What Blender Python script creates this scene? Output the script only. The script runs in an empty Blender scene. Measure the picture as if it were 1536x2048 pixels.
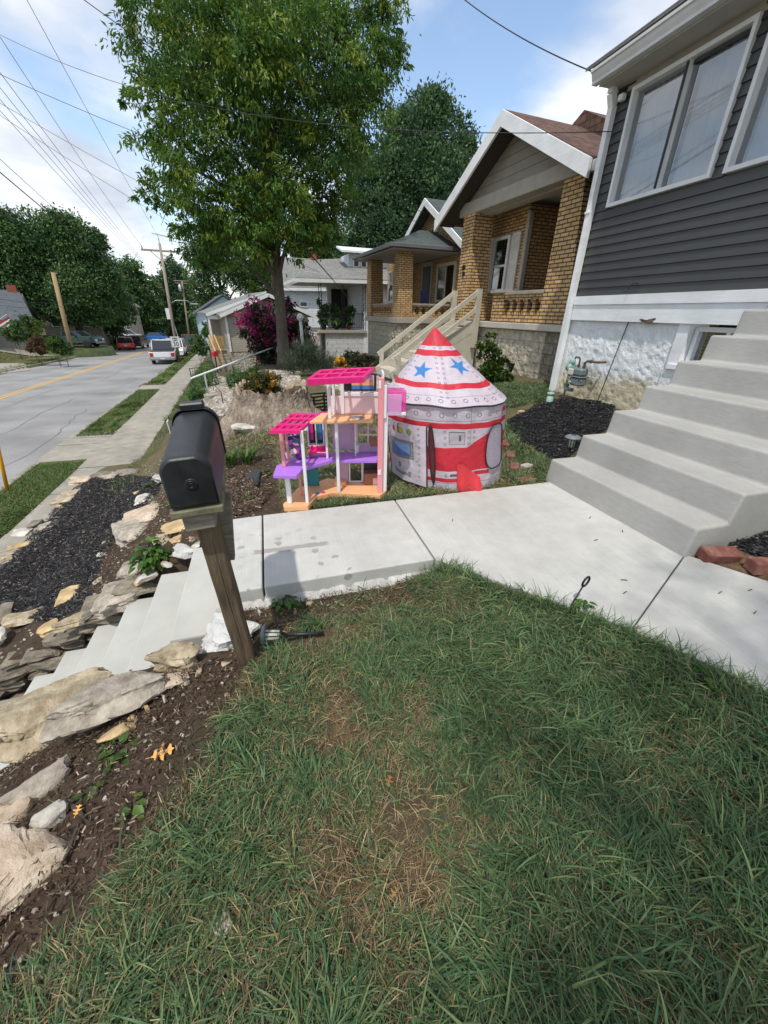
import bpy, math, random
import numpy as np
from mathutils import Vector, Matrix, Quaternion
random.seed(7); RNG = np.random.default_rng(7)
SC = bpy.context.scene
COL = SC.collection
PI = math.pi

# ------------------------------------------------------------------ camera
CAM_H = 1.5
FPX, CX, CY = 768.0, 768.0, 1024.0
_dn = Vector((-28.0, 1476.0, FPX)).normalized()
_yv = Vector((516 - CX, 619.5 - CY, FPX)); _yv = (_yv - _dn * _yv.dot(_dn)).normalized()
_up = -_dn
_xv = _yv.cross(_up)
RW = Matrix((_xv, _yv, _up))                   # world <- (right, down, forward)
cam = bpy.data.cameras.new('camera'); cam_o = bpy.data.objects.new('camera', cam); COL.objects.link(cam_o)
cam.sensor_fit = 'VERTICAL'; cam.sensor_height = 36.0; cam.lens = FPX / 2048 * 36.0
cam.clip_start = 0.05; cam.clip_end = 3000
_c = [RW @ Vector(v) for v in ((1, 0, 0), (0, -1, 0), (0, 0, -1))]
cam_o.matrix_world = Matrix(((_c[0][0], _c[1][0], _c[2][0], 0), (_c[0][1], _c[1][1], _c[2][1], 0),
                             (_c[0][2], _c[1][2], _c[2][2], CAM_H), (0, 0, 0, 1)))
SC.camera = cam_o

# ------------------------------------------------------------------ light
SUN = Vector((-0.27, -0.42, 1.0)).normalized()  # towards the sun
sl = bpy.data.lights.new('sun', 'SUN'); sl.energy = 2.0; sl.angle = math.radians(1.2); sl.color = (1.0, 0.95, 0.86)
so = bpy.data.objects.new('sun', sl); COL.objects.link(so)
so.rotation_euler = (-SUN).to_track_quat('-Z', 'Y').to_euler(); so.location = (0, 0, 30)
W = bpy.data.worlds.new('World'); SC.world = W; W.use_nodes = True
nt = W.node_tree; nt.nodes.clear()
def wn(t, **k):
    n = nt.nodes.new(t)
    for a, b in k.items(): setattr(n, a, b)
    return n
out = wn('ShaderNodeOutputWorld'); bg = wn('ShaderNodeBackground'); sky = wn('ShaderNodeTexSky')
sky.sky_type = 'NISHITA'; sky.sun_disc = False
sky.sun_elevation = math.asin(SUN.z); sky.sun_rotation = math.atan2(SUN.x, SUN.y) % (2 * PI)
sky.air_density = 1.0; sky.dust_density = 0.6; sky.ozone_density = 1.6
tc = wn('ShaderNodeTexCoord'); sep = wn('ShaderNodeSeparateXYZ'); nt.links.new(tc.outputs['Generated'], sep.inputs[0])
def wm(op, a, b=None, c=None):
    n = wn('ShaderNodeMath', operation=op)
    for i, v in enumerate((a, b, c)):
        if v is None: continue
        if isinstance(v, (int, float)): n.inputs[i].default_value = v
        else: nt.links.new(v, n.inputs[i])
    return n.outputs[0]
den = wm('ADD', wm('MAXIMUM', sep.outputs[2], 0.0), 0.22)
cx_, cy_ = wm('DIVIDE', sep.outputs[0], den), wm('DIVIDE', sep.outputs[1], den)
cmb = wn('ShaderNodeCombineXYZ'); nt.links.new(cx_, cmb.inputs[0]); nt.links.new(cy_, cmb.inputs[1]); cmb.inputs[2].default_value = 0.35
n1 = wn('ShaderNodeTexNoise'); n1.inputs['Scale'].default_value = 1.15; n1.inputs['Detail'].default_value = 9; n1.inputs['Roughness'].default_value = 0.56; n1.inputs['Distortion'].default_value = 0.25
nt.links.new(cmb.outputs[0], n1.inputs['Vector'])
n2 = wn('ShaderNodeTexNoise'); n2.inputs['Scale'].default_value = 2.1; n2.inputs['Detail'].default_value = 6; n2.inputs['Roughness'].default_value = 0.5
nt.links.new(cmb.outputs[0], n2.inputs['Vector'])
# more cloud to the west (left) and a gap of blue over the houses
bias = wm('ADD', wm('MULTIPLY_ADD', cx_, -0.03, n1.outputs['Fac']), wm('MULTIPLY', wm('MINIMUM', wm('MAXIMUM', wm('SUBTRACT', cx_, 0.78), 0.0), 0.35), 0.55))
gapx, gapy = wm('SUBTRACT', cx_, 0.56), wm('SUBTRACT', cy_, 1.5)
gd = wm('ADD', wm('MULTIPLY', gapx, gapx), wm('MULTIPLY', wm('MULTIPLY', gapy, gapy), 0.35))
gap = wm('MULTIPLY', wm('MAXIMUM', wm('SUBTRACT', 1.0, wm('MULTIPLY', gd, 5.0)), 0.0), 0.17)
msk = wn('ShaderNodeMapRange', interpolation_type='SMOOTHSTEP'); nt.links.new(wm('SUBTRACT', bias, gap), msk.inputs[0])
msk.inputs[1].default_value = 0.36; msk.inputs[2].default_value = 0.60
cr = wn('ShaderNodeValToRGB'); nt.links.new(n2.outputs['Fac'], cr.inputs[0])
cr.color_ramp.elements[0].position = 0.36; cr.color_ramp.elements[0].color = (2.7, 2.95, 3.4, 1)
cr.color_ramp.elements[1].position = 0.62; cr.color_ramp.elements[1].color = (4.5, 4.62, 4.85, 1)
sk2 = wn('ShaderNodeMix', data_type='RGBA'); sk2.blend_type = 'MULTIPLY'; sk2.inputs[0].default_value = 1.0
nt.links.new(sky.outputs[0], sk2.inputs[6]); sk2.inputs[7].default_value = (1.12, 1.06, 0.98, 1)
mx = wn('ShaderNodeMix', data_type='RGBA'); nt.links.new(wm('MULTIPLY', msk.outputs[0], 0.95), mx.inputs[0])
nt.links.new(sk2.outputs[2], mx.inputs[6]); nt.links.new(cr.outputs[0], mx.inputs[7])
nt.links.new(mx.outputs[2], bg.inputs[0]); bg.inputs[1].default_value = 0.15
nt.links.new(bg.outputs[0], out.inputs[0])
SC.view_settings.view_transform = 'Standard'; SC.view_settings.look = 'None'
SC.view_settings.exposure = 0.69; SC.view_settings.gamma = 1.0

# ------------------------------------------------------------------ where a point of the place lies
CAMP = Vector((0, 0, CAM_H))
def ray(px, py): return (RW @ Vector((px - CX, py - CY, FPX))).normalized()
def atz(px, py, z): d = ray(px, py); return CAMP + d * ((z - CAM_H) / d.z)
def aty(px, py, y): d = ray(px, py); return CAMP + d * (y / d.y)
def atx(px, py, x): d = ray(px, py); return CAMP + d * (x / d.x)
def atd(px, py, D): d = ray(px, py); return CAMP + d * (D / math.hypot(d.x, d.y))
def lerp_tab(tab, v):
    if v <= tab[0][0]: return tab[0][1]
    for (a, za), (b, zb) in zip(tab, tab[1:]):
        if v <= b: return za + (zb - za) * (v - a) / (b - a)
    return tab[-1][1]
def soft(t): t = max(0.0, t); return t * t / (t + 3.0)
def street_s(x, y): return x + 0.075 * soft(y - 6) + 0.0012 * max(0, y - 45) ** 2
def s_to_x(s, y): return s - 0.075 * soft(y - 6) - 0.0012 * max(0, y - 45) ** 2
def zs(y): return -0.033 * soft(y - 6)
ZY = [(6, 0), (9, -.05), (13, -.3), (18.5, -.6), (24, -1.05), (36, -1.7), (60, -2.7), (120, -4.5)]
PN = [(-90, 5.0), (-45, 2.2), (-30, 1.1), (-24, .35), (-19, -.75), (-17, -1.36), (-14.45, -1.47), (-14.3, -1.64), (-4.97, -1.64), (-4.87, -1.49),
      (-2.85, -1.49), (-2.5, -1.36), (-2.0, -.98), (-1.6, -.76), (-1.2, -.52), (-.8, -.28), (-.45, -.1), (-.1, -.035), (.3, -.015),
      (2.6, -.015), (3.2, .05), (4.9, .29), (7, .42), (60, 1.2)]
PS = [(-90, 5.0), (-45, 2.2), (-30, 1.1), (-24, .35), (-19, -.75), (-17, -1.36), (-14.45, -1.47), (-14.3, -1.64), (-4.97, -1.64), (-4.87, -1.49),
      (-2.85, -1.49), (-2.4, -1.36), (-1.8, -1.0), (-1.45, -.68), (-1.2, -.42), (-1.0, -.23), (-.8, -.11), (-.55, -.06), (-.2, -.05), (2.6, -.03), (3.2, .03), (4.9, .25), (60, 1.0)]
PS2 = [(-2.6, -1.40), (-2.1, -1.05), (-1.7, -.55), (-1.4, -.28), (-1.15, -.16), (-.9, -.10), (-.6, -.06)]
def sstep(a, b, v): t = min(1, max(0, (v - a) / (b - a))); return t * t * (3 - 2 * t)
def ground(x, y):
    s = street_s(x, y)
    t = sstep(1.85, 2.9, y)
    zn = lerp_tab(PN, s if s < -2.2 else (x if x > -.5 else s + (x - s) * (s + 2.2) / 1.7)) if y > 1.85 else 0
    z = zn * t + (lerp_tab(PS, s) if t < 1 else 0) * (1 - t)
    if y < 1.75 and -2.6 < x < -.6: u = sstep(1.75, 1.15, y); z = z * (1 - u) + lerp_tab(PS2, x) * u
    k = sstep(-2.8, -.6, s)
    z += zs(y) * (1 - k) + lerp_tab(ZY, y) * k
    if 2.9 < y < 9.4 and -3.6 < s < -2: z += .16 * sstep(-3.56, -3.15, s) * (1 - sstep(-2.6, -2.0, s)) * (1 - sstep(8.5, 9.3, y))
    if y < 2.2 and x < 1.2: z -= .075 * sstep(1.2, .6, x) * sstep(1.2, 1.8, y) * sstep(-.6, -.2, x)
    if 1.66 < y < 3.0 and -3.0 < x < -.40: z = min(z, -.36 + .726 * (x + .427) + .3 * max(0, 1.80 - y) * 3)          # channel of the lower steps
    if -0.45 < x < 1.0 and 1.95 < y < 2.99: z -= .1
    if -.5 < y < 1.64 and 1.5 < x < 2.775 + (1.588 - y) * .6136: z = min(z, -.035)
    return z
def G(px, py, dz=0.0):
    d = ray(px, py); t = 0.6
    while t < 160:
        p = CAMP + d * t
        if p.z < ground(p.x, p.y) + dz:
            a, b = t - max(.05, t * .02), t
            for _ in range(12):
                m = (a + b) / 2; p = CAMP + d * m
                if p.z < ground(p.x, p.y) + dz: b = m
                else: a = m
            return CAMP + d * b
        t += max(.05, t * .02)
    return CAMP + d * 160
# ------------------------------------------------------------------ materials
MATS = {}
def nodes_of(m):
    m.use_nodes = True; t = m.node_tree; t.nodes.clear(); return t
def mk(name, col, rough=.7, var=.15, scale=6.0, bump=0.0, bscale=60.0, metal=0.0, spec=.5, detail=4, var2=0.0, scale2=1.2, stretch=None, alpha=None, trans=0.0, coat=0.0, col2=None, ramp=None):
    """principled surface with two noises of its own colour and a fine bump"""
    m = bpy.data.materials.new(name); t = nodes_of(m); N = t.nodes; L = t.links
    o = N.new('ShaderNodeOutputMaterial'); p = N.new('ShaderNodeBsdfPrincipled'); L.new(p.outputs[0], o.inputs[0])
    tc = N.new('ShaderNodeTexCoord'); vec = tc.outputs['Object']
    if stretch:
        mp = N.new('ShaderNodeMapping'); mp.inputs['Scale'].default_value = stretch; L.new(vec, mp.inputs[0]); vec = mp.outputs[0]
    nz = N.new('ShaderNodeTexNoise'); nz.inputs['Scale'].default_value = scale; nz.inputs['Detail'].default_value = detail; nz.inputs['Roughness'].default_value = .62; L.new(vec, nz.inputs['Vector'])
    c1 = tuple(max(0, c * (1 - var)) for c in col); c2 = tuple(min(1, c * (1 + var)) for c in col) if col2 is None else col2
    cr = N.new('ShaderNodeValToRGB'); cr.color_ramp.elements[0].position = .33; cr.color_ramp.elements[1].position = .67
    if ramp: cr.color_ramp.elements[0].position, cr.color_ramp.elements[1].position = ramp
    cr.color_ramp.elements[0].color = (*(col if col2 else c1), 1); cr.color_ramp.elements[1].color = (*c2, 1); L.new(nz.outputs['Fac'], cr.inputs[0])
    colout = cr.outputs[0]
    if var2:
        n2 = N.new('ShaderNodeTexNoise'); n2.inputs['Scale'].default_value = scale2; n2.inputs['Detail'].default_value = 5; L.new(tc.outputs['Object'], n2.inputs['Vector'])
        r2 = N.new('ShaderNodeMapRange'); r2.inputs[1].default_value = .3; r2.inputs[2].default_value = .7; r2.inputs[3].default_value = 1 - var2; r2.inputs[4].default_value = 1 + var2; L.new(n2.outputs['Fac'], r2.inputs[0])
        mu = N.new('ShaderNodeVectorMath'); mu.operation = 'SCALE'; L.new(colout, mu.inputs[0]); L.new(r2.outputs[0], mu.inputs[3]); colout = mu.outputs[0]
    L.new(colout, p.inputs['Base Color'])
    p.inputs['Roughness'].default_value = rough; p.inputs['Metallic'].default_value = metal; p.inputs['Specular IOR Level'].default_value = spec
    if coat: p.inputs['Coat Weight'].default_value = coat; p.inputs['Coat Roughness'].default_value = .1
    if alpha is not None: p.inputs['Alpha'].default_value = alpha
    if trans: p.inputs['Transmission Weight'].default_value = trans
    if bump:
        nb = N.new('ShaderNodeTexNoise'); nb.inputs['Scale'].default_value = bscale; nb.inputs['Detail'].default_value = 5; nb.inputs['Roughness'].default_value = .65; L.new(vec, nb.inputs['Vector'])
        b = N.new('ShaderNodeBump'); b.inputs['Strength'].default_value = 1.0; b.inputs['Distance'].default_value = bump; L.new(nb.outputs['Fac'], b.inputs['Height']); L.new(b.outputs[0], p.inputs['Normal'])
    MATS[name] = m; return m
def mk_attr(name, rough=.6, transl=0.0, spec=.3, mul=(1, 1, 1), noise=0.0, nscale=30, bump=0.0, bscale=80, two=True):
    """surface coloured by the mesh's own 'Col' attribute (prints, leaves, blades)"""
    m = bpy.data.materials.new(name); t = nodes_of(m); N = t.nodes; L = t.links
    o = N.new('ShaderNodeOutputMaterial'); p = N.new('ShaderNodeBsdfPrincipled')
    a = N.new('ShaderNodeVertexColor'); a.layer_name = 'Col'; colout = a.outputs[0]
    if noise or bump:
        tc = N.new('ShaderNodeTexCoord'); nz = N.new('ShaderNodeTexNoise'); nz.inputs['Scale'].default_value = nscale; nz.inputs['Detail'].default_value = 6; nz.inputs['Roughness'].default_value = .65; L.new(tc.outputs['Object'], nz.inputs['Vector'])
        r2 = N.new('ShaderNodeMapRange'); r2.inputs[1].default_value = .3; r2.inputs[2].default_value = .7; r2.inputs[3].default_value = 1 - noise; r2.inputs[4].default_value = 1 + noise; L.new(nz.outputs['Fac'], r2.inputs[0])
        mu = N.new('ShaderNodeVectorMath'); mu.operation = 'SCALE'; L.new(colout, mu.inputs[0]); L.new(r2.outputs[0], mu.inputs[3]); colout = mu.outputs[0]
        if bump:
            nb = N.new('ShaderNodeTexNoise'); nb.inputs['Scale'].default_value = bscale; nb.inputs['Detail'].default_value = 5; L.new(tc.outputs['Object'], nb.inputs['Vector'])
            b = N.new('ShaderNodeBump'); b.inputs['Distance'].default_value = bump; L.new(nb.outputs['Fac'], b.inputs['Height']); L.new(b.outputs[0], p.inputs['Normal'])
    L.new(colout, p.inputs['Base Color']); p.inputs['Roughness'].default_value = rough; p.inputs['Specular IOR Level'].default_value = spec
    if transl:
        tr = N.new('ShaderNodeBsdfTranslucent'); L.new(colout, tr.inputs[0]); mxs = N.new('ShaderNodeMixShader'); mxs.inputs[0].default_value = transl
        L.new(p.outputs[0], mxs.inputs[1]); L.new(tr.outputs[0], mxs.inputs[2]); L.new(mxs.outputs[0], o.inputs[0])
    else: L.new(p.outputs[0], o.inputs[0])
    MATS[name] = m; return m
def mk_brick(name, c1, c2, mortar, bw=.21, bh=.0677, rough=.75, msize=.011, bump=.006, var=.25):
    m = bpy.data.materials.new(name); t = nodes_of(m); N = t.nodes; L = t.links
    o = N.new('ShaderNodeOutputMaterial'); p = N.new('ShaderNodeBsdfPrincipled'); L.new(p.outputs[0], o.inputs[0])
    uv = N.new('ShaderNodeTexCoord'); b = N.new('ShaderNodeTexBrick'); L.new(uv.outputs['UV'], b.inputs['Vector'])
    b.inputs['Scale'].default_value = 1.0; b.inputs['Brick Width'].default_value = bw; b.inputs['Row Height'].default_value = bh; b.inputs['Mortar Size'].default_value = msize; b.inputs['Mortar Smooth'].default_value = .15; b.inputs['Bias'].default_value = 0
    b.inputs['Color1'].default_value = (*c1, 1); b.inputs['Color2'].default_value = (*c2, 1); b.inputs['Mortar'].default_value = (*mortar, 1)
    nz = N.new('ShaderNodeTexNoise'); nz.inputs['Scale'].default_value = 9; nz.inputs['Detail'].default_value = 6; L.new(uv.outputs['Object'], nz.inputs['Vector'])
    r2 = N.new('ShaderNodeMapRange'); r2.inputs[1].default_value = .3; r2.inputs[2].default_value = .7; r2.inputs[3].default_value = 1 - var; r2.inputs[4].default_value = 1 + var; L.new(nz.outputs['Fac'], r2.inputs[0])
    mu = N.new('ShaderNodeVectorMath'); mu.operation = 'SCALE'; L.new(b.outputs['Color'], mu.inputs[0]); L.new(r2.outputs[0], mu.inputs[3]); L.new(mu.outputs[0], p.inputs['Base Color'])
    bp = N.new('ShaderNodeBump'); bp.invert = True; bp.inputs['Distance'].default_value = bump; L.new(b.outputs['Fac'], bp.inputs['Height']); L.new(bp.outputs[0], p.inputs['Normal'])
    p.inputs['Roughness'].default_value = rough; p.inputs['Specular IOR Level'].default_value = .3
    MATS[name] = m; return m
def mk_wave(name, col, pitch=.11, rough=.6, var=.1, bump=.012, dark=.55, axis='Y'):
    """lapped boards: a saw-tooth bump and a thin darker line every `pitch` metres up the wall"""
    m = bpy.data.materials.new(name); t = nodes_of(m); N = t.nodes; L = t.links
    o = N.new('ShaderNodeOutputMaterial'); p = N.new('ShaderNodeBsdfPrincipled'); L.new(p.outputs[0], o.inputs[0])
    uv = N.new('ShaderNodeTexCoord'); sp = N.new('ShaderNodeSeparateXYZ'); L.new(uv.outputs['UV'], sp.inputs[0])
    d = N.new('ShaderNodeMath'); d.operation = 'DIVIDE'; L.new(sp.outputs[1 if axis == 'Y' else 0], d.inputs[0]); d.inputs[1].default_value = pitch
    f = N.new('ShaderNodeMath'); f.operation = 'FRACT'; L.new(d.outputs[0], f.inputs[0])
    inv = N.new('ShaderNodeMath'); inv.operation = 'SUBTRACT'; inv.inputs[0].default_value = 1.0; L.new(f.outputs[0], inv.inputs[1])
    bp = N.new('ShaderNodeBump'); bp.inputs['Distance'].default_value = bump; L.new(inv.outputs[0], bp.inputs['Height']); L.new(bp.outputs[0], p.inputs['Normal'])
    nz = N.new('ShaderNodeTexNoise'); nz.inputs['Scale'].default_value = 4; nz.inputs['Detail'].default_value = 6; L.new(uv.outputs['Object'], nz.inputs['Vector'])
    r2 = N.new('ShaderNodeMapRange'); r2.inputs[1].default_value = .3; r2.inputs[2].default_value = .7; r2.inputs[3].default_value = 1 - var; r2.inputs[4].default_value = 1 + var; L.new(nz.outputs['Fac'], r2.inputs[0])
    gap = N.new('ShaderNodeMath'); gap.operation = 'GREATER_THAN'; L.new(inv.outputs[0], gap.inputs[0]); gap.inputs[1].default_value = .93
    ml = N.new('ShaderNodeMath'); ml.operation = 'MULTIPLY_ADD'; L.new(gap.outputs[0], ml.inputs[0]); ml.inputs[1].default_value = dark - 1; ml.inputs[2].default_value = 1
    mm = N.new('ShaderNodeMath'); mm.operation = 'MULTIPLY'; L.new(ml.outputs[0], mm.inputs[0]); L.new(r2.outputs[0], mm.inputs[1])
    mu = N.new('ShaderNodeVectorMath'); mu.operation = 'SCALE'; mu.inputs[0].default_value = col; L.new(mm.outputs[0], mu.inputs[3]); L.new(mu.outputs[0], p.inputs['Base Color'])
    p.inputs['Roughness'].default_value = rough
    MATS[name] = m; return m
def mk_glass(name, tint=(.75, .8, .82), thin=.55, rough=.03):
    """window pane: clear reflecting glass"""
    m = bpy.data.materials.new(name); t = nodes_of(m); N = t.nodes; L = t.links
    o = N.new('ShaderNodeOutputMaterial'); g = N.new('ShaderNodeBsdfGlossy'); tr = N.new('ShaderNodeBsdfTransparent'); mxs = N.new('ShaderNodeMixShader'); fr = N.new('ShaderNodeFresnel')
    g.inputs['Roughness'].default_value = rough; tr.inputs[0].default_value = (*tint, 1); fr.inputs[0].default_value = 1.55
    a = N.new('ShaderNodeMath'); a.operation = 'MULTIPLY_ADD'; L.new(fr.outputs[0], a.inputs[0]); a.inputs[1].default_value = 1.3; a.inputs[2].default_value = .20; a.use_clamp = True
    L.new(a.outputs[0], mxs.inputs[0]); L.new(tr.outputs[0], mxs.inputs[1]); L.new(g.outputs[0], mxs.inputs[2]); L.new(mxs.outputs[0], o.inputs[0])
    MATS[name] = m; return m

# concrete, ground, stone
mk('concrete_new', (.45, .445, .405), .85, .07, 3, .0012, 55, var2=.05, scale2=1.1, stretch=(1, 1, 1))
mk('concrete_step', (.37, .365, .34), .88, .06, 26, .0022, 70, var2=.10, scale2=2.2, stretch=(2, .45, 2.4))
mk('concrete_old', (.30, .275, .225), .9, .16, 4, .004, 30, var2=.12, scale2=.8)
mk('asphalt', (.245, .24, .232), .9, .20, 70, .004, 90, var2=.22, scale2=.6, stretch=(1, .35, 1))
mk('paint_yellow', (.62, .36, .05), .7, .15, 12)
mk('earth', (.075, .052, .036), .95, .3, 9, .012, 40, var2=.2, scale2=2)
mk('mortar', (.5, .49, .46), .9, .2, 14, .02, 22)
mk('rock_tan', (.27, .205, .12), .9, .35, 17, .012, 40, var2=.22, scale2=3.0, col2=(.52, .44, .31))
mk('rock_grey', (.25, .21, .165), .9, .3, 16, .012, 40, var2=.25, scale2=3.0, col2=(.47, .42, .34))
mk('rock_white', (.50, .465, .40), .9, .25, 9, .01, 30, var2=.2, scale2=4.0)
mk('rock_pink', (.42, .30, .20), .9, .28, 16, .014, 36, var2=.22, scale2=2.5, col2=(.62, .52, .40))
mk('rock_orange', (.50, .36, .19), .9, .25, 9, .01, 30, var2=.2, scale2=4.0)
mk('rock_rust', (.20, .10, .05), .9, .3, 9, .012, 30)
mk('rock_dark', (.13, .11, .085), .92, .4, 12, .015, 30, var2=.3, scale2=3.0, stretch=(1, 1, 5), col2=(.30, .26, .19))
mk('brick_red', (.17, .055, .040), .85, .35, 14, .004, 50, col2=(.30, .16, .12), ramp=(.45, .75))
mk('plaster_white', (.64, .635, .61), .85, .10, 5, .02, 34, var2=.08)
# wood, metal, plastic
mk('post_wood', (.125, .088, .052), .85, .35, 8, .004, 40, stretch=(6, 6, .5), var2=.25, scale2=3)
mk('wood_grey', (.24, .215, .17), .85, .3, 9, .003, 40, stretch=(1, 5, 5))
mk('wood_moss', (.15, .145, .085), .9, .35, 14, .003, 50)
mk('deck_paint', (.49, .45, .36), .7, .08, 5)
mk('pole_wood', (.33, .235, .125), .85, .2, 5, .004, 30, stretch=(4, 4, .3))
mk('pole_wood_grey', (.29, .245, .19), .85, .2, 5, .004, 30, stretch=(4, 4, .3))
mk('lumber_new', (.55, .34, .13), .7, .12, 6)
mk('black_plastic', (.009, .0105, .012), .42, .2, 9, .0006, 200, var2=.3, scale2=7, col2=(.028, .031, .035), ramp=(.48, .78))
mk('black_metal', (.012, .012, .013), .45, .2, 20, metal=.2)
mk('wire', (.02, .02, .022), .6, .1)
mk('wire_grey', (.10, .10, .105), .6, .1)
mk('white_paint', (.70, .71, .70), .5, .05, 6, var2=.05)
mk('white_paint_worn', (.79, .80, .80), .6, .06, 7, .002, 30, var2=.08, scale2=3, stretch=(1, .3, 2))
mk('trim_cream', (.50, .46, .38), .65, .06, 5)
mk('trim_grey', (.36, .33, .275), .7, .08, 6)
mk('soffit', (.40, .39, .365), .7, .06, 5)
mk('gutter_white', (.60, .60, .585), .45, .05, 5)
mk('gutter_dark', (.12, .12, .12), .45, .1, 5)
mk('metal_grey', (.30, .31, .32), .4, .1, 12, metal=.7)
mk('galv', (.45, .46, .47), .45, .1, 10, metal=.8)
mk('meter_grey', (.15, .185, .18), .5, .12, 20)
mk('rust_pipe', (.13, .085, .06), .8, .4, 22, .002, 90)
mk('green_pipe', (.27, .43, .36), .5, .1, 9)
mk('siding_dark', (.043, .0445, .0415), .42, .08, 4)
mk('dark_inside', (.012, .013, .015), .8, .2)
mk('room', (.16, .15, .14), .9, .15)
mk('curtain', (.56, .57, .58), .9, .06, 3, stretch=(1, 9, .3))
mk('shutter', (.62, .60, .54), .6, .05)
mk('screen_grey', (.06, .065, .07), .6, .1)
mk('blue_plastic', (.012, .016, .12), .4, .1)
mk('pot_terracotta', (.30, .11, .055), .8, .2, 12)
mk('chimney_red', (.24, .07, .05), .9, .25, 10)
mk('glass_lamp', (.42, .42, .36), .2, .25, 30, stretch=(1, 1, 4))
mk('globe_white', (.75, .75, .73), .25, .04)
mk('solar', (.035, .04, .10), .2, .2, 30)
mk('red_paint', (.45, .02, .02), .4, .1)
mk('yellow_plastic', (.80, .38, .015), .45, .06)
mk('sign_white', (.72, .72, .70), .5, .05)
mk('sign_black', (.015, .015, .015), .5, .05)
mk('bark', (.105, .088, .068), .95, .35, 7, .02, 16, stretch=(5, 5, .8), var2=.15)
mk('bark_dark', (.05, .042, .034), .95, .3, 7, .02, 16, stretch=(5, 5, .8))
mk('stump_wood', (.24, .18, .13), .95, .42, 9, .09, 10, stretch=(2.2, 2.2, .8), var2=.3, scale2=3, col2=(.50, .42, .33))
mk('straw', (.42, .30, .13), .9, .2)
mk('leaf_orange', (.70, .36, .10), .7, .15, 30)
mk('leaf_brown', (.30, .14, .05), .8, .2, 30)
mk('pink_hot', (.80, .02, .22), .3, .04, coat=.2)
mk('pink_soft', (.78, .30, .33), .4, .05)
mk('pink_pale', (.80, .63, .64), .45, .04)
mk('doll_white', (.78, .77, .80), .4, .03)
mk('doll_lilac', (.42, .18, .70), .4, .05)
mk('doll_orange', (.80, .42, .20), .45, .05)
mk('doll_teal', (.02, .22, .24), .4, .08)
mk('doll_mauve', (.55, .40, .55), .45, .12, 8)
mk('doll_brown', (.30, .13, .08), .5, .2, 8)
mk('doll_green', (.30, .56, .40), .5, .2, 40)
mk('doll_blue', (.06, .20, .55), .4, .1)
mk('doll_purple', (.18, .05, .30), .4, .25, 18)
mk('doll_black', (.02, .02, .03), .4, .1)
mk('pink_clear', (.85, .05, .40), .15, .03, alpha=.62)
mk('lilac_clear', (.80, .45, .75), .15, .03, alpha=.42)
mk('tent_black', (.015, .016, .02), .5, .1)
mk('tent_red', (.62, .035, .05), .45, .12, 6, .004, 30, var2=.12, scale2=9)
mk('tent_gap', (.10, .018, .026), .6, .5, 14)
mk('tent_mesh', (.44, .39, .47), .7, .1, 30, alpha=.8)
mk('car_glass', (.02, .024, .028), .08, .1, spec=.8)
mk('tyre', (.018, .018, .018), .85, .1)
mk('lawn_far', (.055, .075, .025), .95, .3, 3, .02, 9, var2=.25, scale2=.8)
mk('rim', (.35, .35, .36), .35, .1, metal=.8)
mk('lamp_red', (.45, .015, .012), .25, .05)
mk('lamp_clear', (.6, .6, .58), .2, .05)
mk('plate', (.6, .62, .66), .5, .05)
for nm, c in dict(paint_silver=(.62, .63, .64), paint_white=(.75, .76, .77), paint_navy=(.03, .045, .07), paint_maroon=(.28, .02, .025), paint_red=(.55, .02, .025),
                  paint_black=(.012, .014, .018), paint_steel=(.30, .36, .44), paint_blue=(.03, .16, .55), paint_green=(.04, .08, .075)).items():
    mk(nm, c, .3, .03, coat=.7)
mk('chrome', (.45, .45, .46), .3, .1, metal=.85)
mk_brick('brick_buff', (.62, .41, .19), (.50, .30, .125), (.085, .060, .042))
mk_brick('brick_tan', (.58, .375, .165), (.46, .265, .11), (.10, .065, .045))
mk_brick('block_white', (.60, .60, .60), (.55, .55, .55), (.42, .42, .42), bw=.45, bh=.22, msize=.016, var=.12)
mk_brick('shingle_brown', (.15, .085, .06), (.085, .05, .04), (.05, .033, .028), .30, .14, .95, .008, .012, .35); mk_brick('shingle_green', (.085, .10, .095), (.065, .08, .078), (.045, .055, .052), .30, .14, .95, .008, .01, .25)
mk_brick('shingle_grey', (.24, .24, .22), (.19, .19, .178), (.13, .13, .125), .30, .14, .95, .008, .01, .22); mk_brick('shingle_slate', (.115, .125, .14), (.09, .10, .115), (.06, .066, .075), .30, .14, .95, .008, .01, .22)
mk_wave('clap_beige', (.34, .305, .25), .13); mk_wave('clap_white', (.62, .64, .66), .13); mk_wave('clap_blue', (.42, .55, .60), .13)
mk_wave('clap_grey', (.23, .215, .18), .13); mk_wave('shingle_wall', (.27, .24, .195), .17, bump=.02, dark=.35)
mk_glass('glass'); mk_glass('glass_far', (.35, .38, .38), rough=.06)
mk_attr('leaf', .45, .38, .35); mk_attr('grass_blade', .5, .22, .3); mk_attr('chips', .85, 0, .3); mk_attr('print', .5, .12, .35, noise=.06, nscale=7, bump=.022, bscale=9)
mk_attr('gravel_mat', .9, 0, .3, noise=.15, nscale=40); mk_attr('ground_mat', .95, 0, .2, noise=.35, nscale=26, bump=.012, bscale=45)

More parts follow.
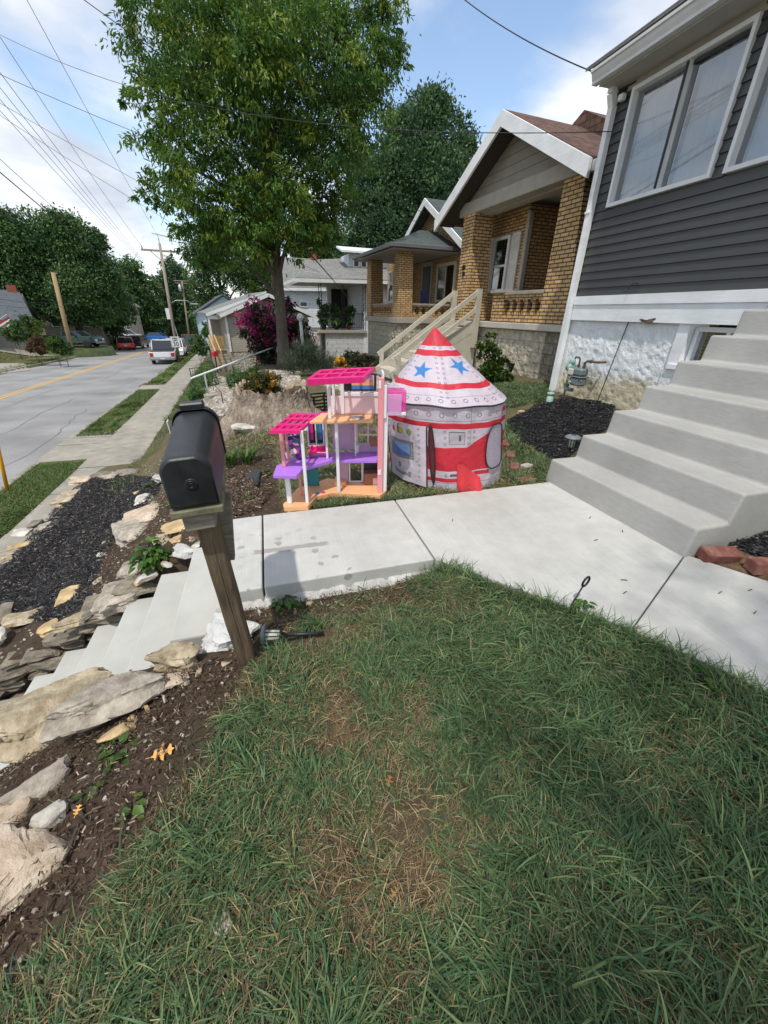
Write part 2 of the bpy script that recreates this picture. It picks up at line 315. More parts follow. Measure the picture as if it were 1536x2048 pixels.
# the rock-face block of the porch bases: coursed, each block swelling out of its joint
def mk_rockface(name, c, mortar, bw=.42, bh=.2):
    m = mk_brick(name, c, tuple(v * .88 for v in c), mortar, bw, bh, .9, .012, .01, .22); t = m.node_tree; N = t.nodes; L = t.links
    p = [n for n in N if n.type == 'BSDF_PRINCIPLED'][0]; bp = [n for n in N if n.type == 'BUMP'][0]; uv = [n for n in N if n.type == 'TEX_COORD'][0]
    nz = N.new('ShaderNodeTexNoise'); nz.inputs['Scale'].default_value = 7; nz.inputs['Detail'].default_value = 3; L.new(uv.outputs['Object'], nz.inputs['Vector'])
    b2 = N.new('ShaderNodeBump'); b2.inputs['Distance'].default_value = .10; L.new(nz.outputs['Fac'], b2.inputs['Height']); L.new(bp.outputs[0], b2.inputs['Normal']); L.new(b2.outputs[0], p.inputs['Normal'])
    return m
mk_rockface('rockface', (.52, .46, .35), (.36, .32, .25)); mk_rockface('rockface_far', (.46, .42, .32), (.30, .27, .21), .4, .2)
# the plaster of the cellar wall, white above and stained ochre near the soil
def mk_cellar():
    m = mk('cellar_plaster', (.80, .82, .82), .8, .04, 5, .018, 34); t = m.node_tree; N = t.nodes; L = t.links
    p = [n for n in N if n.type == 'BSDF_PRINCIPLED'][0]; tc = [n for n in N if n.type == 'TEX_COORD'][0]
    sp = N.new('ShaderNodeSeparateXYZ'); L.new(tc.outputs['Object'], sp.inputs[0])
    nz = N.new('ShaderNodeTexNoise'); nz.inputs['Scale'].default_value = 3.5; nz.inputs['Detail'].default_value = 7; nz.inputs['Roughness'].default_value = .7; L.new(tc.outputs['Object'], nz.inputs['Vector'])
    a = N.new('ShaderNodeMath'); a.operation = 'MULTIPLY_ADD'; L.new(nz.outputs['Fac'], a.inputs[0]); a.inputs[1].default_value = -.55; L.new(sp.outputs[2], a.inputs[2])
    r = N.new('ShaderNodeMapRange'); L.new(a.outputs[0], r.inputs[0]); r.inputs[1].default_value = .0; r.inputs[2].default_value = .24; r.inputs[3].default_value = .75; r.inputs[4].default_value = 0
    mxn = N.new('ShaderNodeMix'); mxn.data_type = 'RGBA'; L.new(r.outputs[0], mxn.inputs[0]); src = p.inputs['Base Color'].links[0].from_socket; L.new(src, mxn.inputs[6]); mxn.inputs[7].default_value = (.50, .40, .19, 1)
    L.new(mxn.outputs[2], p.inputs['Base Color']); return m
mk_cellar()
# fresh path slab: broom lines, drips and wet splashes
def mk_path():
    m = mk('path_slab', (.47, .465, .43), .85, .07, 7, .0014, 60, var2=.09, scale2=1.4); t = m.node_tree; N = t.nodes; L = t.links
    p = [n for n in N if n.type == 'BSDF_PRINCIPLED'][0]; tc = [n for n in N if n.type == 'TEX_COORD'][0]; src = p.inputs['Base Color'].links[0].from_socket
    v = N.new('ShaderNodeTexVoronoi'); v.inputs['Scale'].default_value = 9.0; v.inputs['Randomness'].default_value = 1
    dn = N.new('ShaderNodeTexNoise'); dn.inputs['Scale'].default_value = 18; L.new(tc.outputs['Object'], dn.inputs['Vector'])
    ad = N.new('ShaderNodeVectorMath'); ad.operation = 'MULTIPLY_ADD'; L.new(dn.outputs['Color'], ad.inputs[0]); ad.inputs[1].default_value = (.05, .05, .05); L.new(tc.outputs['Object'], ad.inputs[2]); L.new(ad.outputs[0], v.inputs['Vector'])
    thr = N.new('ShaderNodeMapRange'); L.new(v.outputs['Distance'], thr.inputs[0]); thr.inputs[1].default_value = .22; thr.inputs[2].default_value = .27; thr.inputs[3].default_value = 1; thr.inputs[4].default_value = 0
    sp = N.new('ShaderNodeSeparateXYZ'); L.new(tc.outputs['Object'], sp.inputs[0])
    # splashes only where the can was carried: x -.4 .. .7
    def rng(sock, a, b):
        r = N.new('ShaderNodeMapRange'); r.interpolation_type = 'SMOOTHSTEP'; L.new(sock, r.inputs[0]); r.inputs[1].default_value = a; r.inputs[2].default_value = b; return r.outputs[0]
    def mul(a, b):
        n = N.new('ShaderNodeMath'); n.operation = 'MULTIPLY'; L.new(a, n.inputs[0]); L.new(b, n.inputs[1]); return n.outputs[0]
    n3 = N.new('ShaderNodeTexNoise'); n3.inputs['Scale'].default_value = 2.6; n3.inputs['Detail'].default_value = 2; L.new(tc.outputs['Object'], n3.inputs['Vector'])
    msk = mul(mul(thr.outputs[0], mul(rng(sp.outputs[0], -.42, -.3), rng(sp.outputs[0], .75, .35))), rng(n3.outputs['Fac'], .44, .56))
    msk = mul(msk, rng(sp.outputs[1], 2.75, 2.45))
    # the long splash
    st = N.new('ShaderNodeMapping'); st.inputs['Location'].default_value = (-.06, -2.42, 0); L.new(ad.outputs[0], st.inputs[0])
    ss = N.new('ShaderNodeSeparateXYZ'); L.new(st.outputs[0], ss.inputs[0])
    aa = N.new('ShaderNodeMath'); aa.operation = 'ABSOLUTE'; L.new(ss.outputs[0], aa.inputs[0]); bb = N.new('ShaderNodeMath'); bb.operation = 'ABSOLUTE'; L.new(ss.outputs[1], bb.inputs[0])
    stripe = mul(rng(aa.outputs[0], .27, .24), rng(bb.outputs[0], .032, .024))
    mxm = N.new('ShaderNodeMath'); mxm.operation = 'MAXIMUM'; L.new(msk, mxm.inputs[0]); L.new(stripe, mxm.inputs[1])
    mxn = N.new('ShaderNodeMix'); mxn.data_type = 'RGBA'; L.new(mxm.outputs[0], mxn.inputs[0]); L.new(src, mxn.inputs[6]); mxn.inputs[7].default_value = (.30, .29, .265, 1)
    # broom lines
    wv = N.new('ShaderNodeTexNoise'); mp = N.new('ShaderNodeMapping'); mp.inputs['Scale'].default_value = (160, 1.5, 1); L.new(tc.outputs['Object'], mp.inputs[0]); L.new(mp.outputs[0], wv.inputs['Vector']); wv.inputs['Scale'].default_value = 1; wv.inputs['Detail'].default_value = 2
    r2 = N.new('ShaderNodeMapRange'); L.new(wv.outputs['Fac'], r2.inputs[0]); r2.inputs[1].default_value = .3; r2.inputs[2].default_value = .7; r2.inputs[3].default_value = .95; r2.inputs[4].default_value = 1.05
    mu = N.new('ShaderNodeVectorMath'); mu.operation = 'SCALE'; L.new(mxn.outputs[2], mu.inputs[0]); L.new(r2.outputs[0], mu.inputs[3]); L.new(mu.outputs[0], p.inputs['Base Color'])
    return m
mk_path()
# ------------------------------------------------------------------ mesh and object helpers
def wloc(o):
    v = Vector((0, 0, 0))
    while o is not None: v += o.location; o = o.parent
    return v
def setp(o, label=None, cat=None, group=None, kind=None):
    if label: o['label'] = label
    if cat: o['category'] = cat
    if group: o['group'] = group
    if kind: o['kind'] = kind
    return o
def thing(name, label, cat, loc, group=None):
    o = bpy.data.objects.new(name, None); COL.objects.link(o); o.location = loc; o.empty_display_size = .1
    return setp(o, label, cat, group)
class MB:
    """collects faces and links them as ONE mesh object; `fr` is the frame the numbers are given in"""
    def __init__(s, fr=None): s.v = []; s.f = []; s.m = []; s.sm = []; s.fr = fr; s.mi = 0; s.smooth = False
    def add(s, vs, fs):
        n = len(s.v); s.v += [tuple(p) for p in vs]
        for f in fs: s.f.append(tuple(i + n for i in f)); s.m.append(s.mi); s.sm.append(s.smooth)
        return s
    def poly(s, *p): return s.add(p, [tuple(range(len(p)))])
    def box(s, x0, y0, z0, x1, y1, z1):
        if x0 > x1: x0, x1 = x1, x0
        if y0 > y1: y0, y1 = y1, y0
        if z0 > z1: z0, z1 = z1, z0
        return s.add([(x0, y0, z0), (x1, y0, z0), (x1, y1, z0), (x0, y1, z0), (x0, y0, z1), (x1, y0, z1), (x1, y1, z1), (x0, y1, z1)],
                     [(0, 3, 2, 1), (4, 5, 6, 7), (0, 1, 5, 4), (1, 2, 6, 5), (2, 3, 7, 6), (3, 0, 4, 7)])
    def cbox(s, x0, y0, z0, x1, y1, z1, c=.01):
        """box with chamfered edges"""
        if x0 > x1: x0, x1 = x1, x0
        if y0 > y1: y0, y1 = y1, y0
        if z0 > z1: z0, z1 = z1, z0
        c = min(c, (x1 - x0) * .45, (y1 - y0) * .45, (z1 - z0) * .45); V = []; F = []
        X = ((x0, x0 + c), (x1, x1 - c)); Y = ((y0, y0 + c), (y1, y1 - c)); Z = ((z0, z0 + c), (z1, z1 - c)); id_ = {}
        for i in (0, 1):
            for j in (0, 1):
                for k in (0, 1):
                    for a in range(3):
                        id_[(i, j, k, a)] = len(V)
                        V.append((X[i][0 if a == 0 else 1], Y[j][0 if a == 1 else 1], Z[k][0 if a == 2 else 1]))
        q = lambda i, j, k, a: id_[(i, j, k, a)]
        F += [(q(0, 0, 0, 0), q(0, 0, 1, 0), q(0, 1, 1, 0), q(0, 1, 0, 0)), (q(1, 0, 0, 0), q(1, 1, 0, 0), q(1, 1, 1, 0), q(1, 0, 1, 0)),
              (q(0, 0, 0, 1), q(1, 0, 0, 1), q(1, 0, 1, 1), q(0, 0, 1, 1)), (q(0, 1, 0, 1), q(0, 1, 1, 1), q(1, 1, 1, 1), q(1, 1, 0, 1)),
              (q(0, 0, 0, 2), q(0, 1, 0, 2), q(1, 1, 0, 2), q(1, 0, 0, 2)), (q(0, 0, 1, 2), q(1, 0, 1, 2), q(1, 1, 1, 2), q(0, 1, 1, 2))]
        for i in (0, 1):
            for j in (0, 1):
                F.append((q(i, j, 0, 0), q(i, j, 0, 1), q(i, j, 1, 1), q(i, j, 1, 0)) if i == j else (q(i, j, 0, 0), q(i, j, 1, 0), q(i, j, 1, 1), q(i, j, 0, 1)))
        for i in (0, 1):
            for k in (0, 1):
                F.append((q(i, 0, k, 0), q(i, 1, k, 0), q(i, 1, k, 2), q(i, 0, k, 2)) if i != k else (q(i, 0, k, 0), q(i, 0, k, 2), q(i, 1, k, 2), q(i, 1, k, 0)))
        for j in (0, 1):
            for k in (0, 1):
                F.append((q(0, j, k, 1), q(1, j, k, 1), q(1, j, k, 2), q(0, j, k, 2)) if j == k else (q(0, j, k, 1), q(0, j, k, 2), q(1, j, k, 2), q(1, j, k, 1)))
        for i in (0, 1):
            for j in (0, 1):
                for k in (0, 1): F.append((q(i, j, k, 0), q(i, j, k, 1), q(i, j, k, 2)) if (i + j + k) % 2 == 0 else (q(i, j, k, 0), q(i, j, k, 2), q(i, j, k, 1)))
        return s.add(V, F)
    def prism(s, pts, ext):
        e = Vector(ext); a = [Vector(p) for p in pts]; b = [p + e for p in a]; n = len(a)
        nrm = Vector((0, 0, 0))
        for i in range(n): nrm += a[i].cross(a[(i + 1) % n])
        fl = nrm.dot(e) > 0
        base = tuple(reversed(range(n))) if fl else tuple(range(n)); top = tuple(range(n, 2 * n)) if fl else tuple(reversed(range(n, 2 * n)))
        sd = [(i, (i + 1) % n, n + (i + 1) % n, n + i) if fl else (i, n + i, n + (i + 1) % n, (i + 1) % n) for i in range(n)]
        return s.add(a + b, [base, top] + sd)
    def bar(s, p, q, w, h=None, up=(0, 0, 1)):
        h = h or w; p, q = Vector(p), Vector(q); d = (q - p).normalized(); u = Vector(up)
        if abs(d.dot(u)) > .98: u = Vector((0, 1, 0))
        a = d.cross(u).normalized(); b = a.cross(d).normalized(); a *= w / 2; b *= h / 2
        return s.prism([p - a - b, p + a - b, p + a + b, p - a + b], q - p)
    def tube(s, path, r, seg=8, cap=True):
        path = [Vector(p) for p in path]; n = len(path); rs = r if isinstance(r, (list, tuple)) else [r] * n; V = []; F = []; up = None
        for i, p in enumerate(path):
            d = (path[min(i + 1, n - 1)] - path[max(i - 1, 0)]).normalized()
            if up is None: up = d.orthogonal().normalized()
            a = (up - d * up.dot(d)).normalized(); b = d.cross(a); up = a
            for k in range(seg): t = 2 * PI * k / seg; V.append(p + (a * math.cos(t) + b * math.sin(t)) * rs[i])
        for i in range(n - 1):
            for k in range(seg): k2 = (k + 1) % seg; F.append((i * seg + k, i * seg + k2, (i + 1) * seg + k2, (i + 1) * seg + k))
        if cap: F += [tuple(reversed(range(seg))), tuple(range((n - 1) * seg, n * seg))]
        s.smooth, o = True, s.smooth; s.add(V, F); s.smooth = o
        if cap: s.sm[-1] = s.sm[-2] = False
        return s
    def lathe(s, prof, c=(0, 0, 0), seg=20, axis='Z', cap=True):
        V = []; F = []; n = len(prof); c = Vector(c)
        for r, z in prof:
            for k in range(seg):
                t = 2 * PI * k / seg; x, y = r * math.cos(t), r * math.sin(t)
                V.append(c + Vector((x, y, z) if axis == 'Z' else (z, x, y) if axis == 'X' else (y, z, x)))
        for i in range(n - 1):
            for k in range(seg): k2 = (k + 1) % seg; F.append((i * seg + k, i * seg + k2, (i + 1) * seg + k2, (i + 1) * seg + k))
        if cap: F += [tuple(reversed(range(seg))), tuple(range((n - 1) * seg, n * seg))]
        o = s.smooth; s.smooth = True; s.add(V, F); s.smooth = o
        if cap: s.sm[-1] = s.sm[-2] = False
        return s
    def ball(s, c, r, seg=12, rings=8, rz=None):
        rz = rz or r; return s.lathe([(max(.0005, r * math.sin(PI * i / rings)), -rz * math.cos(PI * i / rings)) for i in range(rings + 1)], c, seg)
    def build(s, name, mat, parent=None, kind=None, col=None):
        me = bpy.data.meshes.new(name); fr = s.fr; off = wloc(parent) if parent else Vector((0, 0, 0))
        V = [(fr @ Vector(p)) - off if fr else Vector(p) - off for p in s.v]
        me.from_pydata([tuple(p) for p in V], [], s.f)
        mats = mat if isinstance(mat, (list, tuple)) else [mat]
        for m in mats: me.materials.append(MATS[m])
        if len(mats) > 1: me.polygons.foreach_set('material_index', s.m)
        me.polygons.foreach_set('use_smooth', s.sm)
        uv = me.uv_layers.new(name='UVMap'); data = np.zeros(len(me.loops) * 2, 'f'); i = 0; L = s.v
        for f in s.f:
            a, b, c = Vector(L[f[0]]), Vector(L[f[1]]), Vector(L[f[2]]); n = (b - a).cross(c - a)
            if n.length < 1e-12: n = Vector((0, 0, 1))
            n.normalize(); ax, ay, az = abs(n.x), abs(n.y), abs(n.z)
            for k in f:
                p = L[k]
                if az > .85: u, w = p[0], p[1]
                elif ax > ay: u, w = p[1], p[2]
                else: u, w = p[0], p[2]
                data[i] = u; data[i + 1] = w; i += 2
        uv.data.foreach_set('uv', data)
        if col is not None:
            at = me.color_attributes.new('Col', 'FLOAT_COLOR', 'POINT'); arr = np.ones((len(s.v), 4), 'f'); arr[:, :3] = np.asarray(col, 'f'); at.data.foreach_set('color', arr.ravel())
        me.validate(); me.update()
        o = bpy.data.objects.new(name, me); COL.objects.link(o)
        if parent: o.parent = parent
        if kind: o['kind'] = kind
        return o
def npmesh(name, V, F, mat, col=None, parent=None, kind=None, smooth=False):
    """one mesh from numpy arrays; F is (n,4) or (n,3)"""
    me = bpy.data.meshes.new(name); V = np.asarray(V, 'f'); F = np.asarray(F, 'i'); k = F.shape[1]
    if parent is not None: V = V - np.array(wloc(parent), 'f')
    me.vertices.add(len(V)); me.vertices.foreach_set('co', V.ravel()); me.loops.add(F.size); me.loops.foreach_set('vertex_index', F.ravel())
    me.polygons.add(len(F)); me.polygons.foreach_set('loop_start', np.arange(0, F.size, k, dtype='i')); me.polygons.foreach_set('loop_total', np.full(len(F), k, 'i'))
    me.polygons.foreach_set('use_smooth', np.full(len(F), smooth)); me.materials.append(MATS[mat])
    if col is not None:
        at = me.color_attributes.new('Col', 'FLOAT_COLOR', 'POINT'); arr = np.ones((len(V), 4), 'f'); arr[:, :3] = col; at.data.foreach_set('color', arr.ravel())
    me.update(calc_edges=True); me.validate()
    o = bpy.data.objects.new(name, me); COL.objects.link(o)
    if parent is not None: o.parent = parent
    if kind: o['kind'] = kind
    return o
def frame(x, y, z=0, yaw=0): return Matrix.Translation((x, y, z)) @ Matrix.Rotation(yaw, 4, 'Z')
def smoothmod(o, ang=40):
    for p in o.data.polygons: p.use_smooth = True
    return o
def bevel(o, w=.01, seg=2, ang=35):
    m = o.modifiers.new('bevel', 'BEVEL'); m.width = w; m.segments = seg; m.limit_method = 'ANGLE'; m.angle_limit = math.radians(ang); return o
def rand_unit(n, rng=RNG):
    v = rng.normal(size=(n, 3)); return v / np.linalg.norm(v, axis=1, keepdims=True)
def ground_np(X, Y): return np.array([ground(float(a), float(b)) for a, b in zip(X, Y)])

# a rough stone: a subdivided box pushed about by noise, then cut by flat planes
def stone_geo(sx, sy, sz, seed, res=5, rough=.16, cuts=7):
    r = np.random.default_rng(seed); n = res; V = []; idx = {}; F = []
    def vid(i, j, k):
        key = (i, j, k)
        if key not in idx: idx[key] = len(V); V.append((i / n * 2 - 1, j / n * 2 - 1, k / n * 2 - 1))
        return idx[key]
    for a in range(n):
        for b in range(n):
            F += [(vid(a, b, 0), vid(a, b + 1, 0), vid(a + 1, b + 1, 0), vid(a + 1, b, 0)), (vid(a, b, n), vid(a + 1, b, n), vid(a + 1, b + 1, n), vid(a, b + 1, n)),
                  (vid(a, 0, b), vid(a + 1, 0, b), vid(a + 1, 0, b + 1), vid(a, 0, b + 1)), (vid(a, n, b), vid(a, n, b + 1), vid(a + 1, n, b + 1), vid(a + 1, n, b)),
                  (vid(0, a, b), vid(0, a, b + 1), vid(0, a + 1, b + 1), vid(0, a + 1, b)), (vid(n, a, b), vid(n, a + 1, b), vid(n, a + 1, b + 1), vid(n, a, b + 1))]
    P = np.array(V); sph = P / np.linalg.norm(P, axis=1, keepdims=True); P = P * .62 + sph * .45
    for _ in range(cuts):
        d = r.normal(size=3); d[2] *= .55; d /= np.linalg.norm(d); h = r.uniform(.62, .92); t = P @ d - h; P = P - np.outer(np.maximum(t, 0), d) * .92
    ph = r.uniform(0, 6, (5, 3)); fq = r.normal(size=(5, 3)) * 2.6
    for i in range(5): P = P * (1 + rough * .35 * np.sin(P @ fq[i] + ph[i, 0])[:, None])
    P += r.normal(size=P.shape) * rough * .16
    return P * np.array([sx, sy, sz]) / 2, F
ROCKS = 0
def rock(px, py, wx, wy, h, mat, label, group='rocks edging the beds', rot=0, sink=.35, name='rock', tilt=0, lift=0.0, res=6, at=None, cat='rock', rough=.16, cuts=7):
    global ROCKS; ROCKS += 1
    p = at if at is not None else G(px, py); z = ground(p.x, p.y) if at is None else p.z
    P, F = stone_geo(wx, wy, h, 100 + ROCKS, res, rough, cuts)
    R = (Matrix.Rotation(math.radians(rot), 3, 'Z') @ Matrix.Rotation(math.radians(tilt), 3, 'Y'))
    P = P @ np.array(R).T
    me = bpy.data.meshes.new(name); me.from_pydata(P.tolist(), [], F); me.materials.append(MATS[mat])
    for q in me.polygons: q.use_smooth = True
    me.set_sharp_from_angle(angle=math.radians(32)); me.update()
    o = bpy.data.objects.new(name, me); COL.objects.link(o); o.location = (p.x, p.y, z + h * (.5 - sink) + lift)
    return setp(o, label, cat, group)
# ------------------------------------------------------------------ the setting: ground, road, walks, steps
def inpoly(X, Y, P):
    X = np.asarray(X, float); Y = np.asarray(Y, float); c = np.zeros(X.shape, bool); n = len(P)
    for i in range(n):
        x1, y1 = P[i]; x2, y2 = P[(i + 1) % n]
        hit = ((y1 > Y) != (y2 > Y)) & (X < (x2 - x1) * (Y - y1) / (y2 - y1 + 1e-12) + x1); c ^= hit
    return c
def gpoly(*px): return [tuple(G(*p).xy) for p in px]
def vnoise(X, Y, f, seed=0):
    """smooth 2-D value noise, 0..1"""
    r = np.random.default_rng(seed); T = r.random((64, 64)); X = np.asarray(X) * f + 100.3; Y = np.asarray(Y) * f + 57.7
    xi = np.floor(X).astype(int); yi = np.floor(Y).astype(int); u = X - xi; v = Y - yi; u = u * u * (3 - 2 * u); v = v * v * (3 - 2 * v)
    a = T[xi % 64, yi % 64]; b = T[(xi + 1) % 64, yi % 64]; c = T[xi % 64, (yi + 1) % 64]; d = T[(xi + 1) % 64, (yi + 1) % 64]
    return (a * (1 - u) + b * u) * (1 - v) + (c * (1 - u) + d * u) * v
BED_L = gpoly((165, 962), (240, 948), (325, 952), (318, 985), (262, 1040), (215, 1100), (190, 1165), (180, 1215), (110, 1242), (0, 1240), (-60, 1240), (-60, 1190), (0, 1135), (60, 1075), (118, 1012))
BED_R = gpoly((1012, 845), (1080, 808), (1120, 800), (1200, 806), (1228, 815), (1224, 850), (1195, 870), (1135, 915), (1098, 918), (1040, 880))
BED_C = gpoly((1440, 1085), (1536, 1040), (1640, 1010), (1720, 1200), (1536, 1125), (1470, 1100))
BED_D = gpoly((440, 955), (525, 950), (545, 985), (520, 1020), (455, 1038), (440, 1000))
GRAVEL = gpoly((395, 780), (420, 738), (520, 742), (600, 745), (600, 772), (520, 790), (470, 835), (420, 832))
GRAVEL2 = gpoly((640, 742), (800, 745), (800, 790), (700, 790), (640, 770))
PATH = [(-.43, 2.97), (-.43, 1.97), (.98, 2.0), (1.755, 1.105), (2.5, -.2), (3.9, -.2), (2.75, 1.57), (2.65, 3.0)]
def zone_col(X, Y, S):
    n = len(X); C = np.tile(np.array([.075, .072, .035]), (n, 1))
    big = vnoise(X, Y, .9, 3)[:, None]; C = C * (1 - big) + np.array([.13, .105, .058]) * big
    fl = (Y < 2.1) & (X > -.75); k = vnoise(X, Y, 3.2, 5)[:, None]; C[fl] = (np.array([.055, .045, .026]) * (1 - k) + np.array([.125, .085, .05]) * k)[fl]
    dirt = ((Y < 1.95) & (X < np.interp(Y, [.2, .5, .75, 1.0, 1.3, 1.5, 1.95], [-1.1, -.80, -.62, -.52, -.40, -.24, -.2]) - .08 * (vnoise(X, Y, 5, 8) - .5))) | ((Y > 2.9) & (Y < 5.2) & (S > -2.85) & (X < -.02)); C[dirt] = [.062, .043, .029]
    C[inpoly(X, Y, BED_L)] = [.036, .032, .030]
    for P in (BED_R, BED_C): C[inpoly(X, Y, P)] = [.024, .022, .022]
    C[inpoly(X, Y, BED_D)] = [.075, .05, .035]
    for P in (GRAVEL, GRAVEL2): C[inpoly(X, Y, P)] = [.30, .27, .22]
    st = (S < -3.88) & (S > -4.9); k = vnoise(X, Y, 2.2, 9)[:, None]; C[st] = (np.array([.055, .095, .022]) * (1 - k) + np.array([.10, .11, .04]) * k)[st]
    lf = S < -14.2; C[lf] = (np.array([.06, .075, .02]) * (1 - big) + np.array([.12, .11, .045]) * big)[lf]
    C *= (.8 + .4 * vnoise(X, Y, 11, 4))[:, None]
    return C
xs = np.concatenate([np.arange(-90, -24, 4), np.arange(-24, -6, .5), np.arange(-6, -3, .16), np.arange(-3, 5.2, .055), np.arange(5.2, 12, .4), np.arange(12, 90, 5)])
ys = np.concatenate([np.arange(-30, -2, 4), np.arange(-2, -.2, .2), np.arange(-.2, 5.2, .055), np.arange(5.2, 11, .14), np.arange(11, 30, .5), np.arange(30, 120, 3), np.arange(120, 800, 60)])
GX, GY = np.meshgrid(xs, ys, indexing='ij'); gx, gy = GX.ravel(), GY.ravel()
gz_ = ground_np(gx, gy)
gs = np.array([street_s(a, b) for a, b in zip(gx, gy)])
near = (np.abs(gy - 3) < 9) & (gs > -2.9) & (gx < 6)
gz_ += np.where(near, (vnoise(gx, gy, 6, 1) - .5) * .025 + (vnoise(gx, gy, 17, 2) - .5) * .014, 0) * np.where((gy > 1.9) & (gy < 3.1) & (gx > -.5) & (gx < 2.8), .2, 1)
ny = len(ys); I = np.arange((len(xs) - 1) * ny).reshape(len(xs) - 1, ny)[:, :-1].ravel()
npmesh('ground', np.stack([gx, gy, gz_], 1), np.stack([I, I + ny, I + ny + 1, I + 1], 1), 'ground_mat', zone_col(gx, gy, gs), kind='structure', smooth=True)

def strip(s0, s1, y0, y1, dz, dy=1.0, ns=1):
    V = []; F = []; Y = list(np.arange(y0, y1, dy)) + [y1]
    for y in Y:
        for i in range(ns + 1):
            s = s0 + (s1 - s0) * i / ns; V.append((s_to_x(s, y), y, -1.6 + zs(y) + dz))
    k = ns + 1
    for j in range(len(Y) - 1):
        for i in range(ns): F.append((j * k + i, j * k + i + 1, (j + 1) * k + i + 1, (j + 1) * k + i))
    return V, F
mb = MB(); mb.add(*strip(-14.3, -4.95, -8, 115, 0.0, 1.0, 8)); mb.build('road', 'asphalt', kind='structure')
for c in (-10.14, -9.90):
    mb = MB(); mb.add(*strip(c - .055, c + .055, -8, 80, .005, .8)); mb.build('road_line', 'paint_yellow', kind='structure')
rc = np.random.default_rng(14)
for s0, y0, ln, cross in ((-7.2, 6, 14, 0), (-8.8, 14, 9, 0), (-5.6, 9, 8, 0), (-12, 12, 12, 0), (-6.4, 16, 3.5, 1), (-9.2, 9.5, 3.2, 1), (-8.0, 21, 4.5, 1), (-5.3, 5, 3.5, 0), (-11.5, 26, 10, 0), (-7.6, 26, 9, 0)):
    mb = MB(); n = 26; V = []; o = 0.0
    for i in range(n + 1):
        o += rc.normal() * .06; u = i / n * ln; s_, y_ = (s0 + u, y0 + o) if cross else (s0 + o, y0 + u); w = .007 + .012 * rc.random(); z = -1.6 + zs(y_) + .0035
        V += [(s_to_x(s_, y_), y_ - w, z), (s_to_x(s_, y_), y_ + w, z)] if cross else [(s_to_x(s_ - w, y_), y_, z), (s_to_x(s_ + w, y_), y_, z)]
    mb.add(V, [(2 * i, 2 * i + 1, 2 * i + 3, 2 * i + 2) if not cross else (2 * i, 2 * i + 2, 2 * i + 3, 2 * i + 1) for i in range(n)]); mb.build('road_crack', 'gutter_dark', kind='structure')
mb = MB()
for sgn, a in ((1, -4.95), (-1, -14.3)):
    b = a + .13 * sgn; Y = list(np.arange(-8, 100, 1.5))
    for y0, y1 in zip(Y, Y[1:]):
        if sgn > 0 and (9.6 < y0 < 11.5 or 20.5 < y0 < 22.6): continue
        z0, z1 = -1.6 + zs(y0), -1.6 + zs(y1); h = .13 if sgn < 0 else .115
        A, B, C_, D = (s_to_x(a, y0), y0), (s_to_x(b, y0), y0), (s_to_x(b, y1), y1), (s_to_x(a, y1), y1)
        mb.add([(*A, z0 - .05), (*B, z0 - .05), (*C_, z1 - .05), (*D, z1 - .05), (*A, z0 + h), (*B, z0 + h), (*C_, z1 + h), (*D, z1 + h)],
               [(4, 5, 6, 7), (0, 1, 5, 4), (1, 2, 6, 5), (3, 0, 4, 7)] if sgn > 0 else [(7, 6, 5, 4), (4, 5, 1, 0), (5, 6, 2, 1), (7, 4, 0, 3)])
mb.build('kerb', 'concrete_old', kind='structure')
# sidewalks in old lifted slabs, and the aprons that cross the verge
def walk(s0, s1, y0, y1, step, dz, name):
    mb = MB(); y = y0
    while y < y1:
        e = [random.uniform(-.008, .012) for _ in range(4)]; g = .012; a, b = y + g, y + step - g
        P = [(s0, a), (s1, a), (s1, b), (s0, b)]
        V = [(s_to_x(s, yy), yy, -1.6 + zs(yy) + dz + e[i]) for i, (s, yy) in enumerate(P)]
        mb.prism(V, (0, 0, -.1)); y += step
    return mb.build(name, 'concrete_old', kind='structure')
walk(-3.9, -2.78, -4, 75, 1.45, .135, 'sidewalk'); walk(-16.6, -15.2, -2, 75, 1.5, .16, 'sidewalk')
walk(-4.94, -3.915, 9.75, 11.8, .68, .125, 'driveway_apron'); walk(-4.94, -3.915, 20.9, 22.4, .75, .125, 'driveway_apron')
def sheet(name, P, dz, mat, n=14):
    A, B, C_, D = [Vector((*p, 0)) for p in P]; V = []; F = []
    for i in range(n + 1):
        for j in range(n + 1):
            u, v = i / n, j / n; p = (A * (1 - u) + B * u) * (1 - v) + (D * (1 - u) + C_ * u) * v; V.append((p.x, p.y, ground(p.x, p.y) + dz))
    for i in range(n):
        for j in range(n): a = i * (n + 1) + j; F.append((a, a + n + 1, a + n + 2, a + 1))
    mb = MB(); mb.add(V, F); return mb.build(name, mat, kind='structure')
sheet('driveway', gpoly((-30, 686), (95, 703), (130, 712), (-30, 700)), .05, 'concrete_old')
sheet('driveway', gpoly((-40, 728), (48, 728), (62, 742), (-40, 748)), .06, 'concrete_old', 10)
sheet('driveway', gpoly((160, 696), (215, 690), (225, 697), (175, 703)), .05, 'concrete_old', 10)

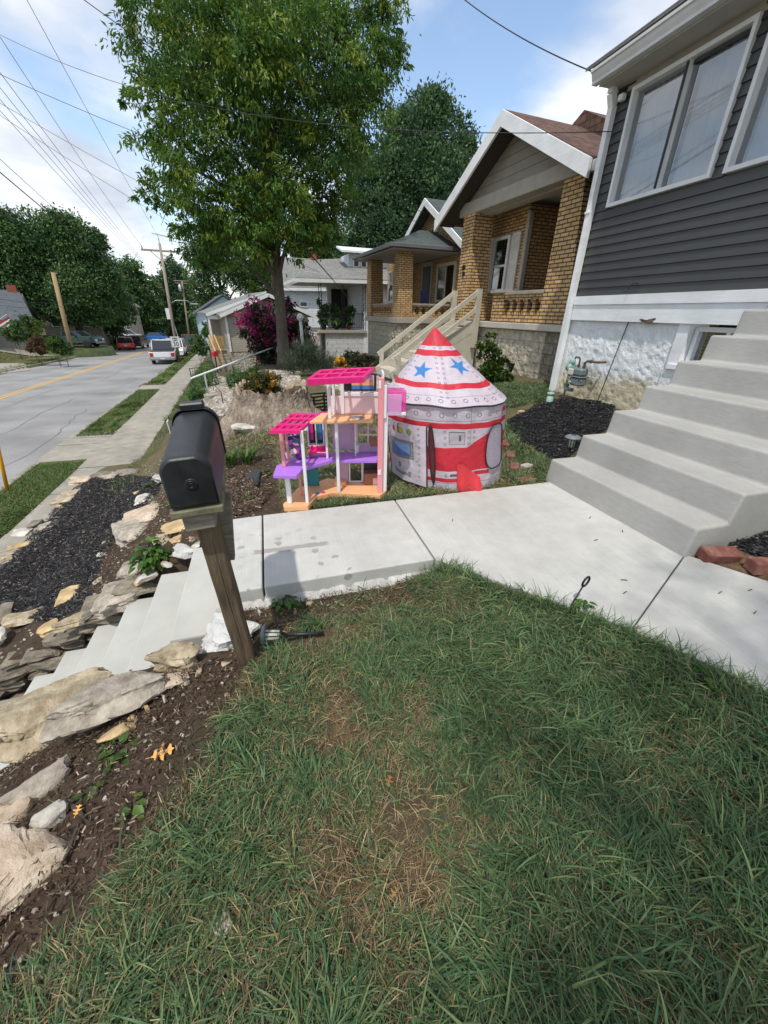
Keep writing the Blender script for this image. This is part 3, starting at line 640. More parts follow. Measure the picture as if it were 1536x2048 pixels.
# the new path: four slabs with tooled joints
def slab(pts, name='path'):
    mb = MB(); mb.prism([(x, y, -.13) for x, y in pts], (0, 0, .13)); return bevel(mb.build(name, 'path_slab', kind='structure'), .008, 2)
g = .006
slab([(-.427, 1.98), (-.163 - g, 1.99), (-.158 - g, 2.96), (-.427, 2.945)])
slab([(-.163 + g, 1.99), (.973 - g, 2.003), (.99 - g, 2.965), (-.158 + g, 2.96)])
slab([(.973 + g, 2.0), (1.751, 1.115), (2.73, 1.60), (2.76, 1.58), (2.70, 2.99), (.99 + g, 2.965)])
slab([(1.7535, 1.1095), (2.55, -.25), (3.75, -.05), (2.739, 1.5955)])
def crumbly(name, x0, x1, y0, y1, z0, z1, n, mat, seed):
    r = np.random.default_rng(seed); mb = MB(); mb.smooth = True; k = 7; V = []; F = []
    prof = [(1, 0), (.75, .0), (.35, .3), (.1, .62), (.0, .8), (.2, 1), (1, 1)]
    for i in range(n + 1):
        x = x0 + (x1 - x0) * i / n; j = r.uniform(-.3, .3)
        for a, b in prof: V.append((x, y0 + (y1 - y0) * min(1, max(-.2, a + (j + r.uniform(-.2, .2)) * (a < .9))), z0 + (z1 - z0) * (1 - b) + (r.uniform(-.012, .012) if b > .2 else 0)))
    for i in range(n):
        for q in range(k - 1): F.append((i * k + q, i * k + q + 1, (i + 1) * k + q + 1, (i + 1) * k + q))
    mb.add(V, F); return mb.build(name, mat, kind='structure')
crumbly('path_footing', -.45, .975, 1.945, 2.02, -.17, -.085, 46, 'mortar', 3)

# upper steps, eight risers to the porch
R_, T_ = .226, .305
def stair_prof(x0, z0, n, last):
    P = [(x0, z0 - .25)]
    for k in range(n): P += [(x0 + T_ * k + .012 * 0, z0 + R_ * k), (x0 + T_ * k + .022, z0 + R_ * (k + 1))]
    P += [(last, z0 + R_ * n), (last, z0 - .25)]; return P
P = stair_prof(2.632, 0, 8, 4.87); n = len(P); mb = MB()
A = [(x, 3.045, z) for x, z in P]; B = [(x + .055, 1.572, z) for x, z in P]
mb.add(A + B, [tuple(range(n)), tuple(reversed(range(n, 2 * n)))] + [(i, n + i, n + (i + 1) % n, (i + 1) % n) for i in range(n)])
st = bevel(mb.build('porch_steps', 'concrete_step'), .02, 3); setp(st, 'broad new concrete steps rising from the path to the grey-sided house', 'steps')
# lower steps, down to the sidewalk
mb = MB(); P = [(-.427 + .0, -.132)]
P = [(-.431, -1.7), (-.431, -.135)]
x, z = -.431, -.207
P[1] = (x, z)
for k in range(1, 7):
    P += [(-.431 - .285 * k, -.207 * k)]
    P += [(-.431 - .285 * k + .012, -.207 * (k + 1))] if k < 6 else [(-.431 - .285 * k + .01, -1.7)]
n = len(P); A = [(a, 2.925, b) for a, b in P]; B = [(a, 1.9, b) for a, b in P]
mb.add(A + B, [tuple(reversed(range(n))), tuple(range(n, 2 * n))] + [((i + 1) % n, n + (i + 1) % n, n + i, i) for i in range(n)])
st = bevel(mb.build('garden_steps', 'concrete_new'), .014, 2); setp(st, 'pale concrete steps going down between rocks to the sidewalk', 'steps')
mb = MB(); mb.cbox(-3.0, 1.9, -1.6, -2.16, 2.93, -1.44, .01); mb.build('landing', 'concrete_old', kind='structure')
# ------------------------------------------------------------------ helpers for houses
def window(mb_fr, parent, o, u, w, h, inn, mats=('white_paint', 'glass'), fw=.06, proud=.03, bars=(), room=True, sill=None, curtain=None, name='window', depth=.12):
    """window whose lower corner is o, width along u, looking out against `inn`; frame > pane, curtain"""
    o, u, inn = Vector(o), Vector(u).normalized(), Vector(inn).normalized(); z = Vector((0, 0, 1)); f = MB(mb_fr)
    def slabx(a0, a1, b0, b1, d0, d1):
        p = o + u * a0 + z * b0 + inn * d0; f.prism([p, p + u * (a1 - a0), p + u * (a1 - a0) + z * (b1 - b0), p + z * (b1 - b0)], inn * (d1 - d0))
    slabx(0, w, 0, fw, -proud, depth); slabx(0, w, h - fw, h, -proud, depth); slabx(0, fw, fw, h - fw, -proud, depth); slabx(w - fw, w, fw, h - fw, -proud, depth)
    for k, (kind, t) in enumerate(bars):
        bw = .045
        if kind == 'v': slabx(w * t - bw / 2, w * t + bw / 2, fw, h - fw, -proud * .6, .06)
        else: slabx(fw, w - fw, h * t - bw / 2, h * t + bw / 2, -proud * .6 - .002, .055)
    if sill: slabx(-.05, w + .05, -.05, 0, -proud - sill, depth)
    win = f.build(name, mats[0], parent)
    g = MB(mb_fr); p = o + u * fw + z * fw + inn * .035; a, b = u * (w - 2 * fw), z * (h - 2 * fw); g.poly(p, p + a, p + a + b, p + b); g.build('pane', mats[1], win)
    if room:
        r = MB(mb_fr); p = o + inn * .6 - u * .2 - z * .2; a, b = u * (w + .4), z * (h + .4); r.poly(p, p + a, p + a + b, p + b); r.build('interior', 'room' if curtain else 'dark_inside', win)
    if curtain:
        c = MB(mb_fr); c.smooth = True
        for t0, t1 in curtain:
            V = []; n = 28
            for i in range(n + 1):
                t = t0 + (t1 - t0) * i / n; d = .16 + .022 * math.sin(i * 1.9) + .01 * math.sin(i * .7)
                V += [o + u * (w * t) + inn * d + z * .03, o + u * (w * t) + inn * d + z * (h - .03)]
            c.add(V, [(2 * i, 2 * i + 2, 2 * i + 3, 2 * i + 1) for i in range(n)])
        c.build('curtain', 'curtain', win)
    return win
def inset_window(fr, parent, o, u, w, h, out, mats=('white_paint', 'glass_far'), fw=.07, bars=()):
    """window set on a far wall: casing, dark room panel, pane"""
    o, u, out = Vector(o), Vector(u).normalized(), Vector(out).normalized(); z = Vector((0, 0, 1)); f = MB(fr)
    def sl(a0, a1, b0, b1, d0, d1): p = o + u * a0 + z * b0 + out * d0; f.prism([p, p + u * (a1 - a0), p + u * (a1 - a0) + z * (b1 - b0), p + z * (b1 - b0)], out * (d1 - d0))
    sl(0, w, 0, fw, .003, .07); sl(0, w, h - fw, h, .003, .07); sl(0, fw, fw, h - fw, .003, .07); sl(w - fw, w, fw, h - fw, .003, .07)
    for k, t in bars:
        if k == 'v': sl(w * t - .025, w * t + .025, fw, h - fw, .003, .055)
        else: sl(fw, w - fw, h * t - .025, h * t + .025, .003, .056)
    win = f.build('window', mats[0], parent); p = o + u * fw + z * fw; a, b = u * (w - 2 * fw), z * (h - 2 * fw)
    g = MB(fr); q = p + out * .01; g.poly(q, q + a, q + a + b, q + b); g.build('interior', 'dark_inside', win); g = MB(fr); q = p + out * .035; g.poly(q, q + a, q + a + b, q + b); g.build('pane', mats[1], win); return win
def gable_roof(fr, parent, x0, x1, y0, y1, ze, zr, t=.12, mat='shingle_brown', name='roof', yr=None):
    """ridge along local x; eaves at y0 and y1 (height ze), ridge height zr"""
    yr = (y0 + y1) / 2 if yr is None else yr; m = MB(fr)
    m.prism([(x0, y0, ze), (x0, yr, zr), (x0, yr, zr + t), (x0, y0, ze + t)], (x1 - x0, 0, 0))
    m.prism([(x0, yr + .002, zr), (x0, y1, ze), (x0, y1, ze + t), (x0, yr + .002, zr + t)], (x1 - x0, 0, 0)); return m.build(name, mat, parent)
def rakes(fr, parent, x, y0, y1, ze, zr, w=.2, t=.035, mat='white_paint_worn', yr=None, name='bargeboard'):
    yr = (y0 + y1) / 2 if yr is None else yr; m = MB(fr)
    for ya, yb in ((y0, yr), (y1, yr)): m.prism([(x, ya, ze - w + .13), (x, yb, zr - w + .13), (x, yb, zr + .125), (x, ya, ze + .125)], (-t, 0, 0))
    return m.build(name, mat, parent)

# ------------------------------------------------------------------ the dark-sided house on the right
HX = 4.9; HY = 5.95
dark = thing('grey_house', 'charcoal vinyl-sided house with white plaster cellar wall beside the porch steps', 'house', (HX + 3, 0, .3))
m = MB(); PIT = .1065
def lap(y0, y1, z0, z1):
    z = z0
    while z < z1 - .01:
        zt = min(z + PIT, z1); k = (zt - z) / PIT; zm = z + PIT * .5 * k
        # double-four profile: two shallow faces to each course
        m.add([(HX - .020, y0, z), (HX - .020, y1, z), (HX - .010, y1, zm), (HX - .010, y0, zm)], [(0, 3, 2, 1)])
        m.add([(HX - .010, y0, zm), (HX - .010, y1, zm), (HX - .002, y1, zt), (HX - .002, y0, zt)], [(0, 3, 2, 1)])
        m.add([(HX - .002, y0, z), (HX - .002, y1, z), (HX - .020, y1, z), (HX - .020, y0, z)], [(0, 3, 2, 1)]); z = zt
WB, WT = 2.852, 4.065
lap(-6, HY, 1.772, 1.772 + PIT * 10); WBB = 1.772 + PIT * 10
for a, b in ((5.63, HY), (4.04, 4.175), (-6, .9)): lap(a, b, WBB, 4.17)
m.build('siding', 'siding_dark', dark)
m = MB(); m.box(HX + .001, 5.6, WBB, HX + .1, HY, 4.2); m.box(HX + .005, HY - .02, 1.45, 12, HY, 4.3); m.build('side_wall', 'siding_dark', dark)
# cellar wall, lumpy plaster
n1_, n2_ = 64, 90; Yv = np.linspace(3.985, HY, n2_); Zv = np.linspace(0, 1.46, n1_); YY, ZZ = np.meshgrid(Yv, Zv)
bumpv = (vnoise(YY.ravel(), ZZ.ravel(), 7, 21) - .5) * .014 + (vnoise(YY.ravel(), ZZ.ravel(), 23, 22) - .5) * .020
idx = np.arange((n1_ - 1) * n2_).reshape(n1_ - 1, n2_)[:, :-1].ravel()
npmesh('cellar_wall', np.stack([HX + .035 + bumpv, YY.ravel(), ZZ.ravel()], 1), np.stack([idx, idx + n2_, idx + n2_ + 1, idx + 1], 1), 'cellar_plaster', parent=dark, smooth=True)
m = MB(); m.box(HX + .06, -6, 0, HX + .3, 2.95, 1.46); m.box(HX + .012, 2.951, 0, HX + .3, 4.02, .929); m.build('cellar_wall', 'cellar_plaster', dark)
m = MB(); m.box(HX - .045, -6, 1.655, HX + .05, 5.86, 1.771); m.box(HX - .028, 3.06, 1.44, HX + .05, 5.865, 1.654); m.box(HX - .031, -6, 1.44, HX + .05, 3.055, 1.654); tb = m.build('trim_board', 'white_paint_worn', dark)
P_, F_ = stone_geo(.02, .22, .05, 5, 5, .5); m = MB(); m.add((P_ + np.array([HX - .03, 4.42, 1.452])).tolist(), F_); m.build('rotten_patch', 'rust_pipe', tb)
cw = window(None, dark, (HX + .12, 3.83, .99), (0, -1, 0), .9, .42, (1, 0, 0), fw=.05, depth=.06, name='cellar_window', mats=('white_paint_worn', 'glass_far'), bars=(('v', .42),))
m = MB(); m.box(HX + .0, 3.84, .95, HX + .3, 3.984, 1.45); m.box(HX - .02, 2.95, .93, HX + .3, 3.96, .985); m.build('reveal', 'white_paint_worn', cw)
m = MB(); m.box(HX + .03, HY - .09, .2, HX + .13, HY, 1.45); m.build('corner_post', 'white_paint_worn', dark)
# windows, the first a sliding pair
w1 = window(None, dark, (HX, 5.63, WB), (0, -1, 0), 1.455, WT - WB, (1, 0, 0), fw=.042, proud=.05, bars=(('v', .515),), curtain=((.03, .5), (.55, .99)))
m = MB(); m.box(HX - .045, 4.86, WB + .055, HX - .036, 4.89, WT - .055); m.box(HX + .008, 4.225, WT - .09, HX + .03, 4.845, WT - .058); m.build('sash', 'black_plastic', w1)
w2 = window(None, dark, (HX, 4.037, WB), (0, -1, 0), 1.455, WT - WB, (1, 0, 0), fw=.042, proud=.05, bars=(('v', .515),), curtain=((.03, .46), (.60, .99)))
w3 = window(None, dark, (HX, 2.40, WB), (0, -1, 0), 1.455, WT - WB, (1, 0, 0), fw=.042, proud=.05, bars=(('v', .515),), curtain=((.03, .46),))
m = MB(); m.box(HX - .012, -6, WT + .003, HX + .09, 5.75, 4.16); m.build('frieze_board', 'trim_grey', dark)
m = MB(); m.box(4.60, -6, 4.145, HX + .1, 5.93, 4.165); m.box(4.585, -6, 4.14, 4.60, 5.93, 4.31); m.build('soffit', 'soffit', dark)
m = MB(); prof = [(4.582, 4.16), (4.582, 4.30), (4.455, 4.30), (4.455, 4.272), (4.475, 4.262), (4.485, 4.23), (4.505, 4.19), (4.505, 4.16)]
m.prism([(a, -6, b) for a, b in prof], (0, 11.98, 0)); m.build('gutter', 'gutter_white', dark)
m = MB(); m.prism([(4.46, -6, 4.325), (9.5, -6, 6.6), (9.5, -6, 6.72), (4.46, -6, 4.36)], (0, 12.1, 0)); m.build('roof', 'shingle_grey', dark)
m = MB(); dn = [(4.78, 5.90, 4.16), (4.78, 5.905, 4.10), (HX - .055, 5.915, 3.98), (HX - .055, 5.925, .30)]
for a, b in zip(dn, dn[1:]): m.bar(a, b, .085, .075, (1, 0, 0))
m.cbox(HX - .105, 5.875, 2.83, HX - .008, 5.972, 2.86, .004); m.build('downspout', 'white_paint_worn', dark)
m = MB(); m.cbox(HX - .1, 5.72, 3.98, HX - .03, 5.80, 4.05, .01); m.build('wire_bracket', 'white_paint', dark)

# ------------------------------------------------------------------ first brick house
F1 = frame(5.5, 6.76, 0, .087)
bh = thing('brick_house', 'yellow brick bungalow with brown shingle gable and a square-pillared porch next to the grey house', 'house', F1 @ Vector((2, 2.3, .2)))
def pillar(fr, parent, xb, yb, xt, yt, z0, z1, mat, name='pillar'):
    m = MB(fr); B = [(xb[0], yb[0], z0), (xb[1], yb[0], z0), (xb[1], yb[1], z0), (xb[0], yb[1], z0)]; T = [(xt[0], yt[0], z1), (xt[1], yt[0], z1), (xt[1], yt[1], z1), (xt[0], yt[1], z1)]
    m.add(B + T, [(0, 1, 5, 4), (1, 2, 6, 5), (2, 3, 7, 6), (3, 0, 4, 7), (4, 5, 6, 7)]); return m.build(name, mat, parent)
pillar(F1, bh, (0, .68), (.0, .74), (.10, .62), (.33, .82), 1.34, 3.64, 'brick_buff')
pillar(F1, bh, (0, .66), (3.55, 4.06), (.06, .58), (3.63, 4.12), 1.34, 3.70, 'brick_buff')
m = MB(F1); m.box(.05, .1, -.6, 1.2, 4.1, 1.215); m.box(.05, .12, -.6, 2.6, .5, 1.2); m.build('porch_base', 'rockface', bh)
m = MB(F1); m.cbox(-.05, -.05, 1.216, 2.2, 2.78, 1.339, .01); m.cbox(-.05, 2.782, 1.216, 2.2, 4.2, 1.336, .01); m.build('porch_slab', 'trim_cream', bh)
# brick baluster rail and the low pier
m = MB(F1); m.box(.08, .74, 1.34, .34, 2.05, 1.50); m.box(.08, .74, 1.80, .34, 2.05, 1.885)
for k in range(5): y = .86 + k * .245; m.box(.10, y - .075, 1.5, .30, y + .075, 1.58); m.box(.13, y - .05, 1.58, .28, y + .05, 1.74); m.box(.10, y - .075, 1.74, .30, y + .075, 1.8)
m.build('balustrade', 'brick_buff', bh)
m = MB(F1); m.cbox(.04, .70, 1.886, .38, 2.06, 1.955, .008); m.cbox(.0, 2.0, 1.93, .46, 2.52, 1.99, .008); m.build('coping', 'concrete_old', bh)
m = MB(F1); m.box(.06, 2.06, 1.34, .40, 2.46, 1.929); m.build('pier', 'brick_buff', bh)
# walls behind the porch
m = MB(F1); m.box(1.0, 2.8, 1.34, 1.3, 4.9, 3.75); m.box(1.3, 2.8, 1.34, 2.1, 3.0, 3.75); m.box(2.1, -.35, 1.34, 2.4, 3.2, 3.75); m.box(1.0, 4.7, -.3, 9, 4.9, 3.6); m.box(2.1, -.4, -.3, 9, -.3, 3.6); m.box(1.0, 4.2, -.6, 1.3, 4.9, 1.34); m.build('wall', 'brick_tan', bh)
m = MB(F1); m.cbox(.94, 2.70, 1.34, 1.06, 2.80, 3.6, .01); m.build('corner_trim', 'trim_grey', bh)
wn_ = inset_window(F1, bh, (.995, 3.98, 2.02), (0, -1, 0), .66, 1.22, (-1, 0, 0), fw=.07, bars=(('h', .48),))
for ya in (4.02, 2.96):
    m = MB(F1); m.box(.95, ya, 2.0, .99, ya + .30, 3.26); z = 2.06
    while z < 3.18:
        if not 2.58 < z < 2.66: m.prism([(.948, ya + .04, z), (.948, ya + .04, z + .035), (.935, ya + .04, z)], (0, .22, 0))
        z += .05
    m.build('shutter', 'shutter', wn_)
dr = MB(F1); dr.box(2.05, 1.15, 1.34, 2.12, 2.2, 3.4); d_ = dr.build('door', 'trim_grey', bh); m = MB(F1); m.box(2.03, 1.27, 1.40, 2.06, 2.08, 3.3); m.build('screen', 'screen_grey', d_)
# gable, beam, ceiling, roof
m = MB(F1); m.prism([(.12, .30, 3.90), (.12, 4.30, 3.90), (.12, 2.33, 4.86)], (.08, 0, 0)); m.build('gable_wall', 'shingle_wall', bh)
m = MB(F1); m.cbox(.04, .28, 3.645, .34, 4.32, 3.90, .01); m.cbox(.30, .30, 3.62, .55, 4.2, 3.76, .01); m.box(.34, 3.7, 3.71, 1.0, 3.95, 3.84); m.box(.34, .42, 3.64, 2.1, .66, 3.84); m.build('beam', 'trim_grey', bh)
m = MB(F1); m.box(.35, .3, 3.85, 2.2, 4.3, 3.88); m.build('porch_ceiling', 'soffit', bh)
E0, E1, ZE, ZR = -.16, 4.86, 3.56, 4.86
gable_roof(F1, bh, -.32, 7.5, E0, E1, ZE, ZR, .13, 'shingle_brown', yr=2.34)
rakes(F1, bh, -.32, E0 - .03, E1 + .03, ZE - .03, ZR, .25, .05, yr=2.34)
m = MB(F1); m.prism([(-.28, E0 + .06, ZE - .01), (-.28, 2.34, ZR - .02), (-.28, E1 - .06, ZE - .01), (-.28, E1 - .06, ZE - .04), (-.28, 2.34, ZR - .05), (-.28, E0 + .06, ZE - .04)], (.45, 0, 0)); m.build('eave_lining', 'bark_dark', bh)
m = MB(F1); m.cbox(-.30, -.29, 3.50, 7.5, -.17, 3.64, .01); m.build('gutter', 'gutter_white', bh)
rf = MB(F1); rf.prism([(1.6, .5, 4.3), (1.6, 2.34, 5.25), (1.6, 4.2, 4.3)], (5, 0, 0)); rf.build('rear_roof', 'shingle_brown', bh)
# address plaque on the left pillar: two short dark marks
m = MB(F1); m.box(-.012, 3.80, 2.50, .03, 3.87, 2.60); m.box(-.012, 3.78, 2.36, .03, 3.84, 2.45); m.build('house_number', 'black_metal', bh)
# timber stair to the street
stw = thing('porch_stair', 'cream painted wooden stair with handrails leading up to the brick porch', 'stairs', F1 @ Vector((-1.1, 3.2, .3)))
m = MB(F1)
for k in range(6): m.box(-2.35 + .37 * k, 2.84, .20 + .19 * k, -1.98 + .37 * k, 3.78, .24 + .19 * k); m.box(-2.35 + .37 * k, 2.84, .06 + .19 * k, -2.32 + .37 * k, 3.78, .199 + .19 * k)
m.build('treads', 'deck_paint', stw)
for y in (2.72, 3.86):
    h = MB(F1); a, b = (-2.30, y, .52), (-.20, y, 1.96)
    h.bar(a, b, .045, .10); h.bar((-2.30, y, .20), (-.20, y, 1.60), .04, .09); h.bar((-2.2, y, -.1), (-2.2, y, .62), .09); h.bar((-.17, y, .75 if y < 3 else 1.3), (-.17, y, 2.03), .11)
    h.build('handrail', 'deck_paint', stw)
m = MB(F1); m.prism([(-2.1, 2.80, -.2), (-.08, 2.80, -.2), (-.08, 2.80, 1.20), (-.35, 2.80, 1.16), (-2.1, 2.80, .12)], (0, -.02, 0)); m.build('skirt_panel', 'deck_paint', stw)
m = MB(F1); m.bar((-2.35, 2.80, .10), (-.1, 2.80, 1.27), .05, .24); m.bar((-2.35, 3.80, .10), (-.1, 3.80, 1.27), .05, .24); m.build('stringer', 'deck_paint', stw)
t_ = thing('porch_box', 'small pale box on the brick porch behind the stair rail', 'box', F1 @ Vector((.75, 2.65, 1.34)))
m = MB(F1); m.cbox(.6, 2.5, 1.34, .9, 2.85, 1.60, .01); m.build('box_body', 'shutter', t_); m = MB(F1); m.cbox(.58, 2.48, 1.602, .92, 2.87, 1.64, .01); m.build('lid', 'white_paint', t_)

# ------------------------------------------------------------------ second brick house
F2 = frame(5.1, 15.7, 0, .087)
b2 = thing('brick_house', 'yellow brick bungalow with dark green hipped porch roof, farther down the row', 'house', F2 @ Vector((2, 2, -.4)))
pillar(F2, b2, (0, .60), (-.02, .56), (.04, .56), (.02, .52), 1.33, 3.45, 'brick_buff'); pillar(F2, b2, (0, .60), (3.1, 3.68), (.04, .56), (3.12, 3.64), 1.33, 3.45, 'brick_buff')
m = MB(F2); m.box(.05, .03, -1.2, 2.6, 3.6, 1.13); m.build('porch_base', 'rockface_far', b2)
m = MB(F2); m.cbox(-.04, -.06, 1.131, 2.6, 3.72, 1.329, .01); m.build('porch_slab', 'trim_grey', b2)
m = MB(F2)
for a, b, ax in ((.56, 3.1, 'y'), (.60, 2.3, 'x')):
    def bx(u0, u1, z0, z1, w0, w1): m.box(w0, u0, z0, w1, u1, z1) if ax == 'y' else m.box(u0, w0, z0, u1, w1, z1)
    bx(a, b, 1.33, 1.45, .1, .32); bx(a, b, 1.68, 1.75, .1, .32); n = int((b - a) / .27)
    for k in range(n): y = a + (k + .5) * (b - a) / n; bx(y - .07, y + .07, 1.45, 1.52, .12, .30); bx(y - .045, y + .045, 1.52, 1.62, .15, .28); bx(y - .07, y + .07, 1.62, 1.68, .12, .30)
m.build('balustrade', 'brick_buff', b2)
m = MB(F2); m.cbox(.06, .54, 1.751, .36, 3.12, 1.82, .008); m.cbox(.58, .06, 1.751, 2.3, .36, 1.82, .008); m.build('coping', 'concrete_old', b2)
m = MB(F2); m.box(2.3, -1.1, -1, 2.6, 4.9, 3.7); m.box(2.6, -1.1, -1, 10, -.8, 3.7); m.box(2.6, 4.6, -1, 10, 4.9, 3.7); m.box(1.5, 3.9, 1.0, 2.3, 4.9, 3.6); m.prism([(2.3, -1.2, 3.7), (2.3, 4.95, 3.7), (2.3, 1.9, 5.3)], (.2, 0, 0)); m.build('wall', 'brick_tan', b2)
inset_window(F2, b2, (2.295, 1.3, 1.9), (0, -1, 0), 1.5, 1.35, (-1, 0, 0), fw=.10, bars=(('v', .5),), mats=('trim_cream', 'glass_far'))
inset_window(F2, b2, (1.495, 4.6, 1.9), (0, -1, 0), .6, 1.3, (-1, 0, 0), fw=.06, mats=('trim_cream', 'glass_far'))
d_ = MB(F2); d_.box(2.25, 1.75, 1.34, 2.3, 2.7, 3.4); d_ = d_.build('door', 'trim_grey', b2); m = MB(F2); m.box(2.22, 1.88, 1.42, 2.25, 2.57, 3.25); m.build('screen', 'screen_grey', d_)
# hip roof of the porch
m = MB(F2); x0, x1, y0, y1, ze = -.42, 2.35, -.40, 4.1, 3.62; ap = (2.35, 1.75, 4.42)
m.add([(x0, y0, ze), (x1, y0, ze), (x0, y1, ze), (x1, y1, ze), (1.6, 1.75, 4.42), (2.35, 1.75, 4.42)], [(0, 1, 5, 4), (2, 0, 4), (3, 2, 4, 5)]); m.build('porch_roof', 'shingle_green', b2)
m = MB(F2); m.box(x0 + .02, y0 + .02, 3.47, x1, y1 - .02, 3.50); m.cbox(.0, -.02, 3.452, 2.3, .3, 3.469, .005); m.build('soffit', 'soffit', b2)
m = MB(F2); m.cbox(x0 - .1, y0 - .1, 3.51, x0, y1, 3.64, .015); m.cbox(x0 + .002, y0 - .1, 3.51, x1, y0, 3.64, .015); m.build('gutter', 'gutter_dark', b2)
gable_roof(F2, b2, 1.85, 10, -1.35, 5.15, 3.55, 5.35, .13, 'shingle_green', yr=1.9)
rakes(F2, b2, 1.84, -1.38, 5.18, 3.52, 5.35, .24, .05, yr=1.9)
sg = MB(F2); sg.prism([(3.6, -3.0, 3.55), (3.6, -1.2, 4.4), (3.6, .6, 3.55)], (4, 0, 0)); sg.build('side_gable', 'shingle_green', b2)
m = MB(F2)
for a, b in (((3.58, -3.05, 3.5), (3.58, -1.2, 4.42)), ((3.58, -1.2, 4.42), (3.58, .6, 3.55))): m.bar(a, b, .05, .2)
m.build('bargeboard', 'white_paint_worn', b2)
v_ = MB(F2); v_.prism([(2.27, 1.3, 4.25), (2.27, 2.2, 4.25), (2.27, 1.75, 4.95)], (.05, 0, 0)); v_ = v_.build('attic_vent', 'trim_grey', b2)
m = MB(F2)
for k in range(4): w = .3 - .07 * k; m.box(2.25, 1.75 - w, 4.32 + k * .13, 2.268, 1.75 + w, 4.37 + k * .13)
m.build('louvre', 'dark_inside', v_)
ch = thing('porch_chair', 'dark blue slatted chair on the farther brick porch', 'chair', F2 @ Vector((1.3, .9, 1.33)))
m = MB(F2)
for k in range(6): m.cbox(1.5, .62 + .1 * k, 1.75, 1.53, .70 + .1 * k, 2.25, .01)
m.cbox(1.5, .58, 2.25, 1.54, 1.24, 2.32, .01); m.build('backrest', 'blue_plastic', ch)
m = MB(F2); m.cbox(1.0, .6, 1.7, 1.5, 1.22, 1.75, .01); m.build('seat', 'blue_plastic', ch)
for xx in (1.03, 1.46):
    for yy in (.63, 1.19): m = MB(F2); m.bar((xx, yy, 1.33), (xx, yy, 1.70), .05); m.build('leg', 'blue_plastic', ch)
# ------------------------------------------------------------------ rocket play tent
TC = Vector((1.775, 3.625, 0)); TD = Vector((-.44, -.9, 0)).normalized(); TR_ = Vector((.9, -.44, 0)).normalized(); TRAD = .60; ZRIM = .80
AP = Vector((1.53, 3.60, 1.385))
def tent_wall(phi, z, off=0.0):
    ph = np.radians(phi); rr = TRAD + off + .010 * np.sin(ph * 7 + z * 5) * np.sin(z * 3.6 / ZRIM) + .006 * np.sin(ph * 17 + 3 * z) - .006 * np.sin(PI * np.clip(z / ZRIM, 0, 1))
    lean = -.085 * z / ZRIM
    return np.stack([TC.x + rr * (TD.x * np.cos(ph) + TR_.x * np.sin(ph)) + lean, TC.y + rr * (TD.y * np.cos(ph) + TR_.y * np.sin(ph)), z + ground(TC.x, TC.y)], -1)
RIMC = np.array([TC.x - .085, TC.y, ZRIM + ground(TC.x, TC.y)])
def tent_cone(phi, t):
    ph = np.radians(phi); c = np.array(AP) * (1 - t)[..., None] + RIMC * t[..., None]
    seam = np.abs(((phi - 4 + 30) % 60) - 30); rr = .603 * t ** .95 * (1 + .025 * np.exp(-(seam / 7) ** 2) - .03 * np.sin(PI * t) * (seam / 30) ** 2) + .004
    c = c.copy(); c[..., 0] += rr * (TD.x * np.cos(ph) + TR_.x * np.sin(ph)); c[..., 1] += rr * (TD.y * np.cos(ph) + TR_.y * np.sin(ph))
    c[..., 2] -= .022 * np.sin(PI * t) + .006 * np.sin(ph * 9) * t
    return c
def grid_mesh(fn, pa, pb, na, za, zb, nz, colfn, name, mat, parent):
    A = np.linspace(pa, pb, na); Z = np.linspace(za, zb, nz); AA, ZZ = np.meshgrid(A, Z); AA, ZZ = AA.ravel(), ZZ.ravel()
    idx = np.arange((nz - 1) * na).reshape(nz - 1, na)[:, :-1].ravel()
    return npmesh(name, fn(AA, ZZ), np.stack([idx, idx + 1, idx + na + 1, idx + na], 1), mat, colfn(AA, ZZ), parent, smooth=True)
CW, CR, CK, CG = np.array([.60, .53, .59]), np.array([.60, .03, .05]), np.array([.03, .03, .035]), np.array([.27, .25, .27])
def star_poly(cx, cy, R, rot): return [(cx + (R if k % 2 == 0 else R * .40) * math.sin(rot + k * PI / 5), cy + (R if k % 2 == 0 else R * .40) * math.cos(rot + k * PI / 5)) for k in range(10)]
def ring(C, du, dv, r, w=.0028, fill=None):
    d = np.hypot(du, dv)
    if fill is not None: C[d < r] = fill
    C[np.abs(d - r) < w] = CK * 3
def cone_col(phi, t):
    C = np.tile(CW, (len(t), 1)); SL = .86
    C[(t < .225) | ((t > .27) & (t < .345)) | ((t > .69) & (t < .765))] = CR
    C[np.abs(t - .865) < .0028] = CG * .6
    rr = .612 * t
    for k in range(-16, 17): ring(C, np.radians(phi - k * 11.2) * rr, (t - .92) * SL, .019)
    for s in range(-3, 3):
        for tt in np.arange(.12, .9, .062):
            for e in (-1, 1): du = np.radians(((phi - (4 + 60 * s) + 180) % 360) - 180) * rr - e * .026; ring(C, du, (t - tt) * SL, .009, .002)
    for pc, tc_, ro in ((-27, .535, .05), (40, .475, -.35), (100, .5, .2), (155, .5, 0), (-90, .5, .1), (-150, .5, .3)):
        m = inpoly(np.radians(((phi - pc + 180) % 360) - 180) * rr, -(t - tc_) * SL, star_poly(0, 0, .105, ro)); C[m] = [.06, .235, .56]
    return C
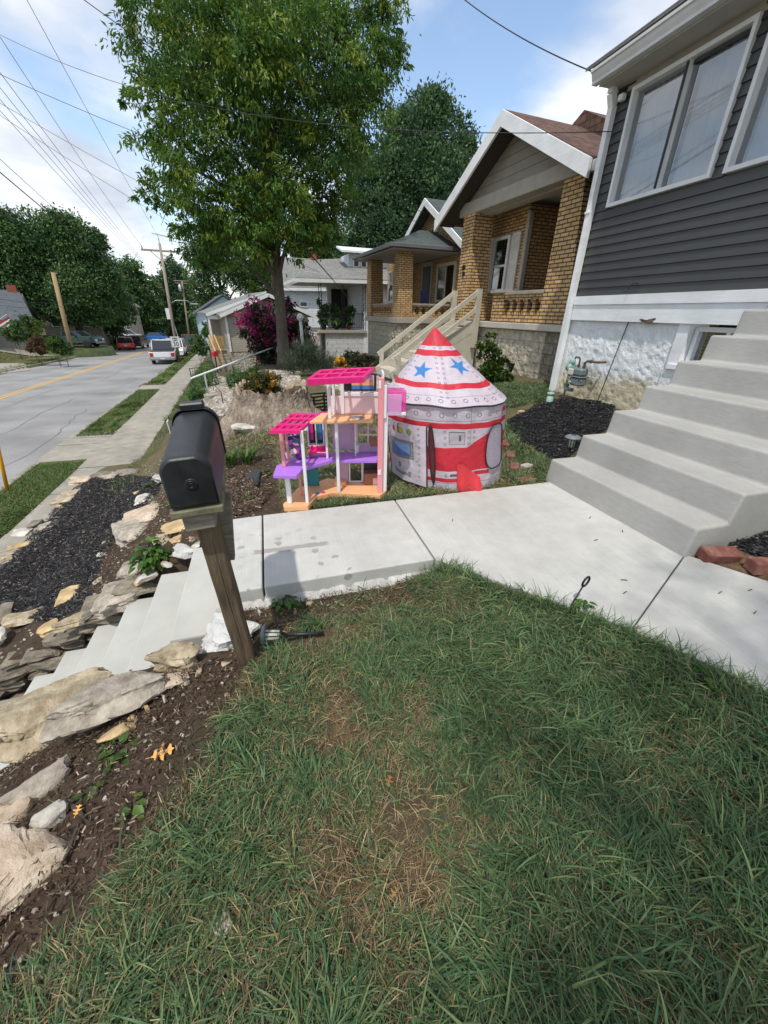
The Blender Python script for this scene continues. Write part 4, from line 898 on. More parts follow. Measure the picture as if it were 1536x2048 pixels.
def wall_col(phi, z):
    C = np.tile(CW * .95, (len(z), 1)); u = lambda pc: np.radians(phi - pc) * TRAD
    B = lambda a, b, z0, z1: (phi > a) & (phi < b) & (z > z0) & (z < z1)
    for k in range(-16, 17): ring(C, u(k * 11.2), z - .722, .018); ring(C, u(k * 11.2 + 4), z - .035, .018)
    C[np.abs(z - .672) < .0022] = CG * .6; C[np.abs(z - .075) < .0022] = CG * .6
    C[(z > .60) & (z < .655)] = CR
    top = .43 + .13 * np.clip((phi - 22) / 22, 0, 1); C[(phi > -14) & (phi < 46) & (z > .20) & (z < top)] = CR
    C[B(-14, 16, .085, .125)] = CR; C[B(7, 17, .145, .17)] = CG * .4
    C[B(30, 47, .145 + 0, .185)] = CR; C[B(56, 66, .215, .25)] = CR; C[B(60, 78, .60, .655)] = CR; C[B(76, 120, .2, .5)] = CR; C[B(66, 78, .70, .75)] = CR
    C[B(-130, -62, .18, .44)] = CR; C[B(-130, -62, .085, .125)] = CR; C[B(-76, -66, .13, .16)] = CG * .5
    h = B(6, 20, .455, .575); C[h] = CW * .8; C[h & ~B(6.5, 19.5, .460, .570)] = CK * 4; C[B(15, 17, .49, .545)] = CG * .5
    for pc in (2.5, 23.5, 29):
        for zc in (.575, .52, .465): ring(C, u(pc), z - zc, .010, .0022)
    for zc in (.235 - .07, .15): ring(C, u(3), z - zc + .0, .009, .002)
    C[(np.abs(phi - 25.5) < .25) & (z > .44) & (z < .78)] = CK * 3
    return C
def door_col(phi, z):
    C = np.tile(CW, (len(z), 1)); u = lambda pc: np.radians(phi - pc) * TRAD
    for pc, c in ((-49, CR), (-39.5, [.75, .50, .02]), (-30, [.22, .45, .05])):
        d = np.hypot(u(pc), z - .535); C[d < .026] = c; C[np.abs(d - .026) < .0025] = CK * 3
    A = (phi > -54.5) & (phi < -26) & (z > .27) & (z < .445); C[A] = CG; I_ = (phi > -51) & (phi < -29.5) & (z > .295) & (z < .42); C[I_] = [.26, .42, .70]
    w = I_ & (z < .405 - (phi + 51) * .0045); C[w] = [.12, .19, .50]; C[A & ~((phi > -54) & (phi < -26.5) & (z > .273) & (z < .442))] = CK * 3; C[I_ & ~((phi > -50.5) & (phi < -30) & (z > .298) & (z < .417))] = CK * 3
    for zc in np.arange(.12, .6, .058):
        for pc in (-58, -20): ring(C, u(pc), z - zc, .009, .002)
    d = np.hypot(u(-41) / .55, z - .195); C[(d > .016) & (d < .027)] = CK * 3; C[d < .016] = CG
    A = (np.abs(u(-40)) < .115) & (np.abs(z - .115) < .016 + .012 * (np.abs(u(-40)) > .085)); C[A] = CG; C[A & ((np.abs(z - .115) > .013 + .012 * (np.abs(u(-40)) > .085)))] = CK * 3
    return C
tent = thing('play_tent', 'white and red rocket play tent with blue stars on the grass beside the path', 'play tent', TC)
grid_mesh(tent_cone, -180, 180, 900, .004, 1, 230, cone_col, 'roof', 'print', tent)
grid_mesh(lambda p, z: tent_wall(p, z), -180, 180, 900, 0, ZRIM, 200, wall_col, 'wall', 'print', tent)
m = MB(); m.tube([Vector(tent_cone(np.array([p]), np.array([1.004]))[0]) for p in range(-180, 181, 4)], .0075, 6, False); m.build('rim_piping', 'tent_black', tent)
def door_fn(p, z):
    k = np.clip((p + 62) / 49, 0, 1); return tent_wall(p, z, .012 + .035 * np.sin(PI * k) * .5 + .05 * k ** 3 * np.clip(1 - z / .62, 0, 1))
df = grid_mesh(door_fn, -62, -13, 300, .035, .615, 260, door_col, 'door_flap', 'print', tent)
def edge(fn, pts, r, name, parent, off=.004):
    m = MB(); m.tube([Vector(fn(np.array([float(a)]), np.array([float(b)]))[0]) + (TD * off) for a, b in pts], r, 6); return m.build(name, 'tent_black', parent)
edge(door_fn, [(-62, z) for z in np.linspace(.61, .035, 12)] + [(p, .035) for p in np.linspace(-58, -13, 10)] + [(-13, z) for z in np.linspace(.06, .615, 12)], .006, 'flap_binding', df)
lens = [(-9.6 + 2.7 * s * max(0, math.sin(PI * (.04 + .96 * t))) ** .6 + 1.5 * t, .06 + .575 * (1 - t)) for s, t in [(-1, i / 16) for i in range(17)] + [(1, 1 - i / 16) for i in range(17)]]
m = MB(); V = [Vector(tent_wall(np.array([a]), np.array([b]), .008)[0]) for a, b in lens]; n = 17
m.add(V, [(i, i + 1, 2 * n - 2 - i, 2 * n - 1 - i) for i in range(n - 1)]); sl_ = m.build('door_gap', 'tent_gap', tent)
edge(lambda a, b: tent_wall(a, b, .012), lens, .0045, 'gap_binding', sl_)
wp = [(55 + 14.5 * math.copysign(abs(math.cos(t)) ** .7, math.cos(t)), .40 + .215 * math.copysign(abs(math.sin(t)) ** .75, math.sin(t))) for t in np.linspace(0, 2 * PI, 41)[:-1]]
m = MB(); c0 = Vector(tent_wall(np.array([55.]), np.array([.40]), .010)[0]); V = [c0] + [Vector(tent_wall(np.array([55 + (a - 55) * k]), np.array([.40 + (b - .40) * k]), .010)[0]) for k in (.5, 1) for a, b in wp]
F = [(0, 1 + i, 1 + (i + 1) % 40) for i in range(40)] + [(1 + i, 41 + i, 41 + (i + 1) % 40, 1 + (i + 1) % 40) for i in range(40)]
m.smooth = True; m.add(V, F); wd_ = m.build('window_mesh', 'tent_mesh', tent); edge(lambda a, b: tent_wall(a, b, .013), wp + wp[:1], .006, 'window_binding', wd_)
def flap(p, z):
    k = np.clip((p - 13) / 21, 0, 1); return tent_wall(p, z, .012 + .06 * k * np.clip(1 - z / .27, 0, 1) + .02 * np.sin(k * 9) * np.clip(1 - z / .3, 0, 1))
A = np.linspace(0, 1, 30); Z = np.linspace(0, 1, 30); AA, ZZ = [q.ravel() for q in np.meshgrid(A, Z)]; wid = 21 * (1 - .75 * np.clip(ZZ - .55, 0, 1) / .45); idx = np.arange(29 * 30).reshape(29, 30)[:, :-1].ravel()
npmesh('loose_flap', flap(13 + AA * wid, .005 + ZZ * .27 - .035 * AA * (1 - ZZ)), np.stack([idx, idx + 1, idx + 31, idx + 30], 1), 'tent_red', parent=tent, smooth=True)
edge(lambda a, b: door_fn(a, b), [(-41, .60), (-42, .56), (-41.6, .51)], .004, 'tie_cord', df, .008)

# ------------------------------------------------------------------ dolls' house
FD = frame(.885, 3.055, 0, -.22); g0 = ground(.5, 3.2)
dh = thing('dolls_house', "open three-storey toy dolls' house in hot pink, lilac and orange beside the rocket tent", "dolls' house", (.5, 3.15, g0))
def pz(z, *px): return [tuple(atz(a, b, z)) for a, b in px]
def plate(name, mat, z, t, px, parent=dh):
    m = MB(); m.prism([Vector(p) - Vector((0, 0, t)) for p in pz(z, *px)], (0, 0, t)); return bevel(m.build(name, mat, parent), .004, 2)
base = plate('base', 'doll_orange', .045, .045, ((568, 1014), (566, 1008), (596, 975), (640, 962), (655, 956), (775, 970), (772, 982), (760, 990), (668, 985), (634, 992), (616, 1011)))
f2 = plate('middle_floor', 'doll_lilac', .345, .03, ((546, 950), (553, 931), (590, 915), (662, 905), (758, 900), (766, 905), (754, 920), (664, 920), (606, 936), (593, 951)))
f3 = plate('upper_floor', 'doll_orange', .705, .022, ((619, 843), (643, 826), (748, 822), (745, 841)))
def grille(px4, z, nx, ny, t=.02, bw=.16):
    """pergola roof: a rim with cross bars, open between them"""
    A, B, C_, D = [Vector(p) for p in pz(z, *px4)]; m = MB()
    def q(u, v): return (A * (1 - u) + B * u) * (1 - v) + (D * (1 - u) + C_ * u) * v
    us = [0] + sum([[(i + bw * .5) / nx if i else .07, (i + 1 - bw * .5) / nx if i < nx - 1 else .93] for i in range(nx)], []) + [1]
    vs = [0] + sum([[(i + bw * .5) / ny if i else .12, (i + 1 - bw * .5) / ny if i < ny - 1 else .88] for i in range(ny)], []) + [1]
    for i in range(len(us) - 1):
        for j in range(len(vs) - 1):
            if i % 2 == 1 and j % 2 == 1: continue
            m.prism([q(us[i], vs[j]), q(us[i + 1], vs[j]), q(us[i + 1], vs[j + 1]), q(us[i], vs[j + 1])], (0, 0, -t))
    return m
r1 = grille(((538, 862), (598, 862), (640, 826), (584, 826)), .685, 4, 3, .02, .3).build('side_roof', 'pink_hot', dh)
m = MB(); a, b, c, d = [Vector(p) for p in pz(.687, (617, 846), (640, 826), (662, 826), (645, 846))]; m.prism([a, b, c, d], (0, 0, .012)); m.build('clear_strip', 'pink_clear', r1)
A_, B_, C2, D_ = pz(1.075, (613, 758), (729, 753), (751, 733), (639, 739))
r2 = grille(((613, 758), (729, 753), (751, 733), (639, 739)), 1.075, 4, 2, .045, .2).build('top_roof', 'pink_hot', dh); bevel(r2, .004, 2)
def post(bx, by, zb, z0, z1, w, mat, d=None, name='post'):
    p = atz(bx, by, zb); m = MB(FD); q = FD.inverted() @ p; d = d or w; m.cbox(q.x - w / 2, q.y - d / 2, z0, q.x + w / 2, q.y + d / 2, z1, .004); return m.build(name, mat, dh)
post(615, 1006, .045, .045, .672, .026, 'doll_white'); post(678, 984, .045, .045, .70, .028, 'doll_white'); post(580, 1006, .045, .045, .32, .04, 'doll_white', .03)
post(660, 837, .705, .705, 1.035, .028, 'doll_white'); post(669, 829, .705, .705, 1.035, .022, 'doll_white')
post(569, 933, .345, .345, .67, .03, 'pink_soft'); post(578, 925, .345, .345, .67, .018, 'pink_soft'); post(603, 990, .045, .045, .32, .02, 'pink_soft')
post(655, 917, .345, .345, .69, .020, 'doll_white')
# main block, local frame: x -.45..0, y 0..+.25
def bd(name, mat, x0, y0, z0, x1, y1, z1, parent=dh, c=.003):
    m = MB(FD); m.cbox(x0, y0, z0, x1, y1, z1, c); return m.build(name, mat, parent)
bd('pink_column', 'pink_soft', -.035, -.01, .045, .012, .03, 1.04); bd('side_wall', 'doll_white', .013, .02, .045, .05, .27, .76)
s_ = bd('side_wall', 'doll_white', .0, .05, .76, .016, .25, 1.07); bd('window_gap', 'pink_soft', .017, .08, .90, .02, .22, 1.04, s_)
bd('column_plate', 'doll_white', -.03, -.014, .22, -.006, -.011, .27); bd('column_plate', 'doll_white', -.034, -.014, .96, -.012, -.011, 1.02)
# back panels
bp_ = bd('back_panel', 'doll_mauve', -.435, .25, .37, -.22, .262, .69); bd('panel_rail', 'pink_pale', -.225, .235, .37, -.205, .262, .69)
k_ = bd('back_panel', 'doll_mauve', -.20, .25, .345, .0, .262, .43); bd('window_bar', 'doll_white', -.115, .245, .43, -.105, .262, .69); bd('window_rail', 'doll_mauve', -.20, .246, .545, .0, .262, .565); bd('window_rail', 'pink_pale', -.20, .246, .50, .0, .262, .515)
bd('cabinet', 'doll_brown', -.095, .18, .42, -.01, .24, .49); bd('shower_rail', 'doll_white', -.232, .13, .345, -.222, .14, .69)
m = MB(FD); m.tube([(-.26, .22, .66), (-.262, .2, .58), (-.25, .19, .53), (-.27, .19, .45), (-.33, .18, .37)], .004, 6); m.tube([(-.285, .2, .575), (-.235, .2, .575)], .005, 6); m.build('shower_hose', 'doll_mauve', dh)
bd('half_wall', 'pink_pale', -.43, .20, .71, -.02, .215, .86); bd('ledge', 'doll_white', -.335, .19, .86, -.02, .225, .89); bd('wall_stud', 'doll_white', -.345, .185, .71, -.315, .225, 1.03)
tv = bd('picture_wall', 'doll_black', -.33, .21, .90, -.04, .222, 1.045)
bd('sunset_band', 'doll_blue', -.25, .205, .915, -.06, .209, .945, tv); bd('sunset_band', 'doll_orange', -.25, .205, .946, -.06, .209, .98, tv); bd('sunset_band', 'doll_mauve', -.25, .205, .981, -.06, .209, 1.03, tv)
m = MB(FD)
for a in range(7): t = a / 6 * PI; m.prism([(-.26, .2, .995), (-.26 + .05 * math.cos(t), .2, 1.005 + .025 * math.sin(t)), (-.26 + .045 * math.cos(t + .25), .2, .990 + .025 * math.sin(t))], (0, .003, 0))
m.box(-.263, .2, .915, -.257, .204, 1.0); m.build('palm', 'doll_black', tv)
bd('kitchen_panel', 'doll_mauve', -.39, .24, .045, -.30, .252, .33); bd('door_frame', 'doll_white', -.295, .235, .045, -.28, .255, .33); bd('door_frame', 'doll_white', -.175, .235, .045, -.155, .255, .33); bd('door_sill', 'doll_white', -.28, .235, .045, -.175, .25, .06)
bd('counter', 'doll_brown', -.15, .17, .045, -.07, .25, .16); bd('counter', 'pink_pale', -.069, .17, .045, .0, .25, .115); bd('oven', 'doll_brown', -.075, .165, .12, -.02, .25, .165); bd('wall_tile', 'doll_black', -.15, .25, .165, .0, .262, .33); bd('shelf', 'doll_white', -.12, .20, .265, -.05, .25, .273)
bd('step', 'doll_orange', -.43, .15, .046, -.32, .30, .085)
# rug, roof drain pattern
m = MB(FD); m.lathe([(.001, .7056), (.06, .7056), (.06, .709), (.001, .709)], (-.2, .075, 0), 24); bpy_r = m.build('floor_mat', 'metal_grey', f3)
for px_, mt in (((634, 986), 'doll_blue'), ((641, 983), 'doll_green'), ((646, 985), 'pink_hot')):
    p = atz(*px_, .046); m = MB(); m.lathe([(.001, .0462), (.022, .0462), (.022, .0482), (.001, .0482)], (p.x, p.y, 0), 14); m.build('floor_sticker', mt, base)
# pink lift cage on the right
br = bd('lift_bracket', 'doll_white', .02, .03, .735, .20, .22, .76)
lc = bd('lift_cage', 'pink_clear', .05, .05, .765, .20, .22, .93); bd('lift_door', 'lilac_clear', .035, .015, .745, .16, .03, .91, lc); bd('lift_rail', 'doll_white', .006, .0, .72, .036, .05, .98)
# furniture and toys left inside: things of their own
def toy(name, label, cat, px_, z): p = atz(*px_, z); return thing(name, label, cat, p, "toys left in the dolls' house"), FD.inverted() @ p
t_, q = toy('toy_bench', "small hot pink toy bench on the lilac floor of the dolls' house", 'toy bench', (638, 914), .346)
def bt(name, mat, t_, q, x0, y0, z0, x1, y1, z1): m = MB(FD); m.cbox(q.x + x0, q.y + y0, q.z + z0, q.x + x1, q.y + y1, q.z + z1, .004); return m.build(name, mat, t_)
bt('seat', 'pink_hot', t_, q, -.085, -.03, .035, .085, .04, .055); bt('leg', 'pink_hot', t_, q, -.085, -.03, 0, -.07, .04, .034); bt('leg', 'pink_hot', t_, q, .07, -.03, 0, .085, .04, .034); bt('backrest', 'pink_hot', t_, q, -.085, .041, .035, .085, .052, .09)
t_, q = toy('toy_plant', "tiny green plant in a white pot on the dolls' house middle floor", 'toy plant', (714, 905), .346)
m = MB(); p = FD @ q; m.lathe([(.017, 0), (.026, .075), (.022, .075), (.018, .06)], p, 16, cap=False); m.build('pot', 'doll_white', t_); m = MB(); m.ball(p + Vector((0, 0, .08)), .026, 12, 8, .02); m.build('leaves', 'doll_green', t_)
t_, q = toy('toy_bag', "crumpled shiny purple and pink toy bag stuffed in the dolls' house side room", 'bag', (596, 920), .346)
P_, F_ = stone_geo(.14, .10, .24, 77, 9, .32, 9); P_ = P_ @ np.array(Matrix.Rotation(-.35, 3, 'Y')).T; m = MB(FD); m.smooth = True; m.add((P_ + np.array([q.x - .01, q.y + .03, q.z + .115])).tolist(), F_); m.build('bag_body', 'doll_purple', t_)
for i in range(11):
    r = np.random.default_rng(300 + i); m = MB(FD); c = np.array([q.x - .02 + r.uniform(-.05, .06), q.y - .03 + r.uniform(-.015, .02), q.z + r.uniform(.03, .21)]); P_, F_ = stone_geo(r.uniform(.03, .06), .012, r.uniform(.02, .05), 400 + i, 3, .4); m.add((P_ + c).tolist(), F_)
    m.build('printed_patch', ['pink_hot', 'doll_white', 'doll_black', 'doll_lilac', 'doll_orange', 'doll_blue', 'doll_white', 'pink_pale', 'doll_teal', 'doll_black', 'pink_hot'][i], t_)
t_, q = toy('toy_wardrobe', "toy wardrobe hung with pink and teal doll clothes behind the pink bench", 'wardrobe', (632, 893), .346)
for x in (-.075, 0, .07): bt('upright', 'doll_white', t_, q, x, .0, 0, x + .014, .05, .24)
bt('top_board', 'doll_white', t_, q, -.075, 0, .241, .084, .05, .255); bt('back_board', 'doll_black', t_, q, -.06, .045, .02, .07, .05, .24); bt('bottom_board', 'doll_white', t_, q, -.06, -.01, 0, .07, .044, .018)
for x, mt in ((-.05, 'doll_purple'), (-.03, 'pink_hot'), (.03, 'doll_teal'), (.05, 'doll_blue')): bt('doll_dress', mt, t_, q, x - .012, .012, .06, x + .012, .035, .22)
t_, q = toy('toy_door', "teal toy door leaning under the dolls' house lilac floor", 'toy door', (626, 972), .046)
bt('panel', 'doll_teal', t_, q, -.055, 0, 0, .06, .012, .255); bt('frame', 'doll_mauve', t_, q, -.07, -.002, 0, -.056, .018, .26)
# black crate behind it
p = G(640, 828); cr = thing('wire_crate', 'black slatted plastic crate on the grass behind the dolls\' house', 'crate', p)
Fc = frame(p.x, p.y, p.z, .35)
for sx in (-.15, .15): 
    for ya_ in (-.12, .105): m = MB(Fc); m.box(sx - .015, ya_, 0, sx + .015, ya_ + .015, .32); m.build('upright', 'black_plastic', cr)
for k in range(6):
    m = MB(Fc); z = .02 + k * .055; m.box(-.165, -.125, z, .165, -.121, z + .025); m.box(-.165, .121, z, .165, .125, z + .025); m.box(-.17, -.12, z, -.166, .12, z + .025); m.box(.166, -.12, z, .17, .12, z + .025); m.build('slat', 'black_plastic', cr)

# ------------------------------------------------------------------ mailbox
pb = atz(497, 1322, -.09); ptop = Vector((-.292, 1.475, .80)); mbx = thing('mailbox', 'black plastic mailbox on a leaning weathered wooden post at the top of the garden steps', 'mailbox', pb)
pb2 = Vector((pb.x, pb.y + .02, -.25))
m = MB(); dv = (ptop - pb2); w = .040; ch_ = .006
sec = [(-w, -w + ch_), (-w + ch_, -w), (w - ch_, -w), (w, -w + ch_), (w, w - ch_), (w - ch_, w), (-w + ch_, w), (-w, w - ch_)]
N_ = 14; V = []
for i in range(N_ + 1):
    c = pb2 + dv * (i / N_)
    for j, (a, b) in enumerate(sec): V.append((c.x + a + random.uniform(-.0015, .0015), c.y + b + random.uniform(-.0015, .0015), c.z))
m.add(V, [(i * 8 + k, i * 8 + (k + 1) % 8, (i + 1) * 8 + (k + 1) % 8, (i + 1) * 8 + k) for i in range(N_) for k in range(8)] + [tuple(range(N_ * 8, N_ * 8 + 8))])
post_o = m.build('post', 'post_wood', mbx)
m = MB(); m.prism([pb2 + dv * .28 + Vector((.006, -w - .0012, 0)), pb2 + dv * .62 + Vector((.001, -w - .0012, 0)), pb2 + dv * .90 + Vector((.008, -w - .0012, 0)), pb2 + dv * .62 + Vector((.004, -w - .0012, 0))], (0, .002, 0)); m.build('split', 'dark_inside', post_o)
tiltq = Matrix.Translation((-.292, 1.36, .868)) @ Matrix.Rotation(math.radians(2.6), 4, 'Z') @ Matrix.Rotation(math.radians(-2.5), 4, 'Y') @ Matrix.Rotation(math.radians(4.0), 4, 'X')
m = MB(tiltq); m.cbox(-.090, -.005, -.032, .088, .54, -.004, .004); m.build('shelf_board', 'wood_moss', mbx)
m = MB(tiltq); m.cbox(-.062, .015, -.105, .045, .13, -.033, .005); m.build('block', 'wood_grey', mbx)
m = MB(); m.bar((-.225, 1.57, .835), (-.255, 1.55, .52), .04, .06, (1, 0, 0)); m.build('brace', 'wood_grey', mbx)
# body: extruded arch, crowned front, rounded edges
def arch(w, h, n=11, r=.046):
    pts = [(-w, 0), (w, 0)]; 
    for i in range(n): t = (i / (n - 1)) * PI / 2; pts.append((w - r + r * math.cos(t), h - r + r * math.sin(t) - .0))
    for i in range(n): t = PI / 2 + (i / (n - 1)) * PI / 2; pts.append((-w + r + r * math.cos(t), h - r + r * math.sin(t)))
    return [(x, z + (.016 * (1 - (x / w) ** 2) if z > h * .5 else 0)) for x, z in pts]
secs = [(0.0, .88, .90, -.0), (.004, .95, .96, 0), (.014, .995, .995, 0), (.03, 1, 1, 0), (.2, 1.0, 1.0, 0), (.46, 1.07, 1.03, 0), (.51, 1.08, 1.03, 0)]
m = MB(tiltq); m.smooth = True; V = []; n = len(arch(.1, .2))
for y, a, b, _ in secs: V += [(x * a, y, .004 + (z - .09) * b + .09) for x, z in arch(.084, .178)]
m.add(V, [(i * n + k, i * n + (k + 1) % n, (i + 1) * n + (k + 1) % n, (i + 1) * n + k) for i in range(len(secs) - 1) for k in range(n)])
m.smooth = False; m.add([(x * .88, 0, .004 + (z - .09) * .9 + .09) for x, z in arch(.084, .178)], [tuple(range(n))]); body = m.build('body', 'black_plastic', mbx); body.data.set_sharp_from_angle(angle=math.radians(50))
m = MB(tiltq); m.smooth = True; V = []; ss = [(.51, 1.06), (.505, 1.11), (.54, 1.12), (.545, 1.09)]
for y, a in ss: V += [(x * a, y, .002 + (z - .09) * a + .09) for x, z in arch(.086, .183)]
m.add(V, [(i * n + k, i * n + (k + 1) % n, (i + 1) * n + (k + 1) % n, (i + 1) * n + k) for i in range(3) for k in range(n)] + [tuple(reversed(range(3 * n, 4 * n)))]); m.build('door', 'black_plastic', mbx)
m = MB(tiltq); m.cbox(-.05, .505, .205, .05, .555, .235, .006); m.build('latch', 'black_plastic', mbx)
m = MB(tiltq)
for r, d in ((.023, .0025), (.0165, .005), (.0085, .0085)): m.lathe([(r, 0), (r, -d), (r * .72, -d), (r * .66, -d * .4)], (0.006, .0015, .092), 24, 'Y', True)
m.build('round_boss', 'black_plastic', mbx)
m = MB(tiltq); m.cbox(-.092, .30, .09, -.0865, .46, .115, .002); m.cbox(-.098, .43, .09, -.0925, .46, .19, .002); m.build('flag', 'white_paint', mbx)
# ------------------------------------------------------------------ trees and plants
FW = RW @ Vector((0, 0, 1))
def blob(px, py, D, rpx, k=1.0):
    p = atd(px, py, D); dep = (p - CAMP).dot(FW); r = rpx * dep / FPX; return (p.x, p.y, p.z, r * k)
def leaf_cloud(blobs, n, l, w, pal, seed, droop=.25, shell=.45, csize=.30, per=26, flat=.6, up=.5, jit=.25):
    """leaf-sized diamonds in clumps through the volume of the blobs"""
    r = np.random.default_rng(seed); B = np.array(blobs, float); wgt = B[:, 3] ** 2.3; wgt /= wgt.sum(); nc = max(6, n // per)
    bi = r.choice(len(B), nc, p=wgt); d = r.normal(size=(nc, 3)); d /= np.linalg.norm(d, axis=1, keepdims=True); rad = r.random(nc) ** shell
    cc = B[bi, :3] + d * (rad * B[bi, 3])[:, None]; cs = B[bi, 3] * csize * r.uniform(.6, 1.3, nc)
    li = r.integers(0, nc, n); off = r.normal(size=(n, 3)) * np.array([1, 1, flat]) * .55; P = cc[li] + off * cs[li][:, None]; P[:, 2] -= droop * (off[:, 0] ** 2 + off[:, 1] ** 2) * cs[li]
    a = d[li] * .5 + r.normal(size=(n, 3)) * .7; a[:, 2] -= droop * 1.6; a /= np.linalg.norm(a, axis=1, keepdims=True)
    nn = r.normal(size=(n, 3)) * .8; nn[:, 2] += up + .4; b = np.cross(nn, a); b /= np.linalg.norm(b, axis=1, keepdims=True) + 1e-9
    L = l * r.uniform(.6, 1.35, n)[:, None]; Wd = w * r.uniform(.6, 1.35, n)[:, None]; up_ = np.cross(a, b) * (L * .12)
    V = np.stack([P, P + a * L * .5 + b * Wd * .5 + up_, P + a * L, P + a * L * .5 - b * Wd * .5 + up_], 1).reshape(-1, 3)
    F = np.arange(n * 4).reshape(n, 4); pal = np.array(pal, float); cp = r.random(nc) ** 1.15 * (len(pal) - 1.001); i0 = cp.astype(int); f = (cp - i0)[:, None]
    C = (pal[i0] * (1 - f) + pal[np.minimum(i0 + 1, len(pal) - 1)] * f)[li] * r.uniform(1 - jit, 1 + jit, (n, 1)); return V, F, np.repeat(C, 4, axis=0)
OAK = [(.040, .104, .018), (.062, .146, .022), (.092, .188, .025), (.14, .235, .03), (.23, .29, .034)]
DARK = [(.038, .088, .034), (.064, .136, .045), (.10, .19, .057), (.15, .245, .068)]
BLUE = [(.036, .084, .042), (.056, .120, .054), (.085, .160, .062), (.12, .20, .068)]
LIME = [(.035, .075, .012), (.06, .11, .016), (.09, .15, .02), (.13, .19, .03)]
def tree(name, label, base, blobs, n, l, w, pal, seed, r0=.25, group=None, barkm='bark', limbs=14, top=None, lean=0, **kw):
    t = thing(name, label, 'tree', base, group); B = np.array(blobs); c = B[:, :3].mean(0); zt = top or (B[:, 2].max() - .2); b = Vector(base); m = MB(); r = np.random.default_rng(seed)
    hh = zt - b.z; path = []; rs = []; n_ = 12
    for i in range(n_ + 1):
        k = i / n_; path.append(Vector((b.x + (c[0] - b.x) * k ** 1.6 * .7 + .05 * math.sin(k * 7 + seed) * hh / 10, b.y + (c[1] - b.y) * k ** 1.6 * .7, b.z - .15 + hh * k))); rs.append(r0 * (1 + .5 * max(0, 1 - k * 14) ** 2) * (1 - .86 * k ** .9))
    m.tube(path, rs, 14)
    order = np.argsort(-B[:, 3])[:limbs]
    for j in order:
        x, y, z, rr = B[j]; h = np.clip((z - b.z - rr * .3) * .82 - .25 * math.hypot(x - b.x, y - b.y), hh * .18, hh * .93); k = h / hh; i = min(n_ - 1, int(k * n_)); f = k * n_ - i; s = path[i].lerp(path[i + 1], f); e = Vector((x, y, z)); mid = s.lerp(e, .5) + Vector((0, 0, .12 * (e - s).length)); q0 = max(.012, rs[i] * .45)
        m.tube([s, s.lerp(mid, .5) + Vector((0, 0, .02)), mid, mid.lerp(e, .55), e], [q0, q0 * .8, q0 * .6, q0 * .4, q0 * .15], 7, False)
        for q in range(4):
            d = Vector(r.normal(size=3)) * rr * .75; s2 = mid.lerp(e, r.uniform(0, .9)); m.tube([s2, s2.lerp(e + d, .5) + Vector((0, 0, .05 * rr)), e + d], [q0 * .35, q0 * .22, q0 * .08], 5, False)
    m.build('trunk', barkm, t); V, F, C = leaf_cloud(blobs, n, l, w, pal, seed, **kw); npmesh('crown', V, F, 'leaf', C, t); return t
# the pin oak on the neighbours' bank
bo = G(573, 738); D0 = math.hypot(bo.x, bo.y)
ob = [(330, 60, -.2, 105), (290, 30, .3, 60), (440, 10, -1, 120), (590, -30, 0, 130), (735, 40, 0, 80), (770, 120, .3, 50), (760, 20, .6, 60), (300, 170, 0, 75), (380, 230, -1, 115), (325, 300, 0, 70), (480, 110, -1.6, 130), (620, 110, -1.2, 130), (705, 190, 0, 95), (560, 220, 1.5, 110), (655, 290, -.5, 100),
      (345, 395, 0, 62), (420, 350, -1, 100), (395, 470, -.5, 62), (480, 440, -1, 90), (560, 385, -1.4, 100), (640, 420, 0, 75), (665, 370, .5, 65), (465, 500, .4, 44), (590, 450, -.9, 60), (640, 455, .3, 46), (520, 320, 1.4, 120), (425, 522, .5, 30), (690, 120, 1, 90), (520, 20, 1.5, 120), (400, 110, .8, 100), (270, 210, .2, 34), (285, 385, 0, 34), (690, 250, .3, 60), (520, 440, .8, 64), (265, 15, .2, 40)]
tree('pin_oak', 'tall full pin oak with yellow-green leaves on the gravel bank, left of the brick bungalows', bo, [blob(a, b, D0 + d, r * random.uniform(.8, 1.08), .96) for a, b, d, r in ob], 88000, .15, .052, OAK, 11, .235, limbs=26, droop=.5, csize=.23, per=46, shell=.42, flat=.42)
# trees behind the houses and across the street, each with its own crown
def far_tree(label, px, py, D, bl, n, l, pal, seed, r0=.35, name='shade_tree', grp='trees behind the houses and across the street', **kw):
    b = atd(px, py, D); b.z = min(b.z, ground(b.x, b.y)); return tree(name, label, b, [blob(x, y, D + d, r) for x, y, d, r in bl], int(n * 1.45), l * .82, l * .45, pal, seed, r0, grp, 'bark_dark', limbs=8, **kw)
far_tree('tall dark blue-green tree rising behind the two brick bungalows', 820, 640, 33, [(860, 250, 0, 55), (870, 205, 0, 26), (825, 290, 0, 55), (905, 320, 0, 50), (925, 265, .5, 24), (780, 350, -.5, 60), (860, 370, -1, 75), (735, 400, 0, 48), (800, 440, -1, 70), (730, 470, 0, 45), (880, 430, 0, 55), (720, 340, 1, 35), (790, 250, 1, 26), (930, 300, 0, 20), (710, 520, 0, 40), (760, 520, 0, 40), (852, 205, 0, 16), (888, 215, 0, 14)], 52000, .26, BLUE, 21, .4, csize=.3, droop=-.15, shell=.55)
far_tree('yellow-green tree between the pin oak trunk and the brick chimney', 660, 640, 48, [(640, 500, 0, 42), (690, 510, 0, 40), (665, 470, 0, 36), (610, 520, 0, 34), (720, 560, 0, 30), (600, 480, 1, 30)], 16000, .3, LIME, 22, .3)
far_tree('dark tree with bare forked trunk left of the pin oak, beyond the beige house', 446, 640, 62, [(410, 520, 0, 36), (440, 470, 0, 45), (400, 560, 0, 30), (470, 530, 0, 40), (440, 600, 0, 26), (390, 505, 0, 22), (500, 560, 0, 34), (520, 500, 0, 40), (410, 600, 0, 24)], 20000, .36, DARK, 23, .5)
